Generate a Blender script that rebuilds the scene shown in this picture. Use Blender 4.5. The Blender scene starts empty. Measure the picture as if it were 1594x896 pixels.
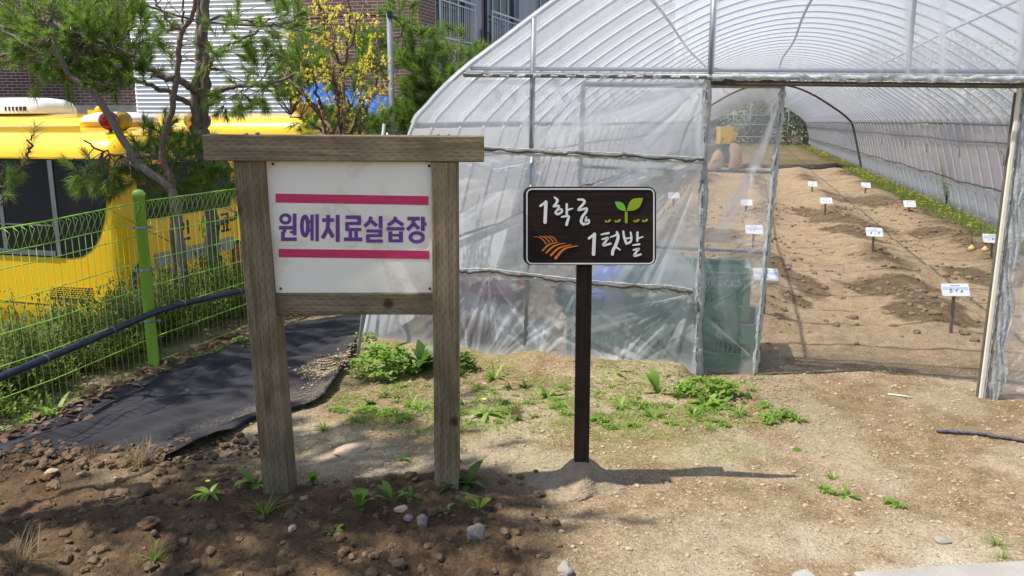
import bpy, math, random
import numpy as np
from mathutils import Vector, Matrix
R = math.radians
rnd = random.Random(11)
scene = bpy.context.scene
COL = scene.collection

# ------------------------------------------------------------------ camera model (1594 x 896 photo pixels)
CAM_H = 1.5; FPX = 1275.0; PITCH = R(11.45)
_c, _s = math.cos(PITCH), math.sin(PITCH)
def ray(x, y):
    u = 448 - y
    return (x - 797, FPX*_c + u*_s, -FPX*_s + u*_c)
def G(x, y, z=0.0):
    d = ray(x, y); t = (z - CAM_H)/d[2]
    return Vector((d[0]*t, d[1]*t, z))
def D(x, y, Y):
    d = ray(x, y); t = Y/d[1]
    return Vector((d[0]*t, Y, CAM_H + d[2]*t))
YAW = R(16)
E1 = Vector((math.cos(YAW), -math.sin(YAW), 0)); E2 = Vector((math.sin(YAW), math.cos(YAW), 0))
ORG = Vector((1.096, 4.73, 0))
def gh(lx, ly, z=0.0): return ORG + E1*lx + E2*ly + Vector((0, 0, z))
def fp(x, y, off=0.0):
    """photo point -> (local x, z) on the greenhouse front plane (local y = off)"""
    d = Vector(ray(x, y)); n = E2
    t = (ORG.dot(n) + off)/d.dot(n)
    p = Vector((0, 0, CAM_H)) + d*t
    return ((p - ORG).dot(E1), p.z)
def on_plane(x, y, P0, direc):
    """photo point -> (distance along direc from P0, z) on a vertical plane"""
    n = Vector((-direc.y, direc.x, 0)); d = Vector(ray(x, y))
    t = (Vector((P0.x, P0.y, 0)).dot(n))/d.dot(n)
    p = Vector((0, 0, CAM_H)) + d*t
    return ((p - P0).dot(direc), p.z)

# ------------------------------------------------------------------ noise
def _hash(ix, iy, seed):
    n = (ix.astype(np.int64)*374761393 + iy.astype(np.int64)*668265263 + seed*974711) & 0x7fffffff
    n = ((n ^ (n >> 13))*1274126177) & 0x7fffffff
    return ((n ^ (n >> 16)) & 0xffff)/65535.0
def vnoise(x, y, seed=0):
    ix = np.floor(x); iy = np.floor(y); fx = x-ix; fy = y-iy
    fx = fx*fx*(3-2*fx); fy = fy*fy*(3-2*fy)
    a = _hash(ix, iy, seed); b = _hash(ix+1, iy, seed); c = _hash(ix, iy+1, seed); d = _hash(ix+1, iy+1, seed)
    return (a*(1-fx)+b*fx)*(1-fy) + (c*(1-fx)+d*fx)*fy
def fbm(x, y, seed=0, octv=4, gain=.5):
    s = 0; a = 1; t = 0
    for i in range(octv):
        s = s + a*vnoise(x*2**i+i*17.3, y*2**i+i*9.1, seed+i); t += a; a *= gain
    return s/t
def sstep(a, b, x):
    t = np.clip((x-a)/(b-a), 0, 1); return t*t*(3-2*t)

# ------------------------------------------------------------------ materials
def new_mat(name):
    m = bpy.data.materials.new(name); m.use_nodes = True
    nt = m.node_tree; nt.nodes.clear()
    out = nt.nodes.new('ShaderNodeOutputMaterial')
    return m, nt, out
def N(nt, typ, **kw):
    n = nt.nodes.new(typ)
    for k, v in kw.items():
        if k.startswith('i_'):
            key = k[2:].replace('_', ' ')
            n.inputs[key].default_value = v
        else: setattr(n, k, v)
    return n
def rgba(c): return (c[0], c[1], c[2], 1)
def ramp(nt, fac, stops, interp='LINEAR'):
    r = nt.nodes.new('ShaderNodeValToRGB'); r.color_ramp.interpolation = interp
    els = r.color_ramp.elements
    while len(els) < len(stops): els.new(.5)
    for e, (p, c) in zip(els, stops): e.position = p; e.color = rgba(c)
    nt.links.new(fac, r.inputs['Fac']); return r.outputs['Color']
def soft(name, c1, c2=None, scale=8, rough=.7, bump=.15, bscale=None, metal=0, coat=0, stretch=(1, 1, 1), spec=.4, sub=0, detail=6, transl=None, uvmap=False, stops=None):
    m, nt, out = new_mat(name); L = nt.links
    p = N(nt, 'ShaderNodeBsdfPrincipled')
    p.inputs['Roughness'].default_value = rough; p.inputs['Metallic'].default_value = metal
    p.inputs['Coat Weight'].default_value = coat; p.inputs['Coat Roughness'].default_value = .08
    p.inputs['Specular IOR Level'].default_value = spec
    tc = N(nt, 'ShaderNodeTexCoord'); mp = N(nt, 'ShaderNodeMapping'); mp.inputs['Scale'].default_value = stretch
    L.new(tc.outputs['UV' if uvmap else 'Object'], mp.inputs['Vector'])
    nz = N(nt, 'ShaderNodeTexNoise'); nz.inputs['Scale'].default_value = scale; nz.inputs['Detail'].default_value = detail
    nz.inputs['Roughness'].default_value = .6
    L.new(mp.outputs[0], nz.inputs['Vector'])
    c2 = c2 or tuple(v*.75 for v in c1)
    L.new(ramp(nt, nz.outputs['Fac'], stops or [(.3, c1), (.7, c2)]), p.inputs['Base Color'])
    if bump:
        n2 = N(nt, 'ShaderNodeTexNoise'); n2.inputs['Scale'].default_value = bscale or scale*4; n2.inputs['Detail'].default_value = 4
        L.new(mp.outputs[0], n2.inputs['Vector'])
        b = N(nt, 'ShaderNodeBump'); b.inputs['Strength'].default_value = bump; b.inputs['Distance'].default_value = .01
        L.new(n2.outputs['Fac'], b.inputs['Height']); L.new(b.outputs[0], p.inputs['Normal'])
    sh = p.outputs[0]
    if transl:
        t = N(nt, 'ShaderNodeBsdfTranslucent'); t.inputs['Color'].default_value = rgba(transl)
        mx = N(nt, 'ShaderNodeMixShader'); mx.inputs[0].default_value = .35
        L.new(sh, mx.inputs[1]); L.new(t.outputs[0], mx.inputs[2]); sh = mx.outputs[0]
    L.new(sh, out.inputs['Surface']); return m
def leafmat(name, c1, c2, transl, rough=.5, scale=30):
    """leaf colour varies leaf by leaf (attribute 'var')"""
    m, nt, out = new_mat(name); L = nt.links
    p = N(nt, 'ShaderNodeBsdfPrincipled'); p.inputs['Roughness'].default_value = rough; p.inputs['Specular IOR Level'].default_value = .35
    at = N(nt, 'ShaderNodeAttribute', attribute_name='var')
    oi = N(nt, 'ShaderNodeObjectInfo')
    ad = N(nt, 'ShaderNodeMath', operation='MULTIPLY_ADD'); L.new(oi.outputs['Random'], ad.inputs[0]); ad.inputs[1].default_value = .3
    L.new(at.outputs['Fac'], ad.inputs[2])
    L.new(ramp(nt, ad.outputs[0], [(.05, c1), (1.15, c2)]), p.inputs['Base Color'])
    t = N(nt, 'ShaderNodeBsdfTranslucent'); t.inputs['Color'].default_value = rgba(transl)
    mx = N(nt, 'ShaderNodeMixShader'); mx.inputs[0].default_value = .45
    L.new(p.outputs[0], mx.inputs[1]); L.new(t.outputs[0], mx.inputs[2]); L.new(mx.outputs[0], out.inputs['Surface'])
    return m
def film_mat(name, base=.25, fold=.5, tint=(.93, .95, .96), scat=(.8, .82, .85), transl=.6, dirt=.12, gloss=.5, nscale=3.0, mud=0.0):
    m, nt, out = new_mat(name); L = nt.links
    tr = N(nt, 'ShaderNodeBsdfTransparent'); tr.inputs['Color'].default_value = rgba(tint)
    df = N(nt, 'ShaderNodeBsdfDiffuse'); df.inputs['Color'].default_value = rgba(scat)
    tl = N(nt, 'ShaderNodeBsdfTranslucent'); tl.inputs['Color'].default_value = rgba(scat)
    mx = N(nt, 'ShaderNodeMixShader'); mx.inputs[0].default_value = transl
    L.new(df.outputs[0], mx.inputs[1]); L.new(tl.outputs[0], mx.inputs[2])
    tc = N(nt, 'ShaderNodeTexCoord')
    nz = N(nt, 'ShaderNodeTexNoise'); nz.inputs['Scale'].default_value = nscale; nz.inputs['Detail'].default_value = 7; nz.inputs['Roughness'].default_value = .65
    L.new(tc.outputs['Object'], nz.inputs['Vector'])
    at = N(nt, 'ShaderNodeAttribute', attribute_name='fold')  # raises opacity: denser film at folds, plus painted sun glints
    a1 = N(nt, 'ShaderNodeMath', operation='MULTIPLY_ADD'); L.new(nz.outputs['Fac'], a1.inputs[0]); a1.inputs[1].default_value = dirt; a1.inputs[2].default_value = base - dirt*.5
    a2 = N(nt, 'ShaderNodeMath', operation='MULTIPLY_ADD'); L.new(at.outputs['Fac'], a2.inputs[0]); a2.inputs[1].default_value = fold
    L.new(a1.outputs[0], a2.inputs[2]); a2.use_clamp = True
    if mud:
        sx = N(nt, 'ShaderNodeSeparateXYZ'); L.new(tc.outputs['Object'], sx.inputs[0])
        mr = N(nt, 'ShaderNodeMapRange'); L.new(sx.outputs['Z'], mr.inputs['Value'])
        mr.inputs['From Min'].default_value = .02; mr.inputs['From Max'].default_value = .16; mr.inputs['To Min'].default_value = 1; mr.inputs['To Max'].default_value = 0
        mm = N(nt, 'ShaderNodeMath', operation='MULTIPLY'); L.new(mr.outputs[0], mm.inputs[0]); L.new(nz.outputs['Fac'], mm.inputs[1])
        cm = N(nt, 'ShaderNodeMixRGB'); L.new(mm.outputs[0], cm.inputs['Fac']); cm.inputs['Color1'].default_value = rgba(scat); cm.inputs['Color2'].default_value = (.42, .33, .22, 1)
        L.new(cm.outputs[0], df.inputs['Color']); L.new(cm.outputs[0], tl.inputs['Color'])
        a3 = N(nt, 'ShaderNodeMath', operation='MULTIPLY_ADD'); L.new(mm.outputs[0], a3.inputs[0]); a3.inputs[1].default_value = mud; L.new(a2.outputs[0], a3.inputs[2]); a3.use_clamp = True
        a2 = a3
    m2 = N(nt, 'ShaderNodeMixShader'); L.new(a2.outputs[0], m2.inputs[0]); L.new(tr.outputs[0], m2.inputs[1]); L.new(mx.outputs[0], m2.inputs[2])
    gl = N(nt, 'ShaderNodeBsdfGlossy'); gl.inputs['Roughness'].default_value = .16
    lw = N(nt, 'ShaderNodeLayerWeight'); lw.inputs['Blend'].default_value = .25
    gm = N(nt, 'ShaderNodeMath', operation='MULTIPLY'); L.new(lw.outputs['Fresnel'], gm.inputs[0]); gm.inputs[1].default_value = gloss
    m3 = N(nt, 'ShaderNodeMixShader'); L.new(gm.outputs[0], m3.inputs[0]); L.new(m2.outputs[0], m3.inputs[1]); L.new(gl.outputs[0], m3.inputs[2])
    b = N(nt, 'ShaderNodeBump'); b.inputs['Strength'].default_value = .25; b.inputs['Distance'].default_value = .02
    L.new(nz.outputs['Fac'], b.inputs['Height']); L.new(b.outputs[0], gl.inputs['Normal'])
    L.new(m3.outputs[0], out.inputs['Surface']); return m

def wood_mat(name, light, dark, knots=True, dash=True):
    """weathered timber, UV = metres along / around the beam, with incising dashes and cracks"""
    m, nt, out = new_mat(name); L = nt.links
    p = N(nt, 'ShaderNodeBsdfPrincipled'); p.inputs['Roughness'].default_value = .82; p.inputs['Specular IOR Level'].default_value = .25
    uv = N(nt, 'ShaderNodeTexCoord'); mp = N(nt, 'ShaderNodeMapping'); mp.inputs['Scale'].default_value = (3, 55, 1)
    L.new(uv.outputs['UV'], mp.inputs['Vector'])
    g = N(nt, 'ShaderNodeTexNoise'); g.inputs['Scale'].default_value = 1; g.inputs['Detail'].default_value = 8; g.inputs['Roughness'].default_value = .65; g.inputs['Distortion'].default_value = .6
    L.new(mp.outputs[0], g.inputs['Vector'])
    n2 = N(nt, 'ShaderNodeTexNoise'); n2.inputs['Scale'].default_value = 7; n2.inputs['Detail'].default_value = 5
    L.new(uv.outputs['UV'], n2.inputs['Vector'])
    c = ramp(nt, g.outputs['Fac'], [(.25, dark), (.5, tuple((a+b)/2 for a, b in zip(light, dark))), (.72, light)])
    mixn = N(nt, 'ShaderNodeMixRGB', blend_type='MULTIPLY'); mixn.inputs['Fac'].default_value = .75
    L.new(c, mixn.inputs['Color1']); L.new(ramp(nt, n2.outputs['Fac'], [(.3, (.45, .48, .38)), (.6, (1, 1, 1)), (.8, (1.0, .93, .82))]), mixn.inputs['Color2'])
    col = mixn.outputs[0]; height = g.outputs['Fac']
    if knots:
        vk = N(nt, 'ShaderNodeTexVoronoi'); vk.inputs['Scale'].default_value = 4.6
        L.new(uv.outputs['UV'], vk.inputs['Vector'])
        mk = N(nt, 'ShaderNodeMixRGB', blend_type='MULTIPLY'); mk.inputs['Fac'].default_value = 1
        L.new(col, mk.inputs['Color1']); L.new(ramp(nt, vk.outputs['Distance'], [(.0, (.22, .18, .14)), (.05, (.34, .27, .2)), (.085, (.5, .43, .36)), (.1, (.8, .75, .68)), (.15, (1, 1, 1))]), mk.inputs['Color2']); col = mk.outputs[0]
    if dash:
        sx = N(nt, 'ShaderNodeSeparateXYZ'); L.new(uv.outputs['UV'], sx.inputs[0])
        def M(op, a, b=None, cc=None):
            q = N(nt, 'ShaderNodeMath', operation=op)
            for i, v in enumerate((a, b, cc)):
                if v is None: continue
                if isinstance(v, (int, float)): q.inputs[i].default_value = v
                else: L.new(v, q.inputs[i])
            return q.outputs[0]
        wob = M('MULTIPLY_ADD', n2.outputs['Fac'], .004, sx.outputs['Y'])
        row = M('DIVIDE', wob, .0125)
        fr = M('FRACT', row); rowi = M('FLOOR', row)
        al = M('FRACT', M('MULTIPLY_ADD', rowi, .413, M('DIVIDE', sx.outputs['X'], .043)))
        d1 = M('LESS_THAN', fr, .13); d2 = M('LESS_THAN', al, .42)
        d = M('MULTIPLY', M('MULTIPLY', d1, d2), M('GREATER_THAN', n2.outputs['Fac'], .42))
        md = N(nt, 'ShaderNodeMixRGB'); L.new(M('MULTIPLY', d, .8), md.inputs['Fac']); L.new(col, md.inputs['Color1']); md.inputs['Color2'].default_value = (.03, .025, .02, 1)
        col = md.outputs[0]
        height = M('SUBTRACT', height, M('MULTIPLY', d, 1.2))
    L.new(col, p.inputs['Base Color'])
    b = N(nt, 'ShaderNodeBump'); b.inputs['Strength'].default_value = .5; b.inputs['Distance'].default_value = .003
    L.new(height, b.inputs['Height']); L.new(b.outputs[0], p.inputs['Normal'])
    L.new(p.outputs[0], out.inputs['Surface']); return m

def brick_mat(name, a, b, mortar, bw=.23, rh=.073):
    m, nt, out = new_mat(name); L = nt.links
    p = N(nt, 'ShaderNodeBsdfPrincipled'); p.inputs['Roughness'].default_value = .8
    uv = N(nt, 'ShaderNodeTexCoord')
    br = N(nt, 'ShaderNodeTexBrick'); br.inputs['Scale'].default_value = 1
    br.inputs['Brick Width'].default_value = bw; br.inputs['Row Height'].default_value = rh; br.inputs['Mortar Size'].default_value = .008
    br.inputs['Mortar Smooth'].default_value = .2; br.inputs['Bias'].default_value = -.1
    br.inputs['Color1'].default_value = rgba(a); br.inputs['Color2'].default_value = rgba(b); br.inputs['Mortar'].default_value = rgba(mortar)
    L.new(uv.outputs['UV'], br.inputs['Vector'])
    nz = N(nt, 'ShaderNodeTexNoise'); nz.inputs['Scale'].default_value = 1.3; nz.inputs['Detail'].default_value = 6; L.new(uv.outputs['UV'], nz.inputs['Vector'])
    mx = N(nt, 'ShaderNodeMixRGB', blend_type='MULTIPLY'); mx.inputs['Fac'].default_value = .8
    L.new(br.outputs['Color'], mx.inputs['Color1']); L.new(ramp(nt, nz.outputs['Fac'], [(.3, (.65, .65, .68)), (.7, (1.1, 1.05, 1.0))]), mx.inputs['Color2'])
    L.new(mx.outputs[0], p.inputs['Base Color'])
    bp = N(nt, 'ShaderNodeBump'); bp.inputs['Strength'].default_value = .6; bp.inputs['Distance'].default_value = .01; bp.invert = True
    L.new(br.outputs['Fac'], bp.inputs['Height']); L.new(bp.outputs[0], p.inputs['Normal'])
    L.new(p.outputs[0], out.inputs['Surface']); return m

def ground_mat():
    m, nt, out = new_mat('soil_ground'); L = nt.links
    p = N(nt, 'ShaderNodeBsdfPrincipled'); p.inputs['Roughness'].default_value = .95; p.inputs['Specular IOR Level'].default_value = .15
    tc = N(nt, 'ShaderNodeTexCoord')
    def noise(sc, det=6, ro=.6):
        n = N(nt, 'ShaderNodeTexNoise'); n.inputs['Scale'].default_value = sc; n.inputs['Detail'].default_value = det; n.inputs['Roughness'].default_value = ro
        L.new(tc.outputs['Object'], n.inputs['Vector']); return n.outputs['Fac']
    def mixc(f, a, b, typ='MIX'):
        x = N(nt, 'ShaderNodeMixRGB', blend_type=typ)
        for i, v in ((0, f), (1, a), (2, b)):
            if isinstance(v, (int, float)): x.inputs[i].default_value = v
            elif isinstance(v, tuple): x.inputs[i].default_value = rgba(v)
            else: L.new(v, x.inputs[i])
        return x.outputs[0]
    def attr(n): return N(nt, 'ShaderNodeAttribute', attribute_name=n).outputs['Fac']
    def mul(a, b):
        q = N(nt, 'ShaderNodeMath', operation='MULTIPLY'); q.use_clamp = True
        for i, v in enumerate((a, b)):
            if isinstance(v, (int, float)): q.inputs[i].default_value = v
            else: L.new(v, q.inputs[i])
        return q.outputs[0]
    big, mid, fine, grit = noise(1.6), noise(9), noise(60, 4, .7), noise(130, 3, .75)
    tan = ramp(nt, mid, [(.28, (.20, .14, .08)), (.5, (.305, .222, .134)), (.72, (.40, .305, .195))])
    tan = mixc(.8, tan, ramp(nt, fine, [(.3, (.45, .42, .38)), (.52, (1, 1, 1)), (.72, (1.35, 1.32, 1.25))]), 'MULTIPLY')
    tan = mixc(.7, tan, ramp(nt, grit, [(.32, (.5, .48, .45)), (.5, (1, 1, 1)), (.7, (1.3, 1.28, 1.22))]), 'MULTIPLY')
    sand = ramp(nt, fine, [(.3, (.38, .31, .21)), (.7, (.60, .53, .41))])
    dark = ramp(nt, mid, [(.3, (.075, .047, .027)), (.55, (.14, .09, .05)), (.75, (.21, .14, .08))])
    dark = mixc(.6, dark, ramp(nt, fine, [(.3, (.5, .5, .5)), (.6, (1, 1, 1)), (.75, (1.3, 1.25, 1.2))]), 'MULTIPLY')
    moss = ramp(nt, fine, [(.3, (.095, .125, .025)), (.7, (.27, .29, .08))])
    bed = ramp(nt, mid, [(.25, (.37, .26, .15)), (.5, (.49, .36, .22)), (.75, (.58, .44, .28))])
    bed = mixc(.4, bed, ramp(nt, fine, [(.3, (.72, .68, .64)), (.55, (1, 1, 1))]), 'MULTIPLY')
    asph = ramp(nt, fine, [(.3, (.07, .07, .07)), (.7, (.12, .118, .11))])
    sp = N(nt, 'ShaderNodeTexVoronoi'); sp.inputs['Scale'].default_value = 85; L.new(tc.outputs['Object'], sp.inputs['Vector'])
    sp2 = N(nt, 'ShaderNodeTexWhiteNoise'); L.new(sp.outputs['Position'], sp2.inputs['Vector'])
    spk = mul(ramp(nt, sp.outputs['Distance'], [(.26, (1, 1, 1)), (.36, (0, 0, 0))]), ramp(nt, sp2.outputs['Value'], [(.84, (0, 0, 0)), (.86, (1, 1, 1))], 'CONSTANT'))
    spd = mul(ramp(nt, sp.outputs['Distance'], [(.26, (1, 1, 1)), (.36, (0, 0, 0))]), ramp(nt, sp2.outputs['Value'], [(0, (1, 1, 1)), (.10, (0, 0, 0))], 'CONSTANT'))
    col = mixc(attr('sand'), tan, sand)
    col = mixc(mul(spk, .85), col, (.58, .52, .43))
    col = mixc(mul(spd, .7), col, (.09, .06, .035))
    col = mixc(attr('bed'), col, bed)
    col = mixc(mul(attr('moss'), ramp(nt, noise(28, 6, .75), [(.42, (.12, .12, .12)), (.58, (1, 1, 1))])), col, moss)
    col = mixc(attr('dark'), col, dark)
    col = mixc(attr('lot'), col, asph)
    L.new(col, p.inputs['Base Color'])
    h = N(nt, 'ShaderNodeMath', operation='ADD'); L.new(fine, h.inputs[0])
    h2 = N(nt, 'ShaderNodeMath', operation='MULTIPLY'); L.new(grit, h2.inputs[0]); h2.inputs[1].default_value = .5; L.new(h2.outputs[0], h.inputs[1])
    b = N(nt, 'ShaderNodeBump'); b.inputs['Strength'].default_value = 1.0; b.inputs['Distance'].default_value = .016
    L.new(h.outputs[0], b.inputs['Height'])
    b2 = N(nt, 'ShaderNodeBump'); b2.inputs['Strength'].default_value = 1; b2.inputs['Distance'].default_value = .05
    L.new(mul(noise(16, 5, .65), attr('bed')), b2.inputs['Height']); L.new(b.outputs[0], b2.inputs['Normal']); L.new(b2.outputs[0], p.inputs['Normal'])
    L.new(p.outputs[0], out.inputs['Surface']); return m

def glass_dark(name, c=(.012, .013, .015), rough=.06):
    m, nt, out = new_mat(name)
    p = N(nt, 'ShaderNodeBsdfPrincipled'); p.inputs['Roughness'].default_value = rough; p.inputs['Specular IOR Level'].default_value = .2
    nz = N(nt, 'ShaderNodeTexNoise'); nz.inputs['Scale'].default_value = 1.2
    tc = N(nt, 'ShaderNodeTexCoord'); nt.links.new(tc.outputs['Object'], nz.inputs['Vector'])
    nt.links.new(ramp(nt, nz.outputs['Fac'], [(.3, c), (.7, tuple(v*1.6 for v in c))]), p.inputs['Base Color'])
    nt.links.new(p.outputs[0], out.inputs['Surface']); return m

M = {}
M['ground'] = ground_mat()
M['wood'] = wood_mat('weathered_timber', (.325, .255, .165), (.105, .079, .046))
M['signpost'] = wood_mat('dark_stained_post', (.045, .028, .02), (.016, .010, .008), knots=False, dash=False)
M['signface'] = wood_mat('dark_stained_board', (.030, .017, .013), (.011, .007, .006), knots=False, dash=False)
M['board'] = soft('weathered_white_panel', (.84, .82, .78), (.74, .69, .58), 3.2, .45, .05, stops=[(.32, (.87, .84, .745)), (.52, (.85, .81, .70)), (.565, (.74, .68, .55)), (.59, (.83, .80, .72)), (.68, (.76, .70, .58))])
M['pink'] = soft('pink_vinyl', (.62, .035, .14), (.55, .04, .12), 6, .4, 0)
M['purple'] = soft('purple_vinyl', (.16, .055, .30), (.14, .05, .26), 6, .4, 0)
M['white_paint'] = soft('white_lettering', (.80, .80, .80), (.72, .72, .72), 20, .5, 0)
M['leaf_green'] = soft('bright_green_paint', (.16, .50, .05), (.14, .46, .05), 20, .5, 0)
M['leaf_olive'] = soft('olive_green_paint', (.32, .38, .01), (.28, .36, .01), 20, .5, 0)
M['orange'] = soft('orange_paint', (.62, .20, .03), (.56, .18, .03), 20, .5, 0)
M['cement'] = soft('cement', (.31, .245, .17), (.21, .16, .105), 22, .95, .9, 90)
M['concrete'] = soft('pale_concrete', (.36, .345, .315), (.27, .255, .23), 5, .9, .3, 80)
M['fence'] = soft('lime_green_powder_coat', (.37, .64, .10), (.31, .57, .08), 4, .35, .03)
M['pipe'] = soft('black_plastic_pipe', (.012, .014, .03), (.03, .035, .06), 30, .35, .1)
M['mat_fabric'] = None
M['steel'] = soft('galvanised_pipe', (.34, .37, .40), (.24, .265, .285), 12, .5, .05, metal=.3)
M['steel_dull'] = soft('dull_steel_pipe', (.72, .75, .78), (.62, .65, .68), 12, .5, .05, metal=0)
M['pole_grey'] = soft('grey_pole', (.19, .205, .22), (.14, .15, .16), 9, .6, .05)
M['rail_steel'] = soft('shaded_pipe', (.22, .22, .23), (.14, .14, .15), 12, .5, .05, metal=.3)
M['brown_steel'] = soft('rusty_arch', (.13, .115, .085), (.075, .065, .05), 9, .7, .1)
M['batten'] = soft('dirty_batten', (.13, .12, .10), (.05, .048, .04), 14, .8, .2)
M['rag'] = soft('crumpled_film', (.60, .64, .66), (.36, .37, .37), 25, .35, .5, 60, transl=(.7, .7, .7))
M['palewood'] = soft('pale_wood_strip', (.72, .68, .58), (.6, .55, .46), 10, .7, .1)
M['film_front'] = film_mat('clear_front_film', .31, .75, (.955, .97, .98), (.90, .945, .98), .55, .14, .6, 2.2, mud=.5)
M['film_gable'] = film_mat('gable_film', .34, .6, (.95, .965, .985), (.91, .935, .985), .62, .10, .45, 2.0)
M['film_door'] = film_mat('door_film', .23, .75, (.96, .96, .96), (.92, .92, .92), .5, .14, .7, 2.6, mud=.5)
M['film_roof'] = film_mat('roof_film', .41, .3, (.945, .955, .985), (.77, .79, .88), .8, .12, .3, 1.4)
M['film_curtain'] = film_mat('side_curtain_film', .80, .2, (.82, .82, .84), (.55, .545, .57), .6, .10, .25, 1.2)
M['film_skirt'] = film_mat('skirt_film', .78, .2, (.84, .88, .92), (.64, .69, .74), .62, .14, .25, 1.2, mud=.4)
M['film_far'] = film_mat('far_film', .16, .3, (.95, .96, .96), (.7, .72, .74), .5, .1, .3, 1.0)
M['yellow'] = soft('yellow_bus_paint', (.88, .54, .002), (.85, .51, .002), 1.5, .22, 0, coat=.7)
M['yellow_dull'] = soft('yellow_lamp_housing', (.75, .48, .02), (.7, .44, .02), 3, .35, 0)
M['busglass'] = glass_dark('tinted_glass')
M['black'] = soft('black_rubber', (.018, .018, .018), (.03, .03, .03), 20, .6, .05)
M['grey_trim'] = soft('grey_trim', (.16, .165, .17), (.12, .12, .125), 20, .4, 0)
M['stripe_grey'] = soft('grey_reflector_band', (.30, .33, .34), (.25, .28, .29), 14, .4, 0)
M['red_lens'] = soft('red_lens', (.42, .015, .02), (.36, .012, .015), 20, .18, 0, coat=.5)
M['amber_lens'] = soft('amber_lens', (.55, .33, .03), (.5, .29, .03), 20, .2, 0, coat=.5)
M['white_plastic'] = soft('white_plastic', (.78, .77, .74), (.7, .69, .66), 4, .4, .02)
M['brick_shaded'] = brick_mat('shaded_brick', (.050, .026, .026), (.085, .045, .042), (.27, .245, .23))  # same brick as the wing, darkened in colour for its shade
M['brick'] = brick_mat('red_brown_brick', (.15, .068, .058), (.21, .10, .082), (.42, .38, .35))
M['siding'] = soft('white_siding', (.84, .86, .88), (.76, .78, .80), 1.2, .45, .04)
M['stucco'] = soft('grey_painted_concrete', (.40, .43, .47), (.29, .31, .34), 1.6, .85, .2, 30, stretch=(1, 1, .25))
M['winframe'] = soft('aluminium_frame', (.50, .52, .54), (.42, .44, .46), 6, .4, 0, metal=.3)
M['winglass'] = glass_dark('window_glass', (.02, .028, .035), .08)
M['blue_roof'] = soft('blue_sheet_roof', (.03, .14, .46), (.025, .11, .38), 2, .4, .03)
M['bark_pine'] = soft('pine_bark', (.26, .21, .165), (.12, .095, .075), 30, .95, .8, 60, stretch=(1, 1, .4))
M['bark_grey'] = soft('grey_brown_bark', (.25, .205, .17), (.14, .11, .09), 35, .85, .4, 70, stretch=(1, 1, .3))
M['bark_red'] = soft('red_brown_bark', (.19, .13, .095), (.10, .066, .048), 35, .85, .4, 70)
M['needles'] = leafmat('pine_needles', (.05, .105, .022), (.17, .26, .05), (.24, .38, .06), .38)
M['needles_dry'] = leafmat('yellowing_needles', (.10, .085, .02), (.22, .19, .05), (.3, .24, .06), .45)
M['conifer'] = leafmat('shrub_leaves', (.05, .09, .02), (.19, .235, .06), (.24, .32, .07), .5)
M['weed'] = leafmat('weed_leaves', (.10, .19, .03), (.27, .42, .075), (.32, .5, .08), .5)
M['weed_dark'] = leafmat('dark_weed_leaves', (.03, .085, .015), (.09, .18, .035), (.14, .26, .04), .4)
M['grassm'] = leafmat('grass_blades', (.09, .17, .025), (.30, .42, .07), (.25, .38, .05), .5)
M['straw'] = leafmat('dry_straw', (.20, .14, .075), (.42, .32, .19), (.4, .3, .17), .8)
M['dryleaf'] = leafmat('dry_leaves', (.085, .05, .035), (.30, .20, .135), (.25, .15, .08), .8)
M['flower_y'] = leafmat('yellow_blossom', (.82, .70, .07), (.94, .84, .17), (.9, .8, .12), .5)
M['bud_red'] = leafmat('red_buds', (.45, .03, .03), (.62, .08, .06), (.5, .05, .04), .5)
M['purple_flower'] = leafmat('violet_petals', (.16, .07, .42), (.28, .14, .6), (.3, .15, .6), .5)
M['clod'] = soft('soil_clods', (.17, .11, .062), (.085, .052, .028), 18, .98, .6, 80)
M['clod_light'] = soft('light_pebbles', (.40, .32, .22), (.28, .205, .13), 8, .9, .4, 80)
M['clod_bed'] = soft('bed_soil_clods', (.30, .215, .125), (.17, .115, .065), 7, .95, .4, 80)
M['stone'] = soft('grey_stone', (.30, .27, .235), (.19, .17, .145), 12, .85, .5, 45)
M['stone_tan'] = soft('tan_stone', (.42, .33, .24), (.30, .22, .15), 12, .9, .5, 45)
M['sand'] = soft('sandy_soil', (.42, .33, .22), (.28, .21, .13), 20, .98, .6, 90)
M['tub'] = soft('red_brown_tub', (.24, .05, .035), (.19, .04, .03), 6, .45, .03)
M['can_blue'] = soft('blue_plastic', (.05, .15, .62), (.04, .12, .52), 6, .4, .02)
M['crate'] = soft('green_crate_plastic', (.03, .20, .11), (.024, .16, .09), 6, .45, .03)
M['crate_print'] = soft('white_crate_print', (.62, .66, .62), (.5, .54, .5), 30, .6, 0)
M['bag'] = soft('black_plastic_bag', (.015, .018, .025), (.03, .035, .045), 14, .25, .6, 25)
M['stake'] = soft('grey_stake', (.24, .20, .165), (.17, .14, .115), 14, .8, .1)
M['label'] = soft('white_label_card', (.86, .87, .88), (.80, .81, .83), 8, .4, 0)
M['ink'] = soft('grey_ink', (.12, .13, .18), (.09, .1, .14), 8, .6, 0)
M['ink_blue'] = soft('pale_blue_band', (.55, .66, .78), (.5, .62, .75), 8, .5, 0)
M['sack'] = soft('jute_sack', (.52, .37, .24), (.40, .28, .17), 20, .9, .4, 60)
M['hose'] = soft('dark_rope', (.05, .05, .065), (.10, .10, .12), 60, .7, .4, 120)
M['onion'] = soft('onion_skin', (.65, .50, .22), (.55, .38, .14), 12, .4, .05)
M['dirtfilm'] = soft('black_mulch_film', (.016, .014, .012), (.035, .028, .022), 10, .6, .4, 30)

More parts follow.
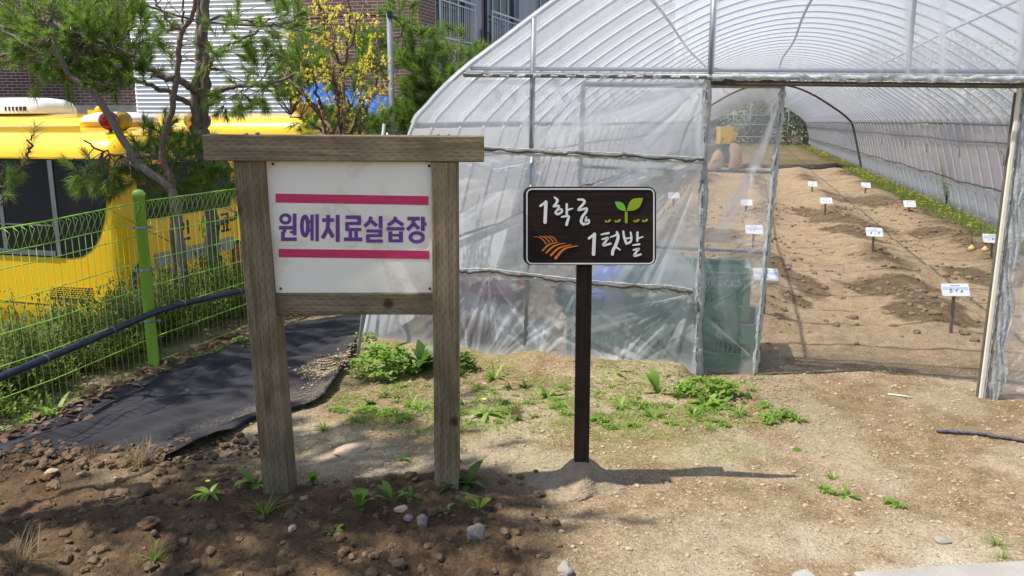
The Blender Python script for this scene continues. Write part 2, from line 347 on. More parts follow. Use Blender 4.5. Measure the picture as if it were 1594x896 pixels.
def fabric_mat():
    m, nt, out = new_mat('black_woven_mat'); L = nt.links
    p = N(nt, 'ShaderNodeBsdfPrincipled'); p.inputs['Roughness'].default_value = .8; p.inputs['Specular IOR Level'].default_value = .18
    tc = N(nt, 'ShaderNodeTexCoord')
    nz = N(nt, 'ShaderNodeTexNoise'); nz.inputs['Scale'].default_value = 4; nz.inputs['Detail'].default_value = 8; nz.inputs['Roughness'].default_value = .7
    mp = N(nt, 'ShaderNodeMapping'); mp.inputs['Rotation'].default_value = (0, 0, R(-35)); mp.inputs['Scale'].default_value = (.8, 3, 1)
    L.new(tc.outputs['Object'], mp.inputs['Vector']); L.new(mp.outputs[0], nz.inputs['Vector'])
    sp = N(nt, 'ShaderNodeTexNoise'); sp.inputs['Scale'].default_value = 70; sp.inputs['Detail'].default_value = 3; L.new(tc.outputs['Object'], sp.inputs['Vector'])
    at = N(nt, 'ShaderNodeAttribute', attribute_name='dust')
    a = N(nt, 'ShaderNodeMath', operation='MULTIPLY'); L.new(at.outputs['Fac'], a.inputs[0]); L.new(ramp(nt, sp.outputs['Fac'], [(.45, (.1, .1, .1)), (.62, (1, 1, 1))]), a.inputs[1])
    mx = N(nt, 'ShaderNodeMixRGB'); L.new(a.outputs[0], mx.inputs['Fac']); L.new(ramp(nt, nz.outputs['Fac'], [(.3, (.018, .018, .022)), (.7, (.042, .042, .048))]), mx.inputs['Color1']); mx.inputs['Color2'].default_value = (.42, .33, .22, 1)
    L.new(mx.outputs[0], p.inputs['Base Color'])
    wv = N(nt, 'ShaderNodeTexWave'); wv.inputs['Scale'].default_value = 120; L.new(tc.outputs['Object'], wv.inputs['Vector'])
    b = N(nt, 'ShaderNodeBump'); b.inputs['Strength'].default_value = .15; b.inputs['Distance'].default_value = .002; L.new(wv.outputs['Fac'], b.inputs['Height']); L.new(b.outputs[0], p.inputs['Normal'])
    L.new(p.outputs[0], out.inputs['Surface']); return m
M['mat_fabric'] = fabric_mat()

# ------------------------------------------------------------------ objects
def tag(o, label=None, cat=None, group=None, kind=None):
    if label: o['label'] = label
    if cat: o['category'] = cat
    if group: o['group'] = group
    if kind: o['kind'] = kind
    return o
def thing(name, label, cat, loc=(0, 0, 0), rz=0, group=None):
    o = bpy.data.objects.new(name, None); COL.objects.link(o)
    o.location = loc; o.rotation_euler = (0, 0, rz); o.empty_display_size = .1
    return tag(o, label, cat, group)
def world_loc(o):
    v = Vector((0, 0, 0))
    while o is not None: v = v + o.location; o = o.parent
    return v
def copy_tree(o, parent=None):
    c = o.copy(); COL.objects.link(c); c.parent = parent
    for ch in list(o.children): copy_tree(ch, c)
    return c

class MB:
    def __init__(self): self.v = []; self.f = []; self.uv = {}; self.var = None; self.mi = {}; self.cm = 0; self.sm = set(); self.smooth = False
    def add(self, vs, fs, uvs=None):
        b = len(self.v); self.v += [tuple(p) for p in vs]
        for i, f in enumerate(fs):
            if uvs: self.uv[len(self.f)] = uvs[i]
            if self.cm: self.mi[len(self.f)] = self.cm
            if self.smooth: self.sm.add(len(self.f))
            self.f.append(tuple(b+k for k in f))
        return b
    def box(self, c, size, rot=None):
        x, y, z = (s/2 for s in size); c = Vector(c)
        vs = [Vector((i, j, k)) for i in (-x, x) for j in (-y, y) for k in (-z, z)]
        if rot is not None: vs = [rot @ v for v in vs]
        self.add([c+v for v in vs], [(0, 1, 3, 2), (4, 6, 7, 5), (0, 4, 5, 1), (2, 3, 7, 6), (0, 2, 6, 4), (1, 5, 7, 3)])
    def beam(self, p0, p1, w, t, up=None, ch=.004):
        """chamfered timber from p0 to p1, UV in metres; w = width across, t = thickness along 'up'"""
        p0, p1 = Vector(p0), Vector(p1); a = (p1-p0); ln = a.length; a.normalize()
        up = Vector(up or (0, -1, 0)); s = a.cross(up).normalized(); up = s.cross(a).normalized()
        x, y = w/2, t/2
        sec = [(-x+ch, -y), (x-ch, -y), (x, -y+ch), (x, y-ch), (x-ch, y), (-x+ch, y), (-x, y-ch), (-x, -y+ch)]
        per = [0]
        for i in range(8):
            q, r = sec[i], sec[(i+1) % 8]; per.append(per[-1]+math.hypot(r[0]-q[0], r[1]-q[1]))
        vs = [p0+s*q[0]+up*q[1] for q in sec]+[p1+s*q[0]+up*q[1] for q in sec]
        o = rnd.random()*7
        fs, uvs = [], []
        for i in range(8):
            j = (i+1) % 8; fs.append((i, j, j+8, i+8)); uvs.append([(o, per[i]), (o, per[i+1]), (o+ln, per[i+1]), (o+ln, per[i])])
        fs += [tuple(range(7, -1, -1)), tuple(range(8, 16))]
        uvs += [[(q[0]*3, q[1]) for q in reversed(sec)], [(q[0]*3, q[1]) for q in sec]]
        self.add(vs, fs, uvs)
    def tube(self, pts, rad, n=8, cap=True):
        pts = [Vector(p) for p in pts]
        if not hasattr(rad, '__len__'): rad = [rad]*len(pts)
        vs = []; prev = None
        for i, p in enumerate(pts):
            a = (pts[min(i+1, len(pts)-1)]-pts[max(i-1, 0)])
            if a.length < 1e-9: a = Vector((0, 0, 1))
            a.normalize()
            if prev is None:
                u = a.orthogonal().normalized()
            else:
                u = prev - a*prev.dot(a)
                u = u.normalized() if u.length > 1e-6 else a.orthogonal().normalized()
            prev = u; w = a.cross(u)
            for k in range(n):
                an = 2*math.pi*k/n; vs.append(p+(u*math.cos(an)+w*math.sin(an))*rad[i])
        fs = []
        for i in range(len(pts)-1):
            for k in range(n):
                k2 = (k+1) % n; fs.append((i*n+k, i*n+k2, (i+1)*n+k2, (i+1)*n+k))
        if cap:
            fs.append(tuple(range(n-1, -1, -1))); e = (len(pts)-1)*n; fs.append(tuple(range(e, e+n)))
        sm = self.smooth; self.smooth = True; self.add(vs, fs); self.smooth = sm
    def lathe(self, c, prof, n=24, axis=None):
        c = Vector(c); q = axis or Matrix.Identity(3); vs = []
        for r, z in prof:
            for k in range(n):
                an = 2*math.pi*k/n; vs.append(c+q @ Vector((r*math.cos(an), r*math.sin(an), z)))
        fs = []
        for i in range(len(prof)-1):
            for k in range(n):
                k2 = (k+1) % n; fs.append((i*n+k, i*n+k2, (i+1)*n+k2, (i+1)*n+k))
        sm = self.smooth; self.smooth = True; self.add(vs, fs); self.smooth = sm
    def prism(self, poly, fn, d0, d1):
        """poly 2D outline -> solid between depth d0 and d1; fn(u, v, d) -> point"""
        n = len(poly)
        vs = [fn(u, v, d0) for u, v in poly]+[fn(u, v, d1) for u, v in poly]
        fs = [tuple(range(n)), tuple(range(2*n-1, n-1, -1))]
        for i in range(n): fs.append((i, i+n, (i+1) % n+n, (i+1) % n))
        self.add(vs, fs)
    def build(self, name, mat, parent=None, offset=None):
        me = bpy.data.meshes.new(name)
        off = world_loc(parent) if (parent is not None and offset is None) else Vector(offset or (0, 0, 0))
        vs = [(v[0]-off.x, v[1]-off.y, v[2]-off.z) for v in self.v] if off.length > 0 else self.v
        me.from_pydata(vs, [], self.f)
        mats = mat if isinstance(mat, (list, tuple)) else [mat]
        for q in mats: me.materials.append(q)
        if self.mi:
            for k, q in self.mi.items(): me.polygons[k].material_index = q
        if self.sm:
            arr = np.zeros(len(self.f), dtype=bool); arr[list(self.sm)] = True
            me.polygons.foreach_set('use_smooth', arr)
        if self.uv:
            ul = me.uv_layers.new(name='UVMap')
            for p in me.polygons:
                u = self.uv.get(p.index)
                if u:
                    for k, li in enumerate(p.loop_indices): ul.data[li].uv = u[k]
        if self.var is not None:
            a = me.attributes.new('var', 'FLOAT', 'POINT'); a.data.foreach_set('value', np.array(self.var, dtype=np.float32))
        o = bpy.data.objects.new(name, me); COL.objects.link(o)
        if parent is not None: o.parent = parent
        return o

def polyribbon(mb, pts, w, fn, d0, d1, round_ends=True):
    """stroke with thickness; w may be list (per point)"""
    pts = [Vector((p[0], p[1])) for p in pts]
    if not hasattr(w, '__len__'): w = [w]*len(pts)
    L_, R_ = [], []
    n = len(pts)
    for i, p in enumerate(pts):
        a = pts[min(i+1, n-1)]-pts[max(i-1, 0)]; a.normalize(); nrm = Vector((-a.y, a.x))
        L_.append(p+nrm*w[i]/2); R_.append(p-nrm*w[i]/2)
    for i in range(n-1):
        mb.prism([tuple(R_[i]), tuple(R_[i+1]), tuple(L_[i+1]), tuple(L_[i])], fn, d0, d1)
    if round_ends:
        for i in (0, n-1):
            a = (pts[0]-pts[1]) if i == 0 else (pts[-1]-pts[-2]); a.normalize(); base = math.atan2(a.y, a.x)
            arc = [(pts[i].x+w[i]/2*math.cos(base+t), pts[i].y+w[i]/2*math.sin(base+t)) for t in [R(-90+k*30) for k in range(7)]]
            mb.prism(arc, fn, d0, d1)
def catmull(pts, n=6):
    out = []; P = [pts[0]]+list(pts)+[pts[-1]]
    for i in range(1, len(P)-2):
        p0, p1, p2, p3 = [np.array(q, dtype=float) for q in P[i-1:i+3]]
        for k in range(n):
            t = k/n; out.append(tuple(.5*((2*p1)+(-p0+p2)*t+(2*p0-5*p1+4*p2-p3)*t*t+(-p0+3*p1-3*p2+p3)*t**3)))
    out.append(tuple(float(q) for q in pts[-1])); return out

# ------------------------------------------------------------------ render settings, camera, light
def setup():
    cam = bpy.data.cameras.new('camera'); co = bpy.data.objects.new('camera', cam); COL.objects.link(co)
    cam.sensor_width = 36; cam.lens = 36*FPX/1594; cam.clip_end = 1500; cam.clip_start = .05
    co.location = (0, 0, CAM_H); co.rotation_euler = (math.pi/2-PITCH, 0, 0)
    scene.camera = co
    w = bpy.data.worlds.new('World'); scene.world = w; w.use_nodes = True
    nt = w.node_tree; bg = nt.nodes['Background']
    sky = nt.nodes.new('ShaderNodeTexSky'); sky.sky_type = 'NISHITA'; sky.sun_disc = False
    to_sun = Vector((-.985, SUN_Y, 0)).normalized()
    sky.sun_elevation = SUN_EL; sky.sun_rotation = math.atan2(to_sun.x, to_sun.y)
    sky.air_density = 1.2; sky.dust_density = 1.5
    nt.links.new(sky.outputs[0], bg.inputs['Color']); bg.inputs['Strength'].default_value = SKY
    sl = bpy.data.lights.new('sun', 'SUN'); so = bpy.data.objects.new('sun', sl); COL.objects.link(so)
    sl.energy = SUN; sl.angle = R(.53); sl.color = (1, .94, .84)
    dirn = Vector((to_sun.x*math.cos(SUN_EL), to_sun.y*math.cos(SUN_EL), math.sin(SUN_EL)))
    so.rotation_euler = dirn.to_track_quat('Z', 'Y').to_euler(); so.location = (-6, 0, 9)
    vs = scene.view_settings; vs.view_transform = 'Standard'; vs.look = 'None'; vs.exposure = EXPO; vs.gamma = 1; vs.use_curve_mapping = False
    cy = scene.cycles
    cy.max_bounces = 10; cy.transparent_max_bounces = 40; cy.diffuse_bounces = 4; cy.glossy_bounces = 3; cy.transmission_bounces = 6
    cy.caustics_reflective = False; cy.caustics_refractive = False; cy.sample_clamp_indirect = 6
    cy.use_adaptive_sampling = True; cy.adaptive_threshold = .015
    try: cy.use_denoising = True; cy.denoiser = 'OPENIMAGEDENOISE'
    except Exception: pass
SUN_EL = R(61); SUN_Y = -.16; SUN = 5.0; SKY = .13; EXPO = .5
setup()
# ------------------------------------------------------------------ ground
def bound_x(y):
    """plan line where the garden ends and the bank falls to the parking lot"""
    y = np.asarray(y, dtype=float)
    return np.interp(y, [-50, 3.0, 3.9, 4.93, 5.95, 60], [-17.0, -2.85, -2.5, -2.3, -2.0, 13.5])
RIDGES = (-1.7, -.75, .45, 1.65, 2.85)
def ground_fields(x, y):
    x = np.asarray(x, dtype=float); y = np.asarray(y, dtype=float)
    lx = (x-ORG.x)*E1.x+(y-ORG.y)*E1.y; ly = (x-ORG.x)*E2.x+(y-ORG.y)*E2.y
    d = bound_x(y)-x
    lot = sstep(.25, 1.5, d)
    z = -1.15*lot
    inside = sstep(-2.35, -2.1, lx)*(1-sstep(3.55, 3.75, lx))*sstep(.35, 1.3, ly)
    z += inside*.02
    ridge = 0
    for i, rx in enumerate(RIDGES):
        wob = (vnoise(ly*.5+i*7, ly*0+i, 5)-.5)*.25
        ridge = ridge+np.exp(-((lx-rx-wob)/.30)**2)*(.75+.5*vnoise(ly*.9+3*i, ly*0, 8+i))
    z += inside*(1-sstep(22.8, 23.4, ly))*.085*ridge*sstep(.8, 1.7, ly)
    z += inside*sstep(23.4, 24.5, ly)*.10
    z += inside*((fbm(lx*3, ly*3, 21, 4)-.5)*.08+(fbm(lx*11, ly*9, 23, 4)-.5)*.035)
    # small berm of soil that holds the front film down
    berm = np.exp(-((ly+.02)/.16)**2)*sstep(-2.5, -2.2, lx)*(1-sstep(-.1, .05, lx))
    z += berm*(.05+.05*vnoise(lx*4, ly*4, 3))
    near = 1-sstep(9, 14, np.hypot(x, y))
    out = (1-inside)*(1-lot)
    # tilled dark soil, front left
    edge = (fbm(x*2.3, y*2.3, 31, 4)-.5)*.55
    yb = np.interp(x, [-3, -2.3, -1.5, -.95, -.27, .1, .3], [3.55, 3.5, 3.38, 3.2, 3.28, 3.18, 2.4])
    dark = sstep(-.22, .20, yb-y+edge)*(1-sstep(-.15, .45, x+edge-.02+.35*sstep(3.3,2.2,y)*0))*out
    soil2 = np.clip(sstep(.15, .5, d)*(1-sstep(1.2, 1.8, d)), 0, 1)*.6
    z += out*near*((fbm(x*6, y*6, 41, 4)-.5)*.022+(fbm(x*1.1, y*1.1, 44, 3)-.5)*.05)
    cl = fbm(x*13, y*13, 51, 5, .62)
    z += dark*near*(np.abs(cl-.5)*-.075+.028+(fbm(x*3.2, y*3.2, 53, 3)-.5)*.10)
    # moss and thin grass between the signs and the greenhouse
    mo = sstep(-.06, .10, fbm(x*3.1, y*3.1, 61, 5)-.47)*np.exp(-((ly+.55)/.75)**2)*out*(1-dark)*(1-.8*sstep(.9, 1.6, x))
    mo += .5*sstep(.02, .2, fbm(x*2.0, y*2.0, 66, 5)-.5)*out*(1-sstep(.5, 1.4, x))*(1-dark)*(1-lot)
    sand = sstep(.02, .22, fbm(x*1.4+5, y*1.4, 71, 5)-.47)*out*(1-dark)*sstep(.0, 1.0, x)*(1-sstep(2.35, 3.2, y))
    sand += .45*sstep(.0, .2, fbm(x*2.6, y*2.6, 77, 4)-.46)*out*(1-dark)
    # trodden darker soil at the doorway and on the ridges
    trod = np.exp(-((ly+.25)/.7)**2)*sstep(-.1, .5, lx)*.35*(1-inside)
    rd = 0
    for i, rx in enumerate(RIDGES):
        rd = rd+np.exp(-((lx-rx-.05)/.26)**2)*sstep(.36, .58, vnoise(lx*1.1+i*3, ly*.45+i*5, 15))*(.4+.6*sstep(.4, .55, fbm(lx*5, ly*4, 17, 4)))
    dk = np.clip(dark+np.clip(rd, 0, 1)*inside*.8*(1-sstep(22.5, 23.5, ly))+trod*.8+inside*sstep(23, 23.6, ly)*.55+soil2*.7, 0, 1)
    for px, py, rx, ry in ((1215, 430, 36, 45), (1300, 345, 42, 24), (1340, 315, 40, 13), (1395, 462, 62, 34), (1480, 372, 52, 13), (1445, 502, 60, 24), (1330, 372, 30, 16), (1550, 402, 40, 18), (1530, 440, 40, 20), (1235, 475, 26, 14), (1150, 420, 40, 30), (1120, 370, 40, 14), (1060, 430, 40, 30)):
        c, ca, cb = G(px, py), G(px+rx, py), G(px, py+ry); ra = (ca-c).length; rb = (cb-c).length
        q = ((x-c.x)/ra)**2+((y-c.y)/rb)**2
        dk = np.maximum(dk, inside*sstep(.0, .55, 1.15-q+(fbm(x*4, y*3, 131, 5)-.5)*2.2)*.72)
    far_moss = inside*sstep(23.2, 24, ly)*sstep(.38, .55, fbm(lx*1.3, ly*.8, 91, 4))
    side_grass = inside*(sstep(3.0, 3.25, lx)+1-sstep(-1.95, -1.75, lx))*.8
    mo = np.clip(mo*.95+far_moss+side_grass, 0, 1)
    return z, dk, np.clip(mo, 0, 1), np.clip(sand, 0, 1), inside, lot*sstep(1.2, 1.9, d)
_gx = np.arange(-5.0, 7.0, .02); _gy = np.arange(1.6, 12.0, .02)
_GX, _GY = np.meshgrid(_gx, _gy, indexing='ij')
_GZ = ground_fields(_GX.ravel(), _GY.ravel())[0].reshape(_GX.shape)
def gz(x, y):
    fx, fy = (x+5.0)/.02, (y-1.6)/.02; i, j = int(fx), int(fy)
    if fx < 0 or fy < 0 or i >= len(_gx)-1 or j >= len(_gy)-1: return float(ground_fields(np.array([x]), np.array([y]))[0][0])
    u, v = fx-i, fy-j
    return float((_GZ[i, j]*(1-u)+_GZ[i+1, j]*u)*(1-v)+(_GZ[i, j+1]*(1-u)+_GZ[i+1, j+1]*u)*v)
def GS(px, py):
    """photo point -> point on the modelled ground surface"""
    p = G(px, py)
    for _ in range(4): p = G(px, py, gz(p.x, p.y))
    return p
def build_ground():
    ang = np.concatenate([np.linspace(-180, -38, 40, endpoint=False), np.linspace(-38, 38, 560, endpoint=False), np.linspace(38, 180, 40, endpoint=False)])*math.pi/180
    rr = np.concatenate([np.linspace(.3, 2.0, 12, endpoint=False), np.geomspace(2.0, 8, 400, endpoint=False), np.geomspace(8, 30, 170, endpoint=False), np.geomspace(30, 900, 50)])
    A, Rr = np.meshgrid(ang, rr); X = Rr*np.sin(A); Y = Rr*np.cos(A)
    z, dk, mo, sa, ins, lot = ground_fields(X.ravel(), Y.ravel())
    na, nr = len(ang), len(rr)
    verts = np.stack([X.ravel(), Y.ravel(), z], 1)
    i = np.arange(nr-1)[:, None]*na; j = np.arange(na)[None, :]; j2 = (j+1) % na
    faces = np.stack([i+j, i+na+j, i+na+j2, i+j2], -1).reshape(-1, 4)[:, ::-1]
    me = bpy.data.meshes.new('ground')
    me.vertices.add(len(verts)); me.vertices.foreach_set('co', verts.astype(np.float32).ravel())
    me.loops.add(faces.size); me.loops.foreach_set('vertex_index', faces.ravel().astype(np.int32))
    me.polygons.add(len(faces)); me.polygons.foreach_set('loop_start', np.arange(0, faces.size, 4, dtype=np.int32))
    me.update(calc_edges=True); me.validate()
    me.polygons.foreach_set('use_smooth', np.ones(len(me.polygons), dtype=bool))
    for nme, arr in (('dark', dk), ('moss', mo), ('sand', sa), ('bed', ins), ('lot', lot)):
        a = me.attributes.new(nme, 'FLOAT', 'POINT'); a.data.foreach_set('value', arr.astype(np.float32))
    me.materials.append(M['ground'])
    o = bpy.data.objects.new('ground', me); COL.objects.link(o); tag(o, kind='structure')
build_ground()

_ico = None
def chunk(mb, c, size, rng, flat=.7, sub=1):
    """an irregular lump"""
    t = (1+5**.5)/2
    vs = [Vector(v).normalized() for v in [(-1, t, 0), (1, t, 0), (-1, -t, 0), (1, -t, 0), (0, -1, t), (0, 1, t), (0, -1, -t), (0, 1, -t), (t, 0, -1), (t, 0, 1), (-t, 0, -1), (-t, 0, 1)]]
    fs = [(0, 11, 5), (0, 5, 1), (0, 1, 7), (0, 7, 10), (0, 10, 11), (1, 5, 9), (5, 11, 4), (11, 10, 2), (10, 7, 6), (7, 1, 8), (3, 9, 4), (3, 4, 2), (3, 2, 6), (3, 6, 8), (3, 8, 9), (4, 9, 5), (2, 4, 11), (6, 2, 10), (8, 6, 7), (9, 8, 1)]
    for _ in range(sub):
        mid = {}; nf = []
        def mp(a, b):
            k = (min(a, b), max(a, b))
            if k not in mid: mid[k] = len(vs); vs.append(((vs[a]+vs[b])/2).normalized())
            return mid[k]
        for a, b, cc in fs:
            x, y, z = mp(a, b), mp(b, cc), mp(cc, a); nf += [(a, x, z), (b, y, x), (cc, z, y), (x, y, z)]
        fs = nf
    q = Matrix.Rotation(rng.uniform(0, 6.3), 3, 'Z'); sx, sy = rng.uniform(.8, 1.3), rng.uniform(.7, 1.1)
    o1, o2 = rng.uniform(0, 9), rng.uniform(0, 9)
    out = []
    for v in vs:
        k = 1+.20*math.sin(3*v.x+o1)*math.sin(2.7*v.y+o2)+.10*math.sin(5*v.z+o2+4*v.x)+rng.uniform(-.1, .1)*(.55 if sub > 1 else 1)
        out.append(Vector(c)+q @ Vector((v.x*sx*k, v.y*sy*k, v.z*flat*k))*size)
    mb.add(out, fs)

def clods():
    rng = random.Random(5)
    def scatter(n, xr, yr, test, smin, smax, pw, name, mat, flat=.7):
        xs = np.array([rng.uniform(*xr) for _ in range(n)]); ys = np.array([rng.uniform(*yr) for _ in range(n)])
        z, dk, mo, sa, ins, lot = ground_fields(xs, ys)
        mb = MB()
        for i in range(n):
            if rng.random() > test(xs[i], ys[i], dk[i], ins[i], lot[i]): continue
            s = smin+(smax-smin)*rng.random()**pw
            chunk(mb, (xs[i], ys[i], z[i]+s*.15), s, rng, flat, sub=1 if s > .009 else 0)
        return tag(mb.build(name, mat), kind='stuff')
    scatter(12000, (-2.6, .5), (1.9, 3.6), lambda x, y, d, i, l: d*.9, .0022, .028, 18, 'soil_clods', M['clod'])
    scatter(21000, (-2.2, 4), (2.1, 5.0), lambda x, y, d, i, l: (1-d)*(1-i)*(1-l), .002, .012, 7, 'pebbles', M['clod_light'], .55)
    scatter(15000, (-1, 7), (5.2, 15), lambda x, y, d, i, l: i*(.25+.75*d), .004, .036, 5, 'bed_clods', M['clod_bed'])
clods()

# ------------------------------------------------------------------ leaves and plants
def blade(mb, base, direction, length, width, droop, var, segs=4, shape='lance', tw=0.0):
    """one curved leaf as a strip with a fold"""
    d = Vector(direction).normalized(); side = d.cross(Vector((0, 0, 1)))
    side = side.normalized() if side.length > .05 else Vector((1, 0, 0))
    vs = []; p = Vector(base)
    for i in range(segs+1):
        t = i/segs
        if shape == 'lance': w = width*math.sin(math.pi*min(1, .12+.88*t)**1.0)*(1 if t < 1 else 0)+.0006
        elif shape == 'spoon': w = width*(.18+.82*math.sin(math.pi*t**1.6*.98))*(1 if t < 1 else .15)
        else: w = width*(1-t)+.0004
        up = side.cross(d).normalized()
        vs += [p-side*w/2+up*w*.18, p+side*w/2+up*w*.18]
        p = p+d*(length/segs); d = (d-Vector((0, 0, droop/segs))).normalized()
    b = len(mb.v); fs = [(2*i, 2*i+1, 2*i+3, 2*i+2) for i in range(segs)]
    sm = mb.smooth; mb.smooth = True; mb.add(vs, fs); mb.smooth = sm
    mb.var += [var]*len(vs)
def rosette(name, mat, n, length, width, shape, up, rng, flower=None):
    mb = MB(); mb.var = []
    for i in range(n):
        a = rng.uniform(0, 6.283); e = rng.uniform(up[0], up[1])
        d = (math.cos(a)*math.cos(e), math.sin(a)*math.cos(e), math.sin(e)); l = length*rng.uniform(.45, 1.1)
        blade(mb, (math.cos(a)*.006, math.sin(a)*.006, -.004), d, l, width*rng.uniform(.7, 1.2), rng.uniform(.5, 1.3), rng.random(), 5, shape)
    mats = [mat]
    if flower:
        mats.append(flower); mb.cm = 1
        for k in range(rng.randint(1, 2)):
            c = Vector((rng.uniform(-.3, .3)*length, rng.uniform(-.3, .3)*length, length*rng.uniform(.45, .7)))
            for q in range(10):
                a = q*.628; blade(mb, c, (math.cos(a), math.sin(a), .35), .016, .007, .4, rng.random(), 2, 'lance')
        mb.cm = 0
    o = mb.build(name, mats); return o
WR = random.Random(77)
def clump(name, mat, rx, ry, h, n, lsize, rng, stems=True):
    """bushy low herb made of many small leaves on stems"""
    mb = MB(); mb.var = []
    for i in range(n):
        a = rng.uniform(0, 6.283); q = math.sqrt(rng.random()); x, y = rx*q*math.cos(a), ry*q*math.sin(a)
        top = h*(1-.6*q*q)*rng.uniform(.35, 1.0)
        for k in range(4):
            b = rng.uniform(0, 6.283); e = rng.uniform(-.1, .8)
            blade(mb, (x+rng.gauss(0, .008), y+rng.gauss(0, .008), top+rng.gauss(0, .006)), (math.cos(b)*math.cos(e), math.sin(b)*math.cos(e), math.sin(e)), lsize*rng.uniform(.6, 1.2), lsize*.5, .8, rng.random(), 3, 'lance')
    return mb.build(name, mat)

def weeds():
    protos = {
        'broad': rosette('weed_plant', M['weed'], 14, .11, .030, 'spoon', (.1, .9), WR),
        'narrow': rosette('weed_plant', M['weed'], 22, .11, .014, 'lance', (.1, 1.0), WR),
        'dandelion': rosette('weed_plant', M['weed'], 18, .12, .022, 'lance', (.05, .7), WR, M['flower_y']),
        'lettuce': rosette('weed_plant', M['weed'], 7, .10, .042, 'spoon', (.5, 1.2), WR),
        'grass': rosette('weed_plant', M['grassm'], 34, .14, .006, 'blade', (.3, 1.3), WR),
        'dark': rosette('weed_plant', M['weed_dark'], 18, .12, .030, 'lance', (.2, 1.1), WR),
        'mat': clump('weed_plant', M['weed'], .10, .07, .035, 60, .022, WR),
    }
    used = set()
    def put(kind, px, py, s, label, group=None, cat='weed'):
        p = GS(px, py); o = protos[kind]
        if kind in used: o = o.copy(); COL.objects.link(o)
        used.add(kind)
        o.location = p; o.rotation_euler = (0, 0, WR.uniform(0, 6.28)); k = s*WR.uniform(.92, 1.08); o.scale = (k, k, k*WR.uniform(.9, 1.15))
        tag(o, label, cat, group)
    front = 'low green weeds in the strip between the signs and the greenhouse'
    lab = 'low bright green weed on the bare strip between the signs and the greenhouse'
    for px, py, s, k in [(770, 588, 1.25, 'narrow'), (764, 607, .7, 'broad'), (853, 616, 1.05, 'broad'), (818, 602, .75, 'dark'), (966, 634, 1.0, 'narrow'),
                         (1018, 650, 1.1, 'narrow'), (795, 640, .8, 'mat'), (740, 600, .6, 'narrow'), (722, 585, .9, 'dark'), (640, 632, .9, 'narrow'), (571, 640, 1.0, 'mat'), (603, 643, .9, 'mat'), (655, 638, 1.1, 'narrow'), (528, 640, .8, 'mat'),
                         (1078, 648, .8, 'narrow'), (930, 655, .7, 'mat'), (882, 646, .6, 'narrow'), (868, 630, .5, 'mat'), (1120, 634, 1.1, 'broad'), (1042, 660, .6, 'mat'),
                         (830, 648, .6, 'narrow'), (950, 665, .5, 'mat'), (1000, 630, .7, 'narrow'), (905, 600, .6, 'mat'), (985, 662, .5, 'narrow'), (720, 645, .6, 'mat'), (700, 655, .6, 'narrow'), (550, 655, .5, 'mat'), (615, 625, .6, 'narrow')]:
        put(k, px, py, s*.8, lab, front)
    for i in range(110):
        px, py = WR.uniform(530, 1180), WR.gauss(628, 24)
        if py < 588 or py > 672 or 885 < px < 925: continue
        put(WR.choice(['narrow', 'mat', 'mat', 'broad', 'grass', 'dark']), px, py, WR.uniform(.2, .5), lab, front)
    put('dandelion', 757, 644, 1.1, 'dandelion rosette with a yellow flower before the greenhouse film', cat='dandelion')
    put('narrow', 957, 586, 1.2, 'upright pale green weed right against the film beside the dark sign post')
    put('lettuce', 1026, 612, 1.5, 'pale lettuce-like weed left of the green clump at the sliding door')
    for px, py, s, k in [(1215, 650, .9, 'mat'), (1190, 632, .6, 'mat'), (1243, 655, .6, 'narrow'), (1150, 645, .7, 'narrow'), (1195, 655, .7, 'mat')]:
        put(k, px, py, s, 'sparse flat weed on the tan soil below the open doorway', 'sparse flat weeds below the doorway')
    for px, py, s, k in [(1296, 744, .45, 'narrow'), (1318, 772, .6, 'broad'), (1285, 763, .45, 'mat'), (1390, 785, .5, 'mat'), (1240, 700, .3, 'mat')]:
        put(k, px, py, s, 'tiny weed alone on the open sandy ground right of the small sign', 'tiny weeds on the open sandy ground')
    for px, py, s in [(1552, 848, .55), (1560, 868, .45)]:
        put('grass', px, py, s, 'thin grass tuft near the concrete slab corner', 'grass tufts near the slab', 'grass tuft')
    put('broad', 399, 752, 1.2, 'leafy weed left of the foot of the left wooden post')
    put('dandelion', 326, 768, .8, 'flat weed at the edge of the dark soil left of the wooden sign')
    put('lettuce', 487, 752, .8, 'small seedling just right of the left wooden post')
    put('grass', 412, 800, 1.0, 'grass tuft on dark soil in front of the left wooden post', cat='grass tuft')
    put('lettuce', 560, 786, 1.05, 'two pale upright leaves in the dark soil between the posts, the largest there')
    put('lettuce', 612, 780, .8, 'leafy seedling in the dark soil, second between the wooden posts')
    put('broad', 640, 772, .5, 'small leaf spray nearest the right wooden post on its left side')
    put('dark', 727, 752, 1.25, 'dark green upright leaves against the right side of the right wooden post')
    put('lettuce', 745, 792, .85, 'seedling with round leaves right of and below the right wooden post')
    put('broad', 690, 796, .45, 'tiny seedling below the right wooden post beside a small stone')
    put('broad', 520, 830, .5, 'small curled weed alone in the dark soil below the signboard')
    put('grass', 240, 870, .65, 'small bright grass tuft in the dark soil at the bottom left', cat='grass tuft')
    put('narrow', 505, 668, .6, 'small weed beside the black mat seen between the wooden posts')
    put('broad', 630, 715, .5, 'small green weed in the shade between the wooden posts')
    for px, py, s, k in [(86, 648, 1.4, 'narrow'), (22, 640, 1.5, 'mat'), (128, 618, .7, 'grass'), (380, 540, 1.4, 'mat'), (55, 655, 1.0, 'mat'), (345, 545, .9, 'mat'), (300, 560, .9, 'narrow')]:
        put(k, px, py, s, 'green weed among dry leaves between the green fence and black mat', 'weeds among the dry leaves along the fence')
    # bigger herbs
    p = GS(600, 585); o = clump('leafy_herb', M['weed'], .20, .17, .20, 150, .046, WR); o.location = p; tag(o, 'bushy light green herb clump at the left foot of the greenhouse front', 'herb')
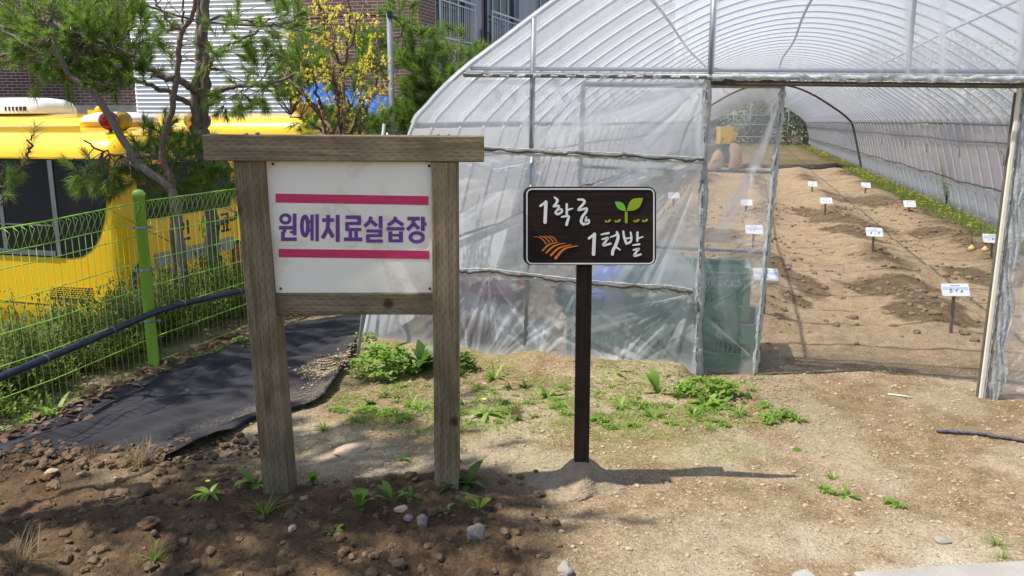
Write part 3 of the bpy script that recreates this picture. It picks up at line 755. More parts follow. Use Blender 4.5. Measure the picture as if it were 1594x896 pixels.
    p = GS(575, 545); o = clump('leafy_herb', M['weed'], .15, .16, .12, 80, .036, WR); o.location = p; tag(o, 'lower light green herb behind the bushy clump beside the greenhouse corner pole', 'herb')
    p = GS(660, 575); o = rosette('dock_plant', M['weed_dark'], 30, .24, .065, 'lance', (.4, 1.3), WR); o.location = p; tag(o, 'dark broad-leaved dock plant against the film behind the right wooden post', 'dock plant')
    p = GS(720, 575); o = clump('leafy_herb', M['weed_dark'], .07, .06, .12, 60, .03, WR); o.location = p; tag(o, 'small dark herb right of the right wooden post at the film foot', 'herb')
    p = GS(1100, 612); o = clump('leafy_herb', M['weed'], .17, .12, .09, 130, .034, WR); o.location = p; tag(o, 'dense green herb clump below the sliding door corner', 'herb')
    p = GS(1100, 630); o = rosette('weed_plant', M['weed'], 26, .13, .035, 'spoon', (.1, .8), WR); o.location = p; tag(o, 'broad pale leaves in front of the dense clump below the sliding door', 'weed')
    p = gh(-1.15, .22); o = clump('leafy_herb', M['weed_dark'], .13, .10, .24, 120, .04, WR); o.location = (p.x, p.y, gz(p.x, p.y)); tag(o, 'green herb growing inside the film beneath the red tub', 'herb')
    for i, (px, py) in enumerate([(1047, 605), (716, 572)]):
        p = GS(px, py); mb = MB(); mb.var = []
        for q in range(7):
            c = (rnd.gauss(0, .012), rnd.gauss(0, .01), .035+rnd.random()*.03)
            for k in range(5): blade(mb, c, (math.cos(k*1.26), math.sin(k*1.26), .5), .011, .008, .3, rnd.random(), 2, 'lance')
        o = mb.build('violet_flower', M['purple_flower']); o.location = p
        tag(o, ['tiny purple violets left of the clump at the sliding door', 'tiny purple violets at the foot of the film by the right wooden post'][i], 'violet')
weeds()

def grass_strip():
    rng = random.Random(9); mb = MB(); mb.var = []
    def blades(n, lxr, lyr, hmax):
        for i in range(n):
            lx = rng.uniform(*lxr); ly = lyr[0]+(lyr[1]-lyr[0])*rng.random()**1.6; p = gh(lx, ly); p.z = gz(p.x, p.y) if False else .02
            a = rng.uniform(0, 6.28); e = rng.uniform(.5, 1.4); sc = 1+ly*.03
            blade(mb, p, (math.cos(a)*math.cos(e), math.sin(a)*math.cos(e), math.sin(e)), hmax*rng.uniform(.4, 1.1)*sc**.3, .012*sc, .7, rng.random(), 3, 'blade')
    blades(5200, (3.02, 3.6), (3.5, 48), .20); blades(2200, (-2.1, -1.65), (.8, 40), .22)
    blades(900, (-1.6, 3.0), (46, 48.5), .3); blades(500, (.2, 1.6), (23.6, 27), .12)
    tag(mb.build('grass', M['grassm']), kind='stuff')
    mb = MB(); mb.var = []
    for i in range(520):
        lx = rng.uniform(2.95, 3.40) if i < 450 else rng.uniform(-2.0, -1.7); ly = rng.uniform(4, 40); p = gh(lx, ly, .15+rng.random()*.10)
        if vnoise(np.array([ly*.45]), np.array([1.0]), 4)[0] < .42: continue
        r = .026+.0010*ly
        for q in range(9):
            a = q*.698; blade(mb, p, (math.cos(a), math.sin(a), .5), r, r*.5, .3, rng.random(), 2, 'lance')
    tag(mb.build('dandelion_flowers', M['flower_y']), kind='stuff')
    mb = MB(); mb.var = []
    for i in range(7500):
        px, py = rng.uniform(500, 1200), 640+rng.gauss(-10, 26)
        if vnoise(np.array([px/38.]), np.array([py/13.]), 12)[0] < .52: continue
        p = GS(px, py) if i % 1 == 0 else None
        a = rng.uniform(0, 6.28); e = rng.uniform(.3, 1.2)
        blade(mb, p, (math.cos(a)*math.cos(e), math.sin(a)*math.cos(e), math.sin(e)), rng.uniform(.015, .045), .005, .6, rng.random(), 2, 'blade')
    tag(mb.build('short_grass', M['grassm']), kind='stuff')
    # dry straw on the ground
    mb = MB(); mb.var = []
    for i in range(4200):
        if i < 3200: px, py = rng.uniform(440, 1250), rng.gauss(590, 28)
        else: px, py = rng.uniform(150, 1590), rng.uniform(600, 890)
        if py < 560 or py > 893: continue
        p = GS(px, py); a = rng.uniform(0, 6.28); e = rng.uniform(-.1, .3); nr = i >= 3200
        blade(mb, p+Vector((0, 0, .003)), (math.cos(a), math.sin(a), e*(.4 if nr else 1)), rng.uniform(.01, .035) if nr else rng.uniform(.02, .085), .0018 if nr else .005, .2, rng.random(), 2, 'blade')
    tag(mb.build('dry_straw', M['straw']), kind='stuff')
    # dry leaves along the fence
    mb = MB(); mb.var = []
    for i in range(520):
        t = rng.random(); y = 3.5+t*2.9; x = float(bound_x(y))+.03+abs(rng.gauss(0, .11))+.02; p = Vector((x, y, gz(x, y)+rng.random()*.03))
        a = rng.uniform(0, 6.28); l = rng.uniform(.02, .07)
        blade(mb, p, (math.cos(a), math.sin(a), rng.uniform(-.2, .6)), l, l*.65, rng.uniform(-1, 1), rng.random(), 3, 'lance')
    tag(mb.build('dry_leaves', M['dryleaf']), kind='stuff')
grass_strip()

def straw_tuft(px, py, h, n, label, mat, lean=.5):
    rng = random.Random(int(px)); p = GS(px, py); mb = MB(); mb.var = []
    for i in range(n):
        a = rng.uniform(0, 6.28); e = rng.uniform(lean, 1.45)
        blade(mb, p+Vector((rng.gauss(0, .02), rng.gauss(0, .015), -.01)), (math.cos(a)*math.cos(e), math.sin(a)*math.cos(e), math.sin(e)), h*rng.uniform(.5, 1.1), .0035, rng.uniform(.3, 1.6), rng.random(), 5, 'blade')
    tag(mb.build('dead_grass_tuft', mat, None), label, 'dead grass')
straw_tuft(218, 722, .15, 150, 'pale dead grass tuft standing at the lower edge of the black mat', M['straw'])
straw_tuft(138, 712, .08, 120, 'low olive dead grass tuft left of the standing one on the mat edge', M['dryleaf'], .2)
straw_tuft(32, 880, .16, 160, 'drooping dead grass tuft in the dark soil at the bottom left corner', M['straw'], .2)
straw_tuft(62, 600, .16, 120, 'rusty heap of dead pine needles by the fence foot', M['dryleaf'], .1)
straw_tuft(800, 645, .12, 60, 'rusty orange dead pine twig on the weedy strip left of the dark sign post', M['dryleaf'], .0)

def rock(px, py, s, flat, mat, label, seed):
    p = GS(px, py); mb = MB(); chunk(mb, (0, 0, s*flat*.45), s, random.Random(seed), flat, 2)
    o = mb.build('stone', mat); o.location = p; tag(o, label, 'stone')
rock(548, 700, .066, .14, M['stone_tan'], 'flat pale stone lying between the wooden posts', 1)
rock(741, 836, .030, 1.15, M['stone'], 'upright grey stone in the dark soil right of the signboard', 2)
rock(657, 816, .026, 1.1, M['stone'], 'grey stone in the dark soil below the right wooden post', 3)
rock(636, 808, .022, .5, M['stone'], 'small whitish stone beside the grey one below the right post', 4)
rock(625, 794, .024, .5, M['stone_tan'], 'tan stone beside the seedlings between the posts', 5)
rock(455, 824, .016, .7, M['stone'], 'little whitish stone below the left wooden post', 6)
rock(474, 777, .016, .7, M['stone'], 'little white stone just right of the left wooden post foot', 7)
rock(880, 890, .035, .5, M['stone'], 'pale stone at the bottom edge below the small sign', 8)
rock(640, 745, .030, .8, M['clod'], 'dark round clod left of the right wooden post foot', 9)
rock(220, 770, .055, .6, M['clod'], 'largest dark clod in the soil below the black mat', 10)
rock(232, 817, .035, .55, M['clod'], 'brown flat clod in the dark soil at the lower left', 11)
rock(194, 768, .04, .4, M['clod'], 'flat tan clod left of the largest dark clod', 12)
rock(1467, 842, .03, .25, M['stone'], 'flat grey chip on the sandy ground at the lower right', 13)
rock(1252, 900, .045, .06, M['concrete'], 'flat whitish slab bit at the bottom edge right of the small sign', 14)
rock(80, 735, .03, .3, M['stone_tan'], 'flat tan stone on the lower left edge of the mat', 15)
# ------------------------------------------------------------------ wooden signboard
def signboard():
    lb, rb = GS(436, 766), GS(695, 754)
    YL, YR = lb.y, rb.y
    lb2 = lb+Vector((0, .03, 0)); rb2 = rb+Vector((0, .03, 0))
    lt, rt = D(393, 250, YL+.03), D(693, 252, YR+.03)
    root = thing('wooden_signboard', 'weathered timber signboard on two posts with white panel and pink stripes', 'signboard', ((lb.x+rb.x)/2, (lb.y+rb.y)/2, min(lb.z, rb.z)))
    ax = Vector((rt.x-lt.x, rt.y-lt.y, 0)).normalized(); fr = Vector((ax.y, -ax.x, 0))   # fr points to the camera
    wl = 43/FPX*lb.y*1.06; wr = 37.5/FPX*rb.y*1.06
    for b, t, w in ((lb2, lt, wl), (rb2, rt, wr)):
        mb = MB(); mb.beam(b-Vector((0, 0, .25)), t, w, w*.93, fr); o = mb.build('post', M['wood'], root)
        o['label'] = 'square weathered wooden post, left one leaning slightly' if b is lb2 else 'square weathered wooden post'
    YB = (YL+YR)/2
    bl, br = D(325, 229, YL+.02), D(753, 231, YR+.05)
    h = 40/FPX*((YL+YR)/2)*.99
    mb = MB(); mb.beam(bl, br, h, .125, fr); tb = mb.build('top_beam', M['wood'], root)
    mb = MB()
    for px, py, Y in ((383, 208, YL), (401, 207, YL), (681, 210, YR), (697, 210, YR)):
        p = D(px, py+2, Y+.05); mb.lathe(p-Vector((0, 0, .008)), [(0, .016), (.008, .016), (.009, .012), (.009, 0)], 10)
    mb.build('bolt', M['rail_steel'], tb)
    rl, rr = D(428, 470, YL+.035), D(676, 470, YR+.03)
    mb = MB(); mb.beam(rl, rr, 36/FPX*YB*.98, .07, fr); mb.build('bottom_rail', M['wood'], root)
    # panel: corners from the photograph on the plane of the posts
    off = fr*.012
    c = [D(414, 248, YL+.02)+off, D(676, 250, YR+.02)+off, D(676, 456, YR+.02)+off, D(428, 456, YL+.02)+off]
    PX = [(414, 248), (676, 250), (676, 456), (428, 456)]
    o_ = c[0]
    def pl(px, py, d=0):   # photo point -> on panel plane
        n = fr; dd = Vector(ray(px, py)); cam = Vector((0, 0, CAM_H)); t = (o_-cam).dot(n)/dd.dot(n); return cam+dd*t+fr*d
    mb = MB(); mb.prism([(p[0], p[1]) for p in PX], lambda u, v, d: pl(u, v, d), 0, -.012); bd = mb.build('panel', M['board'], root)
    for poly in ([(429, 301), (667, 305), (667, 319), (429, 315)], [(434, 387), (668, 390), (668, 403), (434, 400)]):
        mb = MB(); mb.prism(poly, lambda u, v, d: pl(u, v, d), .0012, .0004); mb.build('stripe', M['pink'], bd)
    # lettering, seven heavy syllables
    mb = MB(); k = [0]
    boxes = [(434.5, 332, 462, 374.5), (468, 333, 496, 375), (501.5, 334, 529, 375.5), (536.5, 335, 563, 374), (567, 336, 596, 376.5), (602.5, 336.5, 629, 376.5), (633.5, 337, 663, 378)]
    def S(box, pts, w, ring=None):
        x0, y0, x1, y1 = box
        pts = [(x0+(x1-x0)*p[0], y1-(y1-y0)*p[1]) for p in pts]
        k[0] += 1; d = .0014+.00003*k[0]
        polyribbon(mb, pts, w*1.1, lambda u, v, dd: pl(u, v, dd), d, .0004, False)
    def ring(box, cx, cy, rx, ry, w):
        S(box, [(cx+rx*math.cos(a), cy+ry*math.sin(a)) for a in [R(i*15) for i in range(25)]], w)
    V, H_ = 5.4, 5.2
    b = boxes[0]; ring(b, .36, .80, .26, .15, 4.6); S(b, [(0, .48), (.76, .48)], H_); S(b, [(.30, .48), (.30, .30)], 5); S(b, [(.62, .32), (.86, .32)], 3.6); S(b, [(.88, 1), (.88, .2)], V); S(b, [(.22, .34), (.22, .0)], V); S(b, [(.12, .06), (1, .06)], H_)
    b = boxes[1]; ring(b, .24, .56, .17, .36, 5.2); S(b, [(.40, .72), (.58, .72)], 4); S(b, [(.40, .40), (.58, .40)], 4); S(b, [(.64, .98), (.64, .02)], 4.6); S(b, [(.92, 1), (.92, 0)], 4.8)
    b = boxes[2]; S(b, [(.34, 1), (.34, .82)], 5.4); S(b, [(0, .80), (.68, .80)], H_); S(b, [(.36, .8), (.30, .45), (.02, .12)], 5.6); S(b, [(.34, .5), (.62, .16)], 5.4); S(b, [(.88, 1), (.88, -.02)], V)
    b = boxes[3]; S(b, [(.06, .93), (.95, .93)], H_); S(b, [(.86, .93), (.86, .66)], V); S(b, [(.06, .68), (.95, .68)], 4.6); S(b, [(.15, .70), (.15, .42)], V); S(b, [(.06, .44), (.98, .44)], 4.6); S(b, [(.34, .42), (.34, .06)], 5); S(b, [(.68, .42), (.68, .06)], 5); S(b, [(-.03, .05), (1.03, .05)], H_)
    b = boxes[4]; S(b, [(.36, .98), (.30, .80), (.02, .60)], 5); S(b, [(.34, .84), (.68, .62)], 5); S(b, [(.88, 1), (.88, .52)], V); S(b, [(.12, .43), (.96, .43)], 4.6); S(b, [(.87, .45), (.87, .22)], V); S(b, [(.12, .25), (.96, .25)], 4.2); S(b, [(.2, .27), (.2, .04)], V); S(b, [(.12, .04), (1, .04)], 4.6)
    b = boxes[5]; S(b, [(.52, .98), (.42, .82), (.05, .66)], 5); S(b, [(.50, .86), (.95, .66)], 5); S(b, [(-.02, .52), (1.02, .52)], 4.8); S(b, [(.2, .42), (.2, 0)], V); S(b, [(.82, .42), (.82, 0)], V); S(b, [(.2, .27), (.82, .27)], 3.6); S(b, [(.2, .05), (.82, .05)], 4.4)
    b = boxes[6]; S(b, [(.03, .93), (.68, .93)], H_); S(b, [(.38, .93), (.30, .70), (.02, .50)], 5.2); S(b, [(.36, .74), (.64, .54)], 5); S(b, [(.84, 1), (.84, .46)], V); S(b, [(.84, .72), (1.03, .72)], 4.8); ring(b, .52, .22, .34, .17, 5)
    mb.build('lettering', M['purple'], bd)
    mb = MB()
    for px, py in ((425, 255), (668, 258), (437, 449), (669, 449)):
        mb.lathe(pl(px, py, 0), [(0, .004), (.005, .003), (.006, 0)], 8, fr.to_track_quat('Z', 'Y').to_matrix())
    mb.build('nail', M['brown_steel'], bd)
signboard()

# ------------------------------------------------------------------ small dark sign
def small_sign():
    base = GS(905, 752); Y = base.y+.02
    root = thing('garden_plot_sign', 'small dark brown wooden sign on a single post with white brush lettering', 'sign', base)
    n = Vector((0, -1, 0))
    pt, pb = D(909, 412, Y), D(904.5, 752, Y)
    mb = MB(); mb.beam(pb-Vector((0, 0, .1)), pt+Vector((0, 0, .18)), 22.5/FPX*Y*1.05, .05, n, .003); mb.build('post', M['signpost'], root)
    # cement footing
    prof = []
    rng = random.Random(3); mb = MB(); nseg = 72
    vs = []; rings = [(.028, .100), (.04, .097), (.055, .084), (.07, .068), (.085, .054), (.10, .042), (.12, .029), (.14, .019), (.16, .012), (.18, .007), (.205, .002), (.24, -.03)]
    zs_ = np.interp(np.linspace(0, 1, 45)**1.0*(rings[-1][0]-rings[0][0])+rings[0][0], [q[0] for q in rings], [q[1] for q in rings]); rings = list(zip(np.linspace(rings[0][0], rings[-1][0], 45), zs_))
    for r, z in rings:
        for k in range(nseg):
            a = 2*math.pi*k/nseg; q = 1+.16*math.sin(2*a+1)+.10*math.sin(5*a+r*20)+rng.uniform(-.03, .03); xx, yy = r*q*.86*math.cos(a), r*q*.86*math.sin(a); nz_ = float(fbm(np.array([xx*45.]), np.array([yy*45.]), 5, 4)[0])-.5; vs.append((pb.x+xx, Y+yy, base.z+z+nz_*.02*min(1, r/.06-.3)))
    fs = [(i*nseg+k, i*nseg+(k+1) % nseg, (i+1)*nseg+(k+1) % nseg, (i+1)*nseg+k) for i in range(len(rings)-1) for k in range(nseg)]
    mb.smooth = True; mb.add(vs, fs); mb.build('cement_footing', M['cement'], root)
    Yf = Y-.028-.004
    # board outline: zoom pixels (6.4x of region 800..1040, 280..420)
    def fz(u, v, d=0):
        p = D(800+u/6.4, 280+v/6.4, Yf); return p+n*d
    x0, y0, x1, y1 = 92, 64, 1408, 838; r = 78
    def rr(x0, y0, x1, y1, r):
        out = []
        for cx, cy, a0 in ((x1-r, y1-r, 0), (x0+r, y1-r, 90), (x0+r, y0+r, 180), (x1-r, y0+r, 270)):
            for i in range(7): a = R(a0+i*15); out.append((cx+r*math.cos(a), cy+r*math.sin(a)))
        return out
    mb = MB()
    out = rr(x0, y0, x1, y1, r); nn = len(out)
    P0 = [fz(u, v, .024) for u, v in out]
    cx = sum((p.x for p in P0))/nn; cz = sum((p.z for p in P0))/nn
    def inset(p, k): return Vector((cx+(p.x-cx)*(1-k/.28), p.y, cz+(p.z-cz)*(1-k/.16)))
    loops = [[inset(p, .002)+Vector((0, .022, 0)) for p in P0], [p+Vector((0, .020, 0)) for p in P0], [p+Vector((0, .003, 0)) for p in P0], [inset(p, .002) for p in P0]]
    vs = sum(loops, []); fs = []
    for i in range(3):
        for k in range(nn): fs.append((i*nn+k, i*nn+(k+1) % nn, (i+1)*nn+(k+1) % nn, (i+1)*nn+k))
    fs += [tuple(range(nn-1, -1, -1)), tuple(range(3*nn, 4*nn))]
    uvs = [[(vs[k].x, vs[k].z) for k in f] for f in fs]
    mb.add(vs, fs, uvs); bd = mb.build('board', M['signface'], root)
    F = .0245; kk = [0]
    def stroke(mb, pts, w, smooth=True, ends=True):
        kk[0] += 1
        if smooth and len(pts) > 2:
            if hasattr(w, '__len__'):
                ws = np.interp(np.linspace(0, 1, (len(pts)-1)*6+1), np.linspace(0, 1, len(w)), w); w = list(ws)
            pts = catmull(pts, 6)
        polyribbon(mb, pts, w, lambda u, v, d: fz(u, v, d), F+.0006+.00002*kk[0], F-.0002, ends)
    mb = MB(); bo = rr(128, 84, 1384, 822, 52); bo.append(bo[0]); stroke(mb, bo, 13, False, False); mb.build('border_line', M['white_paint'], bd)
    mb = MB()
    for pts, w in (([(262, 250), (318, 212)], 24), ([(316, 214), (308, 412)], 34),
                   ([(400, 166), (428, 192), (420, 222), (394, 254)], [16, 30, 26, 24]), ([(394, 256), (445, 252), (432, 285), (412, 318), (436, 332), (474, 308), (468, 282), (446, 290)], [22, 22, 20, 24, 24, 22, 18, 12]),
                   ([(522, 236), (523, 332)], 24), ([(524, 292), (582, 276)], [22, 12]), ([(474, 360), (540, 352), (532, 395), (520, 436)], [18, 22, 26, 28]),
                   ([(634, 188), (686, 192), (694, 222), (634, 292), (716, 276), (712, 310), (676, 360), (666, 410), (690, 436)], [18, 24, 26, 20, 22, 26, 26, 28, 22]), ([(716, 362), (708, 402), (738, 388), (742, 416), (716, 430), (694, 424)], [16, 18, 18, 18, 18, 16]),
                   ([(742, 572), (798, 530)], 24), ([(796, 532), (787, 728)], 34),
                   ([(864, 534), (936, 520)], [14, 22]), ([(872, 582), (930, 566), (908, 600), (884, 640), (956, 624)], [14, 22, 22, 24, 20]), ([(956, 560), (1018, 536)], [14, 18]),
                   ([(1018, 512), (1030, 560), (1006, 640), (980, 690), (974, 730)], [24, 30, 30, 30, 28]), ([(1000, 650), (1050, 686)], [22, 12]),
                   ([(1082, 502), (1090, 560), (1112, 622)], [18, 24, 26]), ([(1154, 514), (1162, 570), (1150, 608), (1112, 624)], [18, 20, 22, 20]), ([(1102, 576), (1158, 566)], 14),
                   ([(1222, 514), (1220, 596)], 22), ([(1224, 574), (1276, 556)], [20, 10]),
                   ([(1176, 640), (1240, 630)], [12, 20]), ([(1180, 688), (1238, 674), (1212, 704), (1192, 744), (1256, 730)], [14, 20, 20, 24, 16])):
        stroke(mb, pts, w)
    mb.build('lettering', M['white_paint'], bd)
    def lens(mb, a, b, bow1, bow2):
        a, b = Vector(a), Vector(b); d = b-a; nrm = Vector((-d.y, d.x)); pts = []
        for i in range(9): t = i/8; pts.append(a+d*t+nrm*bow1*math.sin(math.pi*t))
        for i in range(7, 0, -1): t = i/8; pts.append(a+d*t-nrm*bow2*math.sin(math.pi*t))
        kk[0] += 1; mb.prism([tuple(p) for p in pts], lambda u, v, dd: fz(u, v, dd), F+.0006+.00002*kk[0], F-.0002)
    mb = MB(); lens(mb, (998, 208), (1110, 302), .22, .26); mb.build('sprout_leaf', M['leaf_green'], bd)
    mb = MB(); lens(mb, (1118, 300), (1276, 174), .24, .28); stroke(mb, [(1110, 318), (1110, 410)], 26, False)
    for x, y in ((928, 402), (1024, 402), (1210, 400), (1294, 398)):
        lens(mb, (x-30, y-8), (x-2, y+12), .3, .3); lens(mb, (x-2, y+12), (x+32, y-18), .22, .3)
    mb.build('sprout_emblem', M['leaf_olive'], bd)
    mb = MB()
    for pts, w in (([(190, 557), (245, 560), (288, 588), (318, 624)], [3, 8, 10, 12]), ([(252, 550), (310, 566), (350, 610)], [3, 9, 12]), ([(302, 548), (352, 566), (386, 604)], [3, 9, 12]), ([(346, 548), (392, 566), (420, 600)], [3, 9, 11]),
                   ([(440, 612), (350, 632), (284, 692)], [3, 14, 18]), ([(506, 620), (400, 645), (320, 714)], [3, 15, 20]), ([(572, 635), (450, 665), (366, 738)], [3, 16, 22]), ([(636, 645), (500, 675), (412, 768)], [4, 18, 26])):
        stroke(mb, pts, w)
    mb.build('furrow_emblem', M['orange'], bd)
    # dry twig caught on the top edge
    p = fz(720, 52, .01); mb = MB()
    for q in range(5): mb.tube([p+Vector((-.025+q*.01, 0, -.002)), p+Vector((rnd.uniform(-.02, .03), 0, .008)), p+Vector((.02+rnd.uniform(-.01, .015), 0, .002))], .0018, 5)
    tag(mb.build('twig', M['bark_grey']), 'dark bit of twig lying on the top edge of the small sign', 'twig')
small_sign()

# ------------------------------------------------------------------ fence
def fence():
    post_b = GS(240, 572); Y0 = post_b.y
    root = thing('mesh_fence', 'lime green welded wire mesh fence with round post', 'fence', post_b)
    def pole(b, top):
        mb = MB(); r = .033; mb.lathe((b.x, b.y, 0), [(r, b.z-.3), (r, top-.02), (r+.004, top-.02), (r+.004, top), (r*.8, top+.014), (r*.4, top+.02), (0, top+.021)], 20)
        o = mb.build('post', M['fence'], root); return o
    top = D(223, 300, Y0).z
    p1 = pole(post_b, top)
    for z in (.30, .62, .88):
        mb = MB(); mb.lathe((post_b.x, post_b.y, z+post_b.z), [(.0345, -.008), (.0355, -.006), (.0355, .006), (.0345, .008)], 16); mb.box((post_b.x-.05, post_b.y-.012, z+post_b.z), (.022, .018, .014)); mb.box((post_b.x+.05, post_b.y+.01, z+post_b.z), (.022, .018, .014))
        mb.build('clamp', M['steel'], p1)
    line = [Vector((float(bound_x(y)), y, 0)) for y in (2.2, 3.0, 3.9, 4.93, 5.95, 7.2, 8.6)]
    dx = post_b.x-float(bound_x(post_b.y)); line = [p+Vector((dx, 0, 0)) for p in line]
    # other posts, two metres apart
    for y in (2.93, 6.93, 8.6):
        x = float(np.interp(y, [q.y for q in line], [q.x for q in line])); pole(Vector((x, y, gz(x, y))), top)
    tops = [(2.2, .99), (3.9, 1.0), (4.93, 1.035), (5.95, 1.04), (8.6, 1.05)]
    def pt(s, z):
        # s = y coordinate parameter along the fence
        x = float(np.interp(s, [q.y for q in line], [q.x for q in line])); return Vector((x, s, z))
    def panel(y0, y1):
        mb = MB(); n = int((y1-y0)*1.04/.052); lev = [.03, .19, .35, .51, .67, .83, .91]
        def tz(y): return float(np.interp(y, [t[0] for t in tops], [t[1] for t in tops]))
        ys = np.linspace(y0, y1, n+1)
        off = Vector((.006, 0, 0))
        for i, y in enumerate(ys):
            t = tz(y); b = pt(y, .02)
            mb.tube([pt(y, .01), pt(y, t-.12)], .0017, 5)
            # bent triangular crown: outward leg and the return
            yn = ys[min(i+1, n)]; out_ = Vector((.05, -.012, 0))
            mid = pt((y+yn)/2, t)+out_*.5
            mb.tube([pt(y, t-.12), pt(y, t-.02)+out_, pt(y, t)+out_*.4], .0017, 5)
            mb.tube([pt(y, t)+out_*.4, pt(yn, t-.12)-out_*.15], .0017, 5)
        for l in lev:
            mb.tube([pt(y, min(l, 2)*tz(y)/1.03)+off for y in np.linspace(y0, y1, 6)], .0026, 6)
        mb.tube([pt(y, tz(y))+Vector((.025, -.006, 0)) for y in np.linspace(y0, y1, 6)], .004, 6)
        return mb.build('mesh_panel', M['fence'], root)
    panel(2.93, Y0-.03); panel(Y0+.03, 6.9); panel(6.95, 8.6)
    # black pipe tied along the fence
    P = []
    for px, py in ((-60, 606), (0, 580), (120, 531), (240, 481), (330, 459), (392, 447)):
        # on the fence line: intersect the photo ray with the fence polyline
        d = Vector(ray(px, py)); best = None
        for a, b in zip(line[:-1], line[1:]):
            u = b-a; n = Vector((-u.y, u.x, 0)); t = (a.dot(n))/d.dot(n); q = Vector((0, 0, CAM_H))+d*t; s = (q-a).dot(u)/u.length_squared
            if -.001 <= s <= 1.001: best = q
        if best is None: best = P[-1] if P else None
        if best is not None: P.append(Vector((best.x+.055, best.y-.02, best.z)))
    P.append(P[-1]+(P[-1]-P[-2])*1.5); P = [Vector(q) for q in catmull([tuple(p) for p in P], 6)]
    rp = thing('water_pipe', 'black plastic pipe tied along the green fence', 'pipe', P[0])
    mb = MB(); mb.tube(P, .0205, 14); mb.build('pipe_run', M['pipe'], rp)
    mb = MB()
    for i in (9, 14, 20, 27):
        if i < len(P)-1:
            c = P[i]; a = (P[i+1]-P[i]).normalized()
            q = a.to_track_quat('Z', 'Y').to_matrix()
            mb.lathe(c, [(.0218, -.006), (.0225, 0), (.0218, .006)], 12, q); mb.tube([c+Vector((0, 0, .02)), c+Vector((-.03, .01, .03))], .0014, 5)
    mb.build('tie_wire', M['rail_steel'], rp)
fence()

# ------------------------------------------------------------------ black mat on the ground
def weed_mat():
    top = [(-60, 712), (0, 682), (60, 655), (120, 630), (180, 610), (240, 588), (320, 560), (400, 530), (470, 508), (540, 490), (590, 472)]
    bot = [(-60, 725), (20, 722), (100, 722), (180, 724), (265, 722), (345, 688), (400, 655), (455, 640), (505, 622), (545, 562), (600, 488)]
    nu, nv = 150, 60
    T = [tuple(G(*p))[:2] for p in top]; B = [tuple(G(*p))[:2] for p in bot]
    T = catmull(T, 15)[:nu+1]; B = catmull(B, 15)[:nu+1]
    xs = np.zeros((nu+1, nv+1)); ys = xs.copy()
    for i in range(nu+1):
        for j in range(nv+1):
            t = j/nv; xs[i, j] = B[i][0]*(1-t)+T[i][0]*t; ys[i, j] = B[i][1]*(1-t)+T[i][1]*t
    g = ground_fields(xs.ravel(), ys.ravel())[0].reshape(xs.shape)
    V_ = np.linspace(0, 1, nv+1)[None, :]; U_ = np.linspace(0, 1, nu+1)[:, None]
    a = xs*.55+ys*.83; b = -xs*.83+ys*.55
    wr = (fbm(a*2.2, b*7, 81, 4)-.5)*.055+(fbm(a*1.2+3, b*2.4, 85, 3)-.5)*.06
    wr += .012*np.sin(b*34+4*fbm(a*2, b*2, 88, 3))*sstep(.4, .6, fbm(a*1.7, b*1.7, 89, 3))
    z = np.maximum(g, 0)*.4+.02+wr+.035*np.exp(-((V_-.03)/.05)**2)*sstep(.35, .5, U_)
    z = np.maximum(z, g+.006)
    bur = (1-sstep(.0, .2, V_))*(1-sstep(.40, .46, U_)); z = z-bur*.03*(fbm(xs*7, ys*7, 95, 3)>.45)
    dust = sstep(.57, .72, fbm(a*1.3, b*5, 97, 5))*(.10+.5*(1-sstep(.05, .3, V_)))*.6
    heap = np.exp(-(((xs-G(520, 570).x)/.13)**2+((ys-G(520, 570).y)/.12)**2))
    dust = np.clip(dust+heap*1.1*sstep(.35, .55, fbm(xs*6, ys*6, 99, 4)), 0, 1)
    verts = np.stack([xs.ravel(), ys.ravel(), z.ravel()], 1)
    fs = [(i*(nv+1)+j, (i+1)*(nv+1)+j, (i+1)*(nv+1)+j+1, i*(nv+1)+j+1) for i in range(nu) for j in range(nv)]
    me = bpy.data.meshes.new('weed_mat'); me.from_pydata(verts.tolist(), [], fs); me.materials.append(M['mat_fabric'])
    me.polygons.foreach_set('use_smooth', np.ones(len(fs), dtype=bool))
    at = me.attributes.new('dust', 'FLOAT', 'POINT'); at.data.foreach_set('value', dust.ravel().astype(np.float32))
    o = bpy.data.objects.new('weed_mat', me); COL.objects.link(o); md = o.modifiers.new('thick', 'SOLIDIFY'); md.thickness = .003; md.offset = -1
    tag(o, 'wrinkled black woven weed mat spread beside the fence', 'weed mat')
    # sandy soil spilled on the mat
    rng = random.Random(8); mb = MB(); c = G(522, 570)
    for i in range(1500):
        px = rng.gauss(512, 22); py = 576-(px-505)*.28+rng.gauss(0, 7)
        p = G(px, py); ii = np.argmin((xs-p.x)**2+(ys-p.y)**2); chunk(mb, (p.x, p.y, z.ravel()[ii]+.003), (.0015+.009*rng.random()**3), rng, .5, 0)
    tag(mb.build('spilled_sand', M['sand']), kind='stuff')
    mb = MB()
    for i in range(620):
        px = rng.uniform(-20, 420); py = rng.uniform(690, 732)-max(0, px-260)*.12
        p = GS(px, py); s = .0025+.024*rng.random()**4; chunk(mb, (p.x, p.y, p.z+.012), s, rng, .6, 0)
    tag(mb.build('loose_soil', M['clod']), kind='stuff')
weed_mat()

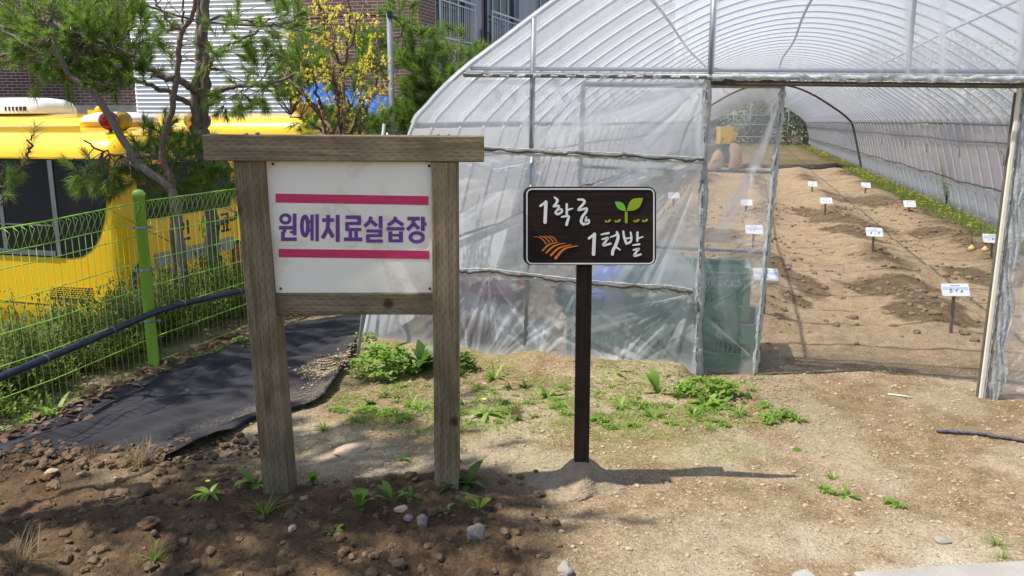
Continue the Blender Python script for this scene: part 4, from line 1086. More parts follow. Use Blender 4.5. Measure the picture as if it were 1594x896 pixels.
# ------------------------------------------------------------------ poles, wires, rope, slab
def odds():
    b = GS(548, 572); t = D(598, 193, b.y+.55)
    mb = MB(); mb.tube([b-Vector((0, 0, .2)), t], .0105, 10); tag(mb.build('steel_stake', M['steel'], None), 'thin slanting galvanised stake at the edge of the black mat', 'stake')
    Y = 8.2; p = D(612, 209, Y); q = D(606, 21, Y); base = Vector((p.x, Y, gz(p.x, Y)))
    root = thing('steel_pole', 'upright galvanised pole carrying black wires behind the signboard', 'pole', base)
    mb = MB(); mb.tube([base-Vector((0, 0, .4)), q], .029, 12); mb.lathe(q, [(.029, 0), (.031, .005), (.018, .015), (0, .017)], 12); mb.build('pole_shaft', M['pole_grey'], root)
    mb = MB(); mb.box(q+Vector((.01, -.03, -.01)), (.05, .04, .05)); mb.build('wire_bracket', M['black'], root)
    ends = [([(606, 24, Y), (560, 22, Y+.2), (480, 8, Y+.6), (430, -12, Y+1)], ), ([(606, 24, Y), (540, 24, Y), (460, 32, Y-.3), (415, 40, Y-.6), (300, 30, Y-.9), (190, -6, Y-1)],), ([(606, 24, Y), (640, 36, Y+1), (690, 66, Y+3), (758, 100, Y+6)],), ([(606, 24, Y), (650, 50, Y+1), (690, 90, Y+2), (712, 102, Y+2.5)],)]
    names = ['black wire running up left from the pole top', 'black wire sagging left from the pole top into the pines', 'upper black wire running right from the pole top', 'lower black wire running right from the pole top']
    for (pts,), lb in zip(ends, names):
        P = catmull([tuple(D(*w)) for w in pts], 8); mb = MB(); mb.tube(P, .009, 6); tag(mb.build('wire', M['black']), lb, 'wire')
    P = [GS(px, py)+Vector((0, 0, .012)) for px, py in ((1458, 674), (1490, 676), (1520, 678), (1555, 683), (1600, 690), (1680, 700))]
    P = [Vector(v)+Vector((0, rnd.gauss(0, .004), 0)) for v in catmull([tuple(p) for p in P], 8)]
    mb = MB(); mb.tube(P, [.006+.004*abs(math.sin(i*1.7)) for i in range(len(P))], 8); tag(mb.build('rope', M['hose']), 'dark frayed rope lying on the ground at the right', 'rope')
    a, b2 = G(1350, 900), G(1640, 880.5); d = (b2-a).normalized(); n = Vector((d.y, -d.x, 0))
    a = a-d*.05
    mb = MB(); vs = [a, a+d*2.2, a+d*2.2+n*.6, a+n*.6]; z0 = .03
    mb.add([v+Vector((0, 0, -.1)) for v in vs]+[v+Vector((0, 0, z0-.006)) for v in vs]+[v+(sum(vs, Vector())/4-v)*.01+Vector((0, 0, z0)) for v in vs], [(0, 1, 5, 4), (1, 2, 6, 5), (2, 3, 7, 6), (3, 0, 4, 7), (4, 5, 9, 8), (5, 6, 10, 9), (6, 7, 11, 10), (7, 4, 8, 11), (8, 9, 10, 11)])
    tag(mb.build('concrete_slab', M['concrete']), 'edge of a pale concrete slab at the bottom right corner', 'slab')
    p = GS(795, 143) if False else GS(1400, 617); mb = MB(); mb.tube([p+Vector((-.05, .03, .005)), p+Vector((.05, -.03, .008))], .005, 5); tag(mb.build('wood_chip', M['palewood']), 'pale wood splinter on the soil before the doorway', 'splinter')
odds()
# ------------------------------------------------------------------ greenhouse (local frame: x across, y along, z up)
CX = .77
HALF = [(2.97, -.05), (2.78, .72), (2.58, 1.42), (2.45, 1.60), (2.24, 1.79), (1.96, 1.98), (1.66, 2.18), (1.30, 2.39), (.90, 2.57), (.45, 2.69), (0, 2.73)]
GLEN = 48.0
GH = thing('greenhouse', 'long arched plastic film greenhouse with open sliding doors', 'greenhouse', ORG, -YAW)
def arch(off=0.0, zmin=-.1, n=3):
    pts = [(-h, z) for h, z in HALF]+[(h, z) for h, z in reversed(HALF[:-1])]
    pts = catmull(pts, n)
    out = []
    for i, p in enumerate(pts):
        a = Vector(pts[max(i-1, 0)]); b = Vector(pts[min(i+1, len(pts)-1)]); t = (b-a).normalized(); nrm = Vector((-t.y, t.x))
        q = Vector(p)+nrm*off; out.append((CX+q.x, q.y))
    return [p for p in out if p[1] >= zmin]
def at_z(z, side):
    h = np.interp(z, [q[1] for q in HALF], [q[0] for q in HALF]); return CX+side*h
def L3(x, y, z): return Vector((x, y, z))
def local(mb, name, mat, parent=None):
    o = mb.build(name, mat, None); o.parent = parent or GH; return o
def grid_sheet(name, mat, xs, ys, pos, fold, parent=None, keep=None):
    """generic film sheet: xs, ys 2D arrays of parameters, pos = (X, Y, Z) arrays"""
    X, Yv, Z = pos; nu, nv = X.shape
    idx = np.arange(nu*nv).reshape(nu, nv)
    q = np.stack([idx[:-1, :-1], idx[1:, :-1], idx[1:, 1:], idx[:-1, 1:]], -1).reshape(-1, 4)
    if keep is not None:
        k = keep.ravel(); q = q[k[q].all(1)]
    verts = np.stack([X.ravel(), Yv.ravel(), Z.ravel()], 1)
    used = np.unique(q); remap = -np.ones(len(verts), dtype=int); remap[used] = np.arange(len(used))
    me = bpy.data.meshes.new(name); me.from_pydata(verts[used].tolist(), [], remap[q].tolist()); me.materials.append(mat)
    me.polygons.foreach_set('use_smooth', np.ones(len(me.polygons), dtype=bool))
    a = me.attributes.new('fold', 'FLOAT', 'POINT'); a.data.foreach_set('value', np.clip(fold.ravel()[used], 0, 1).astype(np.float32))
    o = bpy.data.objects.new(name, me); COL.objects.link(o); o.parent = parent or GH; return o
def pleats(S, Z, anchors, seed=0):
    """folds fanning out from the points where the film is gathered; returns displacement, fold density with painted glints"""
    d = np.zeros_like(S); f = np.zeros_like(S)
    for i, (ax, az, rad, ang0, ang1, k, amp) in enumerate(anchors):
        dx, dz = S-ax, Z-az; r = np.hypot(dx, dz)+1e-4; th = np.degrees(np.arctan2(dz, dx))
        w = ((th-ang0) % 360); span = (ang1-ang0) % 360
        win = sstep(0, 12, w)*(1-sstep(span-12, span, w))*np.exp(-(r/rad)**2)*sstep(.005, .04, r)
        n = fbm(th*k/105.+i*31+.6*r, r*1.6+i, 200+seed+i, 4, .45)
        line = np.clip((n-.57)/.22, 0, 1)**1.6*(.45+.55*vnoise(th*k/40.+7, r*4+i, 260+i))
        d += amp*win*(n-.5)*2*np.minimum(r*6, 1); f += win*line
    return d, f
def front_wall():
    FP = lambda px, py, off=0: fp(px, py, off)
    # arch at the front, beam, posts
    xl = 0.012
    beam_l, beam_r = FP(725, 115.5), FP(1594, 122)
    slope = (beam_r[1]-beam_l[1])/(beam_r[0]-beam_l[0])
    bz = lambda x: beam_l[1]+slope*(x-beam_l[0])
    x_end = at_z(1.70, 1)
    root = GH
    mb = MB(); z0, z1 = bz(beam_l[0]), bz(x_end)
    mb.tube([L3(beam_l[0]-.01, 0, z0), L3(x_end, 0, z1)], .017, 10); mb.tube([L3(beam_l[0]+.03, .01, z0+.035), L3(x_end-.02, .01, z1+.035)], .012, 8)
    local(mb, 'header_beam', M['steel'])
    # clip channel under the beam with dark gaps and film gathered
    mb = MB(); rng = random.Random(4)
    xs = np.arange(beam_l[0], x_end, .02)
    for x in xs:
        h = .011+.005*math.sin(x*47)+.004*math.sin(x*13)+rng.uniform(-.002, .002)
        mb.box((x, -.018, bz(x)-.004), (.0202, .012, max(.005, h)))
    local(mb, 'clip_channel', M['batten'])
    mb = MB(); mb.smooth = True
    def ragged(mb, P, w, seed, thick=.012):
        """strip of crumpled film along a polyline of (x, z)"""
        rg = random.Random(seed); n = len(P); vs = []
        for i, (x, z) in enumerate(P):
            a = w*(.5+rg.random()); b = w*(.3+rg.random())
            vs += [L3(x+rg.gauss(0, .004), -.03-thick*rg.random(), z+a*.5), L3(x+rg.gauss(0, .004), -.035-thick*rg.random()*1.6, z), L3(x+rg.gauss(0, .005), -.028-thick*rg.random(), z-b*.6)]
        fs = []
        for i in range(n-1):
            for k in range(2): fs.append((i*3+k, (i+1)*3+k, (i+1)*3+k+1, i*3+k+1))
        mb.add(vs, fs)
    ragged(mb, [(x, bz(x)-.006) for x in np.arange(.03, x_end, .022)], .030, 1, .022)
    for i in range(14):
        x = -1.3+i*.1; ragged(mb, [(x+k*.012, bz(x)-.008) for k in range(5)], .014, 20+i)
    o = local(mb, 'gathered_film_edge', M['rag'])
    # lower channel tube over the doorway
    mb = MB(); mb.tube([L3(.03, .03, bz(0)-.035), L3(x_end, .03, bz(x_end)-.035)], .014, 8); local(mb, 'door_track', M['brown_steel'])
    # upright posts of the front frame
    def up(px0, py0, px1, py1, r, name='upright', mat='steel', off=.0):
        a, b = FP(px0, py0), FP(px1, py1); mb = MB(); mb.tube([L3(a[0], off, a[1]), L3(b[0], off, b[1])], r, 10); return local(mb, name, M[mat])
    up(831, 28, 827, 231, .016); up(829, 231, 817, 556, .013)
    up(1112, -20, 1106, 116, .017)
    # continue the centre uprights of the gable to the arch (out of frame)
    for px in (1414, 1588):
        a = FP(px, 112); zt = float(np.interp(abs(a[0]-CX), [q[0] for q in reversed(HALF)], [q[1] for q in reversed(HALF)])); mb = MB(); mb.tube([L3(a[0], .01, a[1]), L3(a[0], .01, zt)], .011, 8); local(mb, 'upright', M['steel'])
    mb = MB(); mb.tube([L3(CX+2.5, 0, .0), L3(CX+2.5, 0, 1.5)], .014, 8); local(mb, 'upright', M['steel'])
    # vertical taped edge at the doorway, left
    e0, e1 = FP(1101, 124), FP(1084, 588)
    mb = MB(); mb.tube([L3(e0[0], 0, e0[1]), L3(e1[0], 0, e1[1]-.02)], .012, 8); local(mb, 'door_jamb', M['steel'])
    mb = MB(); mb.smooth = True; rg = random.Random(6)
    vs = []; n = 90
    for i in range(n+1):
        t = i/n; x = e0[0]+(e1[0]-e0[0])*t; z = e0[1]+(e1[1]-e0[1])*t; j = .004*rg.random(); w = .013+.006*math.sin(t*21)+.006*rg.random()+.010*t
        vs += [L3(x-w, -.004-j, z), L3(x-w*.3, -.024-j*2, z), L3(x+w*.25, -.015-j, z), L3(x+w*.8, -.022-j*2, z), L3(x+w*1.2, .0, z)]
    mb.add(vs, [(i*5+k, (i+1)*5+k, (i+1)*5+k+1, i*5+k+1) for i in range(n) for k in range(4)]); local(mb, 'gathered_film_edge', M['rag'])
    mb = MB()
    t = .02
    while t < .97:
        ln = rg.uniform(.01, .10); n_ = int(ln/.012)+2; Q = []
        for k in range(n_):
            tt = min(1, t+ln/1.75*k/(n_-1)); x = e0[0]+(e1[0]-e0[0])*tt; z = e0[1]+(e1[1]-e0[1])*tt; Q.append(L3(x+rg.gauss(0, .002)-.004, -.026, z))
        mb.tube(Q, [rg.uniform(.001, .0045) for _ in Q], 5); t += ln/1.75+rg.uniform(.0, .05)
    local(mb, 'clip_strip', M['batten'])
    # horizontal clip strips with dark wavy line and white loose edge
    def strip(pts, seed, w):
        P = [FP(*p) for p in pts]; P = catmull(P, 12); rg = random.Random(seed)
        mb = MB(); Q = [L3(x, -.050+rg.gauss(0, .001), z+.005*math.sin(i*.55)+rg.gauss(0, .0025)) for i, (x, z) in enumerate(P)]
        mb.tube(Q, [.0065+.005*abs(math.sin(i*.37+seed)) for i in range(len(Q))], 7); local(mb, 'clip_strip', M['batten'])
        mb = MB(); mb.smooth = True; ragged(mb, [(x, z-.016) for x, z in P], w, seed); local(mb, 'gathered_film_edge', M['rag'])
        mb = MB(); mb.smooth = True; ragged(mb, [(x, z+.012) for x, z in P], w*.3, seed+50, .004); local(mb, 'gathered_film_edge', M['rag'])
    strip([(690, 224), (755, 231), (830, 235), (900, 238), (980, 242), (1050, 246), (1096, 248)], 3, .022)
    strip([(640, 418), (700, 421), (760, 420), (830, 428), (900, 436), (990, 444), (1040, 446), (1078, 452)], 5, .034)
    # back frame behind the lower film
    mb = MB()
    for a, b in (((585, 528), (592, 470)), ((618, 500), (655, 560))):
        q, r_ = FP(*a, .02), FP(*b, .02); mb.tube([L3(q[0], .02, q[1]), L3(r_[0], .02, r_[1])], .012, 8)
    local(mb, 'corner_brace', M['steel'])
    # films: lower front (left of the doorway) and gable
    arc = arch(.012, -.2, 8); ax = np.array([p[0] for p in arc]); az = np.array([p[1] for p in arc])
    half = len(arc)//2; lz, lx_ = az[:half], ax[:half]
    def left_edge(z): return np.interp(z, lz, lx_)
    nu, nv = 260, 230
    zz = np.linspace(-.06, 1, nv+1); U_, V_ = np.meshgrid(np.linspace(0, 1, nu+1), np.linspace(0, 1, nv+1), indexing='ij')
    xr = e0[0]+(e1[0]-e0[0])*(1-V_)
    ztop = bz(0)-.004; Z = -.03+V_*(ztop+.03); X = left_edge(Z)*(1-U_)+xr*U_
    A = [FP(1090, 252)+(1.3, 185, 262, 18, .016), FP(1078, 456)+(.85, 185, 268, 18, .016), FP(1080, 590)+(1.5, 120, 182, 16, .016), FP(1100, 126)+(1.1, 180, 268, 10, .008),
         FP(738, 592)+(.75, 20, 110, 26, .014), FP(850, 243)+(.9, 185, 225, 14, .018), FP(760, 424)+(.6, 210, 330, 24, .012), FP(905, 132)+(.6, 200, 330, 12, .006), FP(840, 560)+(.45, 30, 150, 16, .010), FP(960, 585)+(.5, 20, 160, 18, .012), FP(690, 232)+(.7, 270, 359, 14, .010)]
    d, f = pleats(X, Z, A, 0)
    # vertical tension lines of the upper panel, with painted white glare streaks
    up_ = sstep(1.28, 1.36, Z); vn = fbm(X*15+1.2*Z, Z*.30, 333, 3, .6); ln = np.clip((vn-.62)/.10, 0, 1)**1.3*(.3+.7*vnoise(X*4, Z*1.5, 335))
    f += .8*up_*ln+.16*up_; d += .004*up_*(vn-.5)
    f += .35*(1-up_)*np.clip((fbm(X*5+Z*4, Z*3-X*2, 340, 5)-.56)/.1, 0, 1)  # white glare painted from noise on the lower panel
    bot = np.exp(-((Z+.0)/.07)**2); f += .2*bot*fbm(X*14, Z*3, 350, 3)
    Yd = -.012+d*1.2+.012*(fbm(X*2, Z*2, 360, 3)-.5)-bot*.05
    grid_sheet('front_film', M['film_front'], None, None, (X, Yd, Z), f)
    # gable film above the beam
    nu, nv = 320, 110
    U_, V_ = np.meshgrid(np.linspace(0, 1, nu+1), np.linspace(0, 1, nv+1), indexing='ij')
    X = beam_l[0]-.0+(x_end-beam_l[0]+.0)*U_
    up_z = np.interp(np.abs(X-CX), [q[0] for q in reversed(HALF)], [q[1]+.012 for q in reversed(HALF)]); lo = bz(X)-.002
    Z = lo*(1-V_)+np.maximum(up_z, lo+.001)*V_
    vn = fbm(X*16+.5*Z, Z*.3, 433, 3, .6); ln = np.clip((vn-.62)/.10, 0, 1)**1.3*(.3+.7*vnoise(X*3, Z*1.2, 435))
    f = .7*ln
    for px in (1414, 1467, 1588, 1108, 833):
        c = FP(px, 112)[0]; lean = (Z-lo)*(-.09 if px > 1200 else .03); f += (1.1 if px > 1200 else .5)*np.exp(-((X-c-lean)/(.012+.02*(Z-lo)))**2)  # gable folds, their bright streaks painted white into the film
    Yd = -.014+.010*(fbm(X*2, Z*2, 437, 3)-.5)+.006*(vn-.5)
    grid_sheet('gable_film', M['film_gable'], None, None, (X, Yd, Z), f)
    return bz
BZ = front_wall()

def doors():
    def door(name, corners, off, film_lab, seed, bars, edges):
        """corners: photo points tl, tr, br, bl on the plane at depth off"""
        root = bpy.data.objects.new('sliding_door', None); COL.objects.link(root); root.parent = GH; root['label'] = film_lab
        C_ = [fp(px, py, off) for px, py in corners]; tl, tr, br, bl = [np.array(c) for c in C_]
        def q(u, v): return (tl*(1-u)+tr*u)*(1-v)+(bl*(1-u)+br*u)*v
        mb = MB()
        def bar(a, b, r=.012):
            a, b = q(*a), q(*b); mb.tube([L3(a[0], off, a[1]), L3(b[0], off, b[1])], r, 8)
        bar((0, 0), (1, 0), .016); bar((0, 1), (1, 1)); bar((0, 0), (0, 1)); bar((1, 0), (1, 1))
        for v in bars: bar((0, v), (1, v), .009)
        fr_ = mb.build('door_frame', M['steel']); fr_.parent = root
        nu, nv = 120, 200
        U_, V_ = np.meshgrid(np.linspace(0, 1, nu+1), np.linspace(0, 1, nv+1), indexing='ij')
        X = (tl[0]*(1-U_)+tr[0]*U_)*(1-V_)+(bl[0]*(1-U_)+br[0]*U_)*V_; Z = (tl[1]*(1-U_)+tr[1]*U_)*(1-V_)+(bl[1]*(1-U_)+br[1]*U_)*V_
        A = []
        for (u, v, rad, a0, a1, k, amp) in edges:
            p = q(u, v); A.append((p[0], p[1], rad, a0, a1, k, amp))
        d, f = pleats(X, Z, A, seed)
        f += .3*np.clip((fbm(X*6, Z*3, 500+seed, 5)-.58)/.08, 0, 1)
        o = grid_sheet('door_film', M['film_door'], None, None, (X, off-.016+d, Z), f, root)
        # gathered film along the edges
        mb = MB(); mb.smooth = True; rg = random.Random(seed)
        for (u0, v0), (u1, v1), w in (((1, 0), (1, 1), .022), ((0, 1), (1, 1), .026), ((0, 0), (0, 1), .02)):
            n = 70; vs = []; a, b = q(u0, v0), q(u1, v1); t_ = (b-a)/np.linalg.norm(b-a); nr = np.array([-t_[1], t_[0]])
            for i in range(n+1):
                t = i/n; c = a+(b-a)*t; ww = w*(.6+.7*rg.random())
                for s, dd in ((-1, 0), (-.3, -.02), (.4, -.012), (1, -.004)):
                    p = c+nr*s*ww*.8; vs.append(L3(p[0], off-.014+dd-.008*rg.random(), p[1]))
            mb.add(vs, [(i*4+k, (i+1)*4+k, (i+1)*4+k+1, i*4+k+1) for i in range(n) for k in range(3)])
        if name == 'r':
            vs = []; n = 60; a, b = q(.01, .0), q(.03, 1.0)
            for i in range(n+1):
                t = i/n; c = a+(b-a)*t
                for k in range(7):
                    u = k/6; vs.append(L3(c[0]+u*(.050+.015*math.sin(i*.5)+.012*rg.random()), off-.03-.016*abs(math.sin(k*1.9+i*.35))-.006*rg.random(), c[1]))
            mb.add(vs, [(i*7+k, (i+1)*7+k, (i+1)*7+k+1, i*7+k+1) for i in range(n) for k in range(6)])
        e = mb.build('gathered_film_edge', M['rag']); e.parent = root
        mb = MB()
        for side in (0, 1):
            v = .01
            while v < .97:
                ln = rg.uniform(.01, .06); n_ = int(ln/.008)+2; Q = []
                for k in range(n_): c = q(side, min(1, v+ln*k/(n_-1))); Q.append(L3(c[0]+rg.gauss(0, .002), off-.036, c[1]))
                mb.tube(Q, [rg.uniform(.001, .004) for _ in Q], 5); v += ln+rg.uniform(0, .05)
        e = mb.build('clip_strip', M['batten']); e.parent = root
        return root, q
    r1, q1 = door('l', [(909, 131), (1219, 133), (1174, 590), (893, 566)], .10, 'left sliding door half pulled into the open doorway', 3, [.28, .55], [(1, .62, .9, 150, 235, 14, .02), (1, .52, 1.0, 160, 240, 12, .02), (1, .93, .7, 110, 200, 20, .014), (1, .02, .9, 190, 265, 10, .01), (0, .3, .9, -60, 60, 14, .01)])
    mb = MB(); a, b = q1(.62, -.015), q1(1.03, -.015); mb.beam(L3(a[0], .07, a[1]), L3(b[0], .07, b[1]), .04, .04, (0, -1, 0)); e = mb.build('door_hanger', M['brown_steel']); e.parent = r1
    r2, q2 = door('r', [(1592, 128), (1790, 128), (1735, 660), (1530, 626)], .06, 'right sliding door at the picture edge with its pale wooden edge strip', 9, [.46], [(0, .97, .5, -10, 90, 22, .02), (0, .5, .6, -60, 40, 14, .012), (.5, .46, .6, 200, 340, 18, .01)])
    mb = MB(); a, b = q2(-.03, 0), q2(-.03, 1.0); mb.beam(L3(a[0], .035, a[1]), L3(b[0], .035, b[1]+.01), .022, .022, (0, -1, 0)); e = mb.build('edge_strip', M['palewood']); e.parent = r2
    mb = MB(); a, b = q2(-.055, .03), q2(-.055, .98); mb.beam(L3(a[0], .05, a[1]), L3(b[0], .05, b[1]), .012, .02, (0, -1, 0)); e = mb.build('edge_strip', M['brown_steel']); e.parent = r2
doors()

def tunnel():
    # ribs: one mesh, copies along the house
    P = arch(0, -.1, 3)
    mb = MB(); mb.tube([L3(x, 0, z) for x, z in P], .0135, 8); rib = local(mb, 'rib', M['steel_dull']); n = 0
    pitch = .56
    ys = [0]+[.35+pitch*k for k in range(int(GLEN/pitch))]
    for y in ys[1:]:
        c = rib.copy(); COL.objects.link(c); c.parent = GH; c.location = (0, y, 0)
    # heavier doubled arch half way
    mb = MB()
    for dy in (-.22, -.13, -.04, .05, .14): mb.tube([L3(x*1.0, 23.6+dy, z-.02) for x, z in P], .03, 8)
    local(mb, 'double_arch', M['brown_steel'])
    # rails
    for side in (-1, 1):
        x = at_z(1.48, side)-side*.02
        mb = MB(); mb.tube([L3(x+.008*math.sin(y*1.3), y, 1.48+.012*math.sin(y*.7)) for y in np.linspace(0, GLEN, 60)], .016, 8); local(mb, 'side_rail', M['rail_steel'])
        x = at_z(1.20, side)-side*.016
        mb = MB(); mb.tube([L3(x, y, 1.22+.01*math.sin(y*1.1)) for y in np.linspace(.05, GLEN, 60)], .011, 7); local(mb, 'curtain_roller', M['rail_steel'])
        x = at_z(.52, side)-side*.016
        mb = MB(); mb.tube([L3(x, y, .56+.012*math.sin(y*1.7)+.008*math.sin(y*4.1)) for y in np.linspace(.05, GLEN, 90)], .012, 7); local(mb, 'skirt_batten', M['batten'])
        mb = MB(); mb.box((at_z(.49, side)-side*.012, GLEN/2, .49), (.004, GLEN-.1, .07)); local(mb, 'skirt_hem', M['rag'])
    for h, z, r, m in ((1.28, 2.37, .013, 'steel_dull'), (-1.28, 2.37, .013, 'steel_dull'), (0, 2.70, .014, 'rail_steel')):
        mb = MB(); mb.tube([L3(CX+h+.02*math.sin(y*.9), y, z-.01+.012*math.sin(y*.6)) for y in np.linspace(.02, GLEN, 50)], r, 8); local(mb, 'purlin', M[m])
    # cross tie poles (small props with hooks on the right wall)
    mb = MB()
    for y in (7.1, 9.5, 12.0, 14.3, 17.6):
        x = at_z(1.1, 1)-.04; mb.tube([L3(x-.01, y, .95), L3(x-.02, y, 1.08), L3(x-.03, y+.12, 1.13)], .007, 6)
    local(mb, 'hook', M['rail_steel'])
    # roof film
    A = [p for p in arch(.018, 1.44, 5)]
    nu, nv = len(A), 120
    ax = np.array([p[0] for p in A])[:, None]*np.ones((1, nv+1)); az = np.array([p[1] for p in A])[:, None]*np.ones((1, nv+1)); Yv = np.ones((nu, 1))*np.linspace(-.015, GLEN, nv+1)[None, :]
    s = np.linspace(0, 1, nu)[:, None]
    sag = .004*np.cos(2*math.pi*(Yv-.35)/.8)
    fold = np.clip((fbm(Yv*2.2+s*.3, s*2+Yv*.05, 611, 5, .65)-.6)/.1, 0, 1)*.6
    grid_sheet('roof_film', M['film_roof'], None, None, (ax, Yv, az-.0*sag), fold)
    for side in (-1, 1):
        for nm, mat, z0, z1, sd in (('side_curtain', 'film_curtain', .56, 1.46, 1), ('skirt_film', 'film_skirt', -.04, .56, 2)):
            nz, ny = 14, 160
            V_, U_ = np.meshgrid(np.linspace(0, 1, nz), np.linspace(0, 1, ny), indexing='ij')
            Z = z0+(z1-z0)*V_; Yv = .0+GLEN*U_; X = np.vectorize(lambda z: at_z(z, side))(Z)+side*(.02+.02*(fbm(Yv*1.3, Z*1.2, 620+sd, 4)-.5))
            f = np.clip((fbm(Yv*1.6+Z*2, Z*2, 630+sd, 5, .65)-.56)/.12, 0, 1)*.7
            grid_sheet(nm, M[mat], None, None, (X, Yv, Z), f)
    # far gable
    mb = MB()
    for h in (-1.6, -.6, .6, 1.6): 
        zt = float(np.interp(abs(h), [q[0] for q in reversed(HALF)], [q[1] for q in reversed(HALF)])); mb.tube([L3(CX+h, GLEN, 0), L3(CX+h, GLEN, zt)], .03, 6)
    for z in (.62, 1.35, 1.9): mb.tube([L3(at_z(z, -1), GLEN, z), L3(at_z(z, 1), GLEN, z)], .03, 6)
    local(mb, 'far_frame', M['steel'])
    A = arch(.0, -.1, 2); vs = [L3(x, GLEN+.03, z) for x, z in A]; me = MB(); me.add(vs, [tuple(range(len(vs)))]); o = local(me, 'far_film', M['film_far'])
tunnel()
# ------------------------------------------------------------------ things inside the greenhouse
def plot_label(px, py, bx, by, wpx, hpx, lab, marks=3, seed=0):
    base = GS(bx, by); Y = base.y; c = D(px, py, Y-.01)
    F = Y*_c+1.2*_s; w = wpx/FPX*F; h = hpx/FPX*F*1.12
    root = thing('plot_label', lab, 'plant label', base, 0, 'white plot labels on stakes in the beds')
    rg = random.Random(seed+1)
    mb = MB(); mb.beam(base-Vector((0, 0, .08)), c+Vector((0, .012, .0)), .022 if wpx > 20 else .026, .014, (0, -1, 0), .002); mb.build('stake', M['stake'], root)
    tilt = R(28); ux = Vector((math.cos(R(-8)), math.sin(R(-8)), rg.uniform(-.06, .03))).normalized(); uz = Vector((0, math.sin(tilt), math.cos(tilt))); nn = ux.cross(uz).normalized()*1.0
    def at(u, v, d): return c+ux*u*w+uz*v*h+nn*d
    mb = MB(); r = .04
    mb.prism([(-.5+r, -.5), (.5-r, -.5), (.5, -.5+r*2), (.5, .5-r*2), (.5-r, .5), (-.5+r, .5), (-.5, .5-r*2), (-.5, -.5+r*2)], at, .004, -.003); cd = mb.build('card', M['label'], root)
    mb = MB()
    if wpx > 20: mb.prism([(-.46, .0), (.46, -.02), (.46, .22), (-.46, .24)], at, .0048, .003); mb.build('pale_band', M['ink_blue'], cd)
    mb = MB(); kk = 0
    for i in range(marks):
        x = -.22+i*.22
        for q in range(4):
            a = (x+rg.uniform(-.05, .05), -.16+rg.uniform(-.1, .1)); b = (a[0]+rg.choice([.06, .0, .05])*.9, a[1]+rg.choice([.0, .16, .05])); kk += 1
            if (Vector(a)-Vector(b)).length < .02: continue
            polyribbon(mb, [a, b], .028, at, .0052+.00003*kk, .0035, False)
    for i in range(5):
        kk += 1; polyribbon(mb, [(-.16+i*.07, .33), (-.12+i*.07, .33)], .05, at, .0052+.00003*kk, .0035, False)
    mb.build('writing', M['ink'], cd)
plot_label(1487, 451, 1480, 518, 40, 18, 'nearest and largest white plot label, left of the right door', 3, 1)
plot_label(1361, 361, 1358, 393, 25, 13, 'white plot label on the middle ridge behind the nearest one', 3, 2)
plot_label(1545, 371, 1544, 402, 28, 13, 'white plot label beside the onions near the right door edge', 3, 3)
plot_label(1416, 317, 1415, 333, 18, 10, 'white plot label by the grass strip, between onions and dandelions', 3, 4)
plot_label(1286, 312, 1284, 333, 18, 9, 'white plot label on the middle ridge just before the two farthest', 3, 5)
plot_label(1348, 288, 1347, 300, 14, 8, 'far white plot label nearest the dandelions', 2, 6)
plot_label(1265, 286, 1264, 298, 14, 8, 'far white plot label in front of the black mulch edge', 2, 7)
plot_label(1192, 427, 1189, 488, 37, 18, 'white plot label half behind the left sliding door edge', 2, 8)
plot_label(1174, 357, 1172, 385, 26, 13, 'white plot label seen through the sliding door film, nearer one', 2, 9)
plot_label(1162, 315, 1161, 330, 18, 9, 'white plot label seen through the sliding door film, farther one', 2, 10)
plot_label(1049, 304, 1048, 322, 18, 9, 'white plot label seen through the front film right of the small sign', 2, 11)

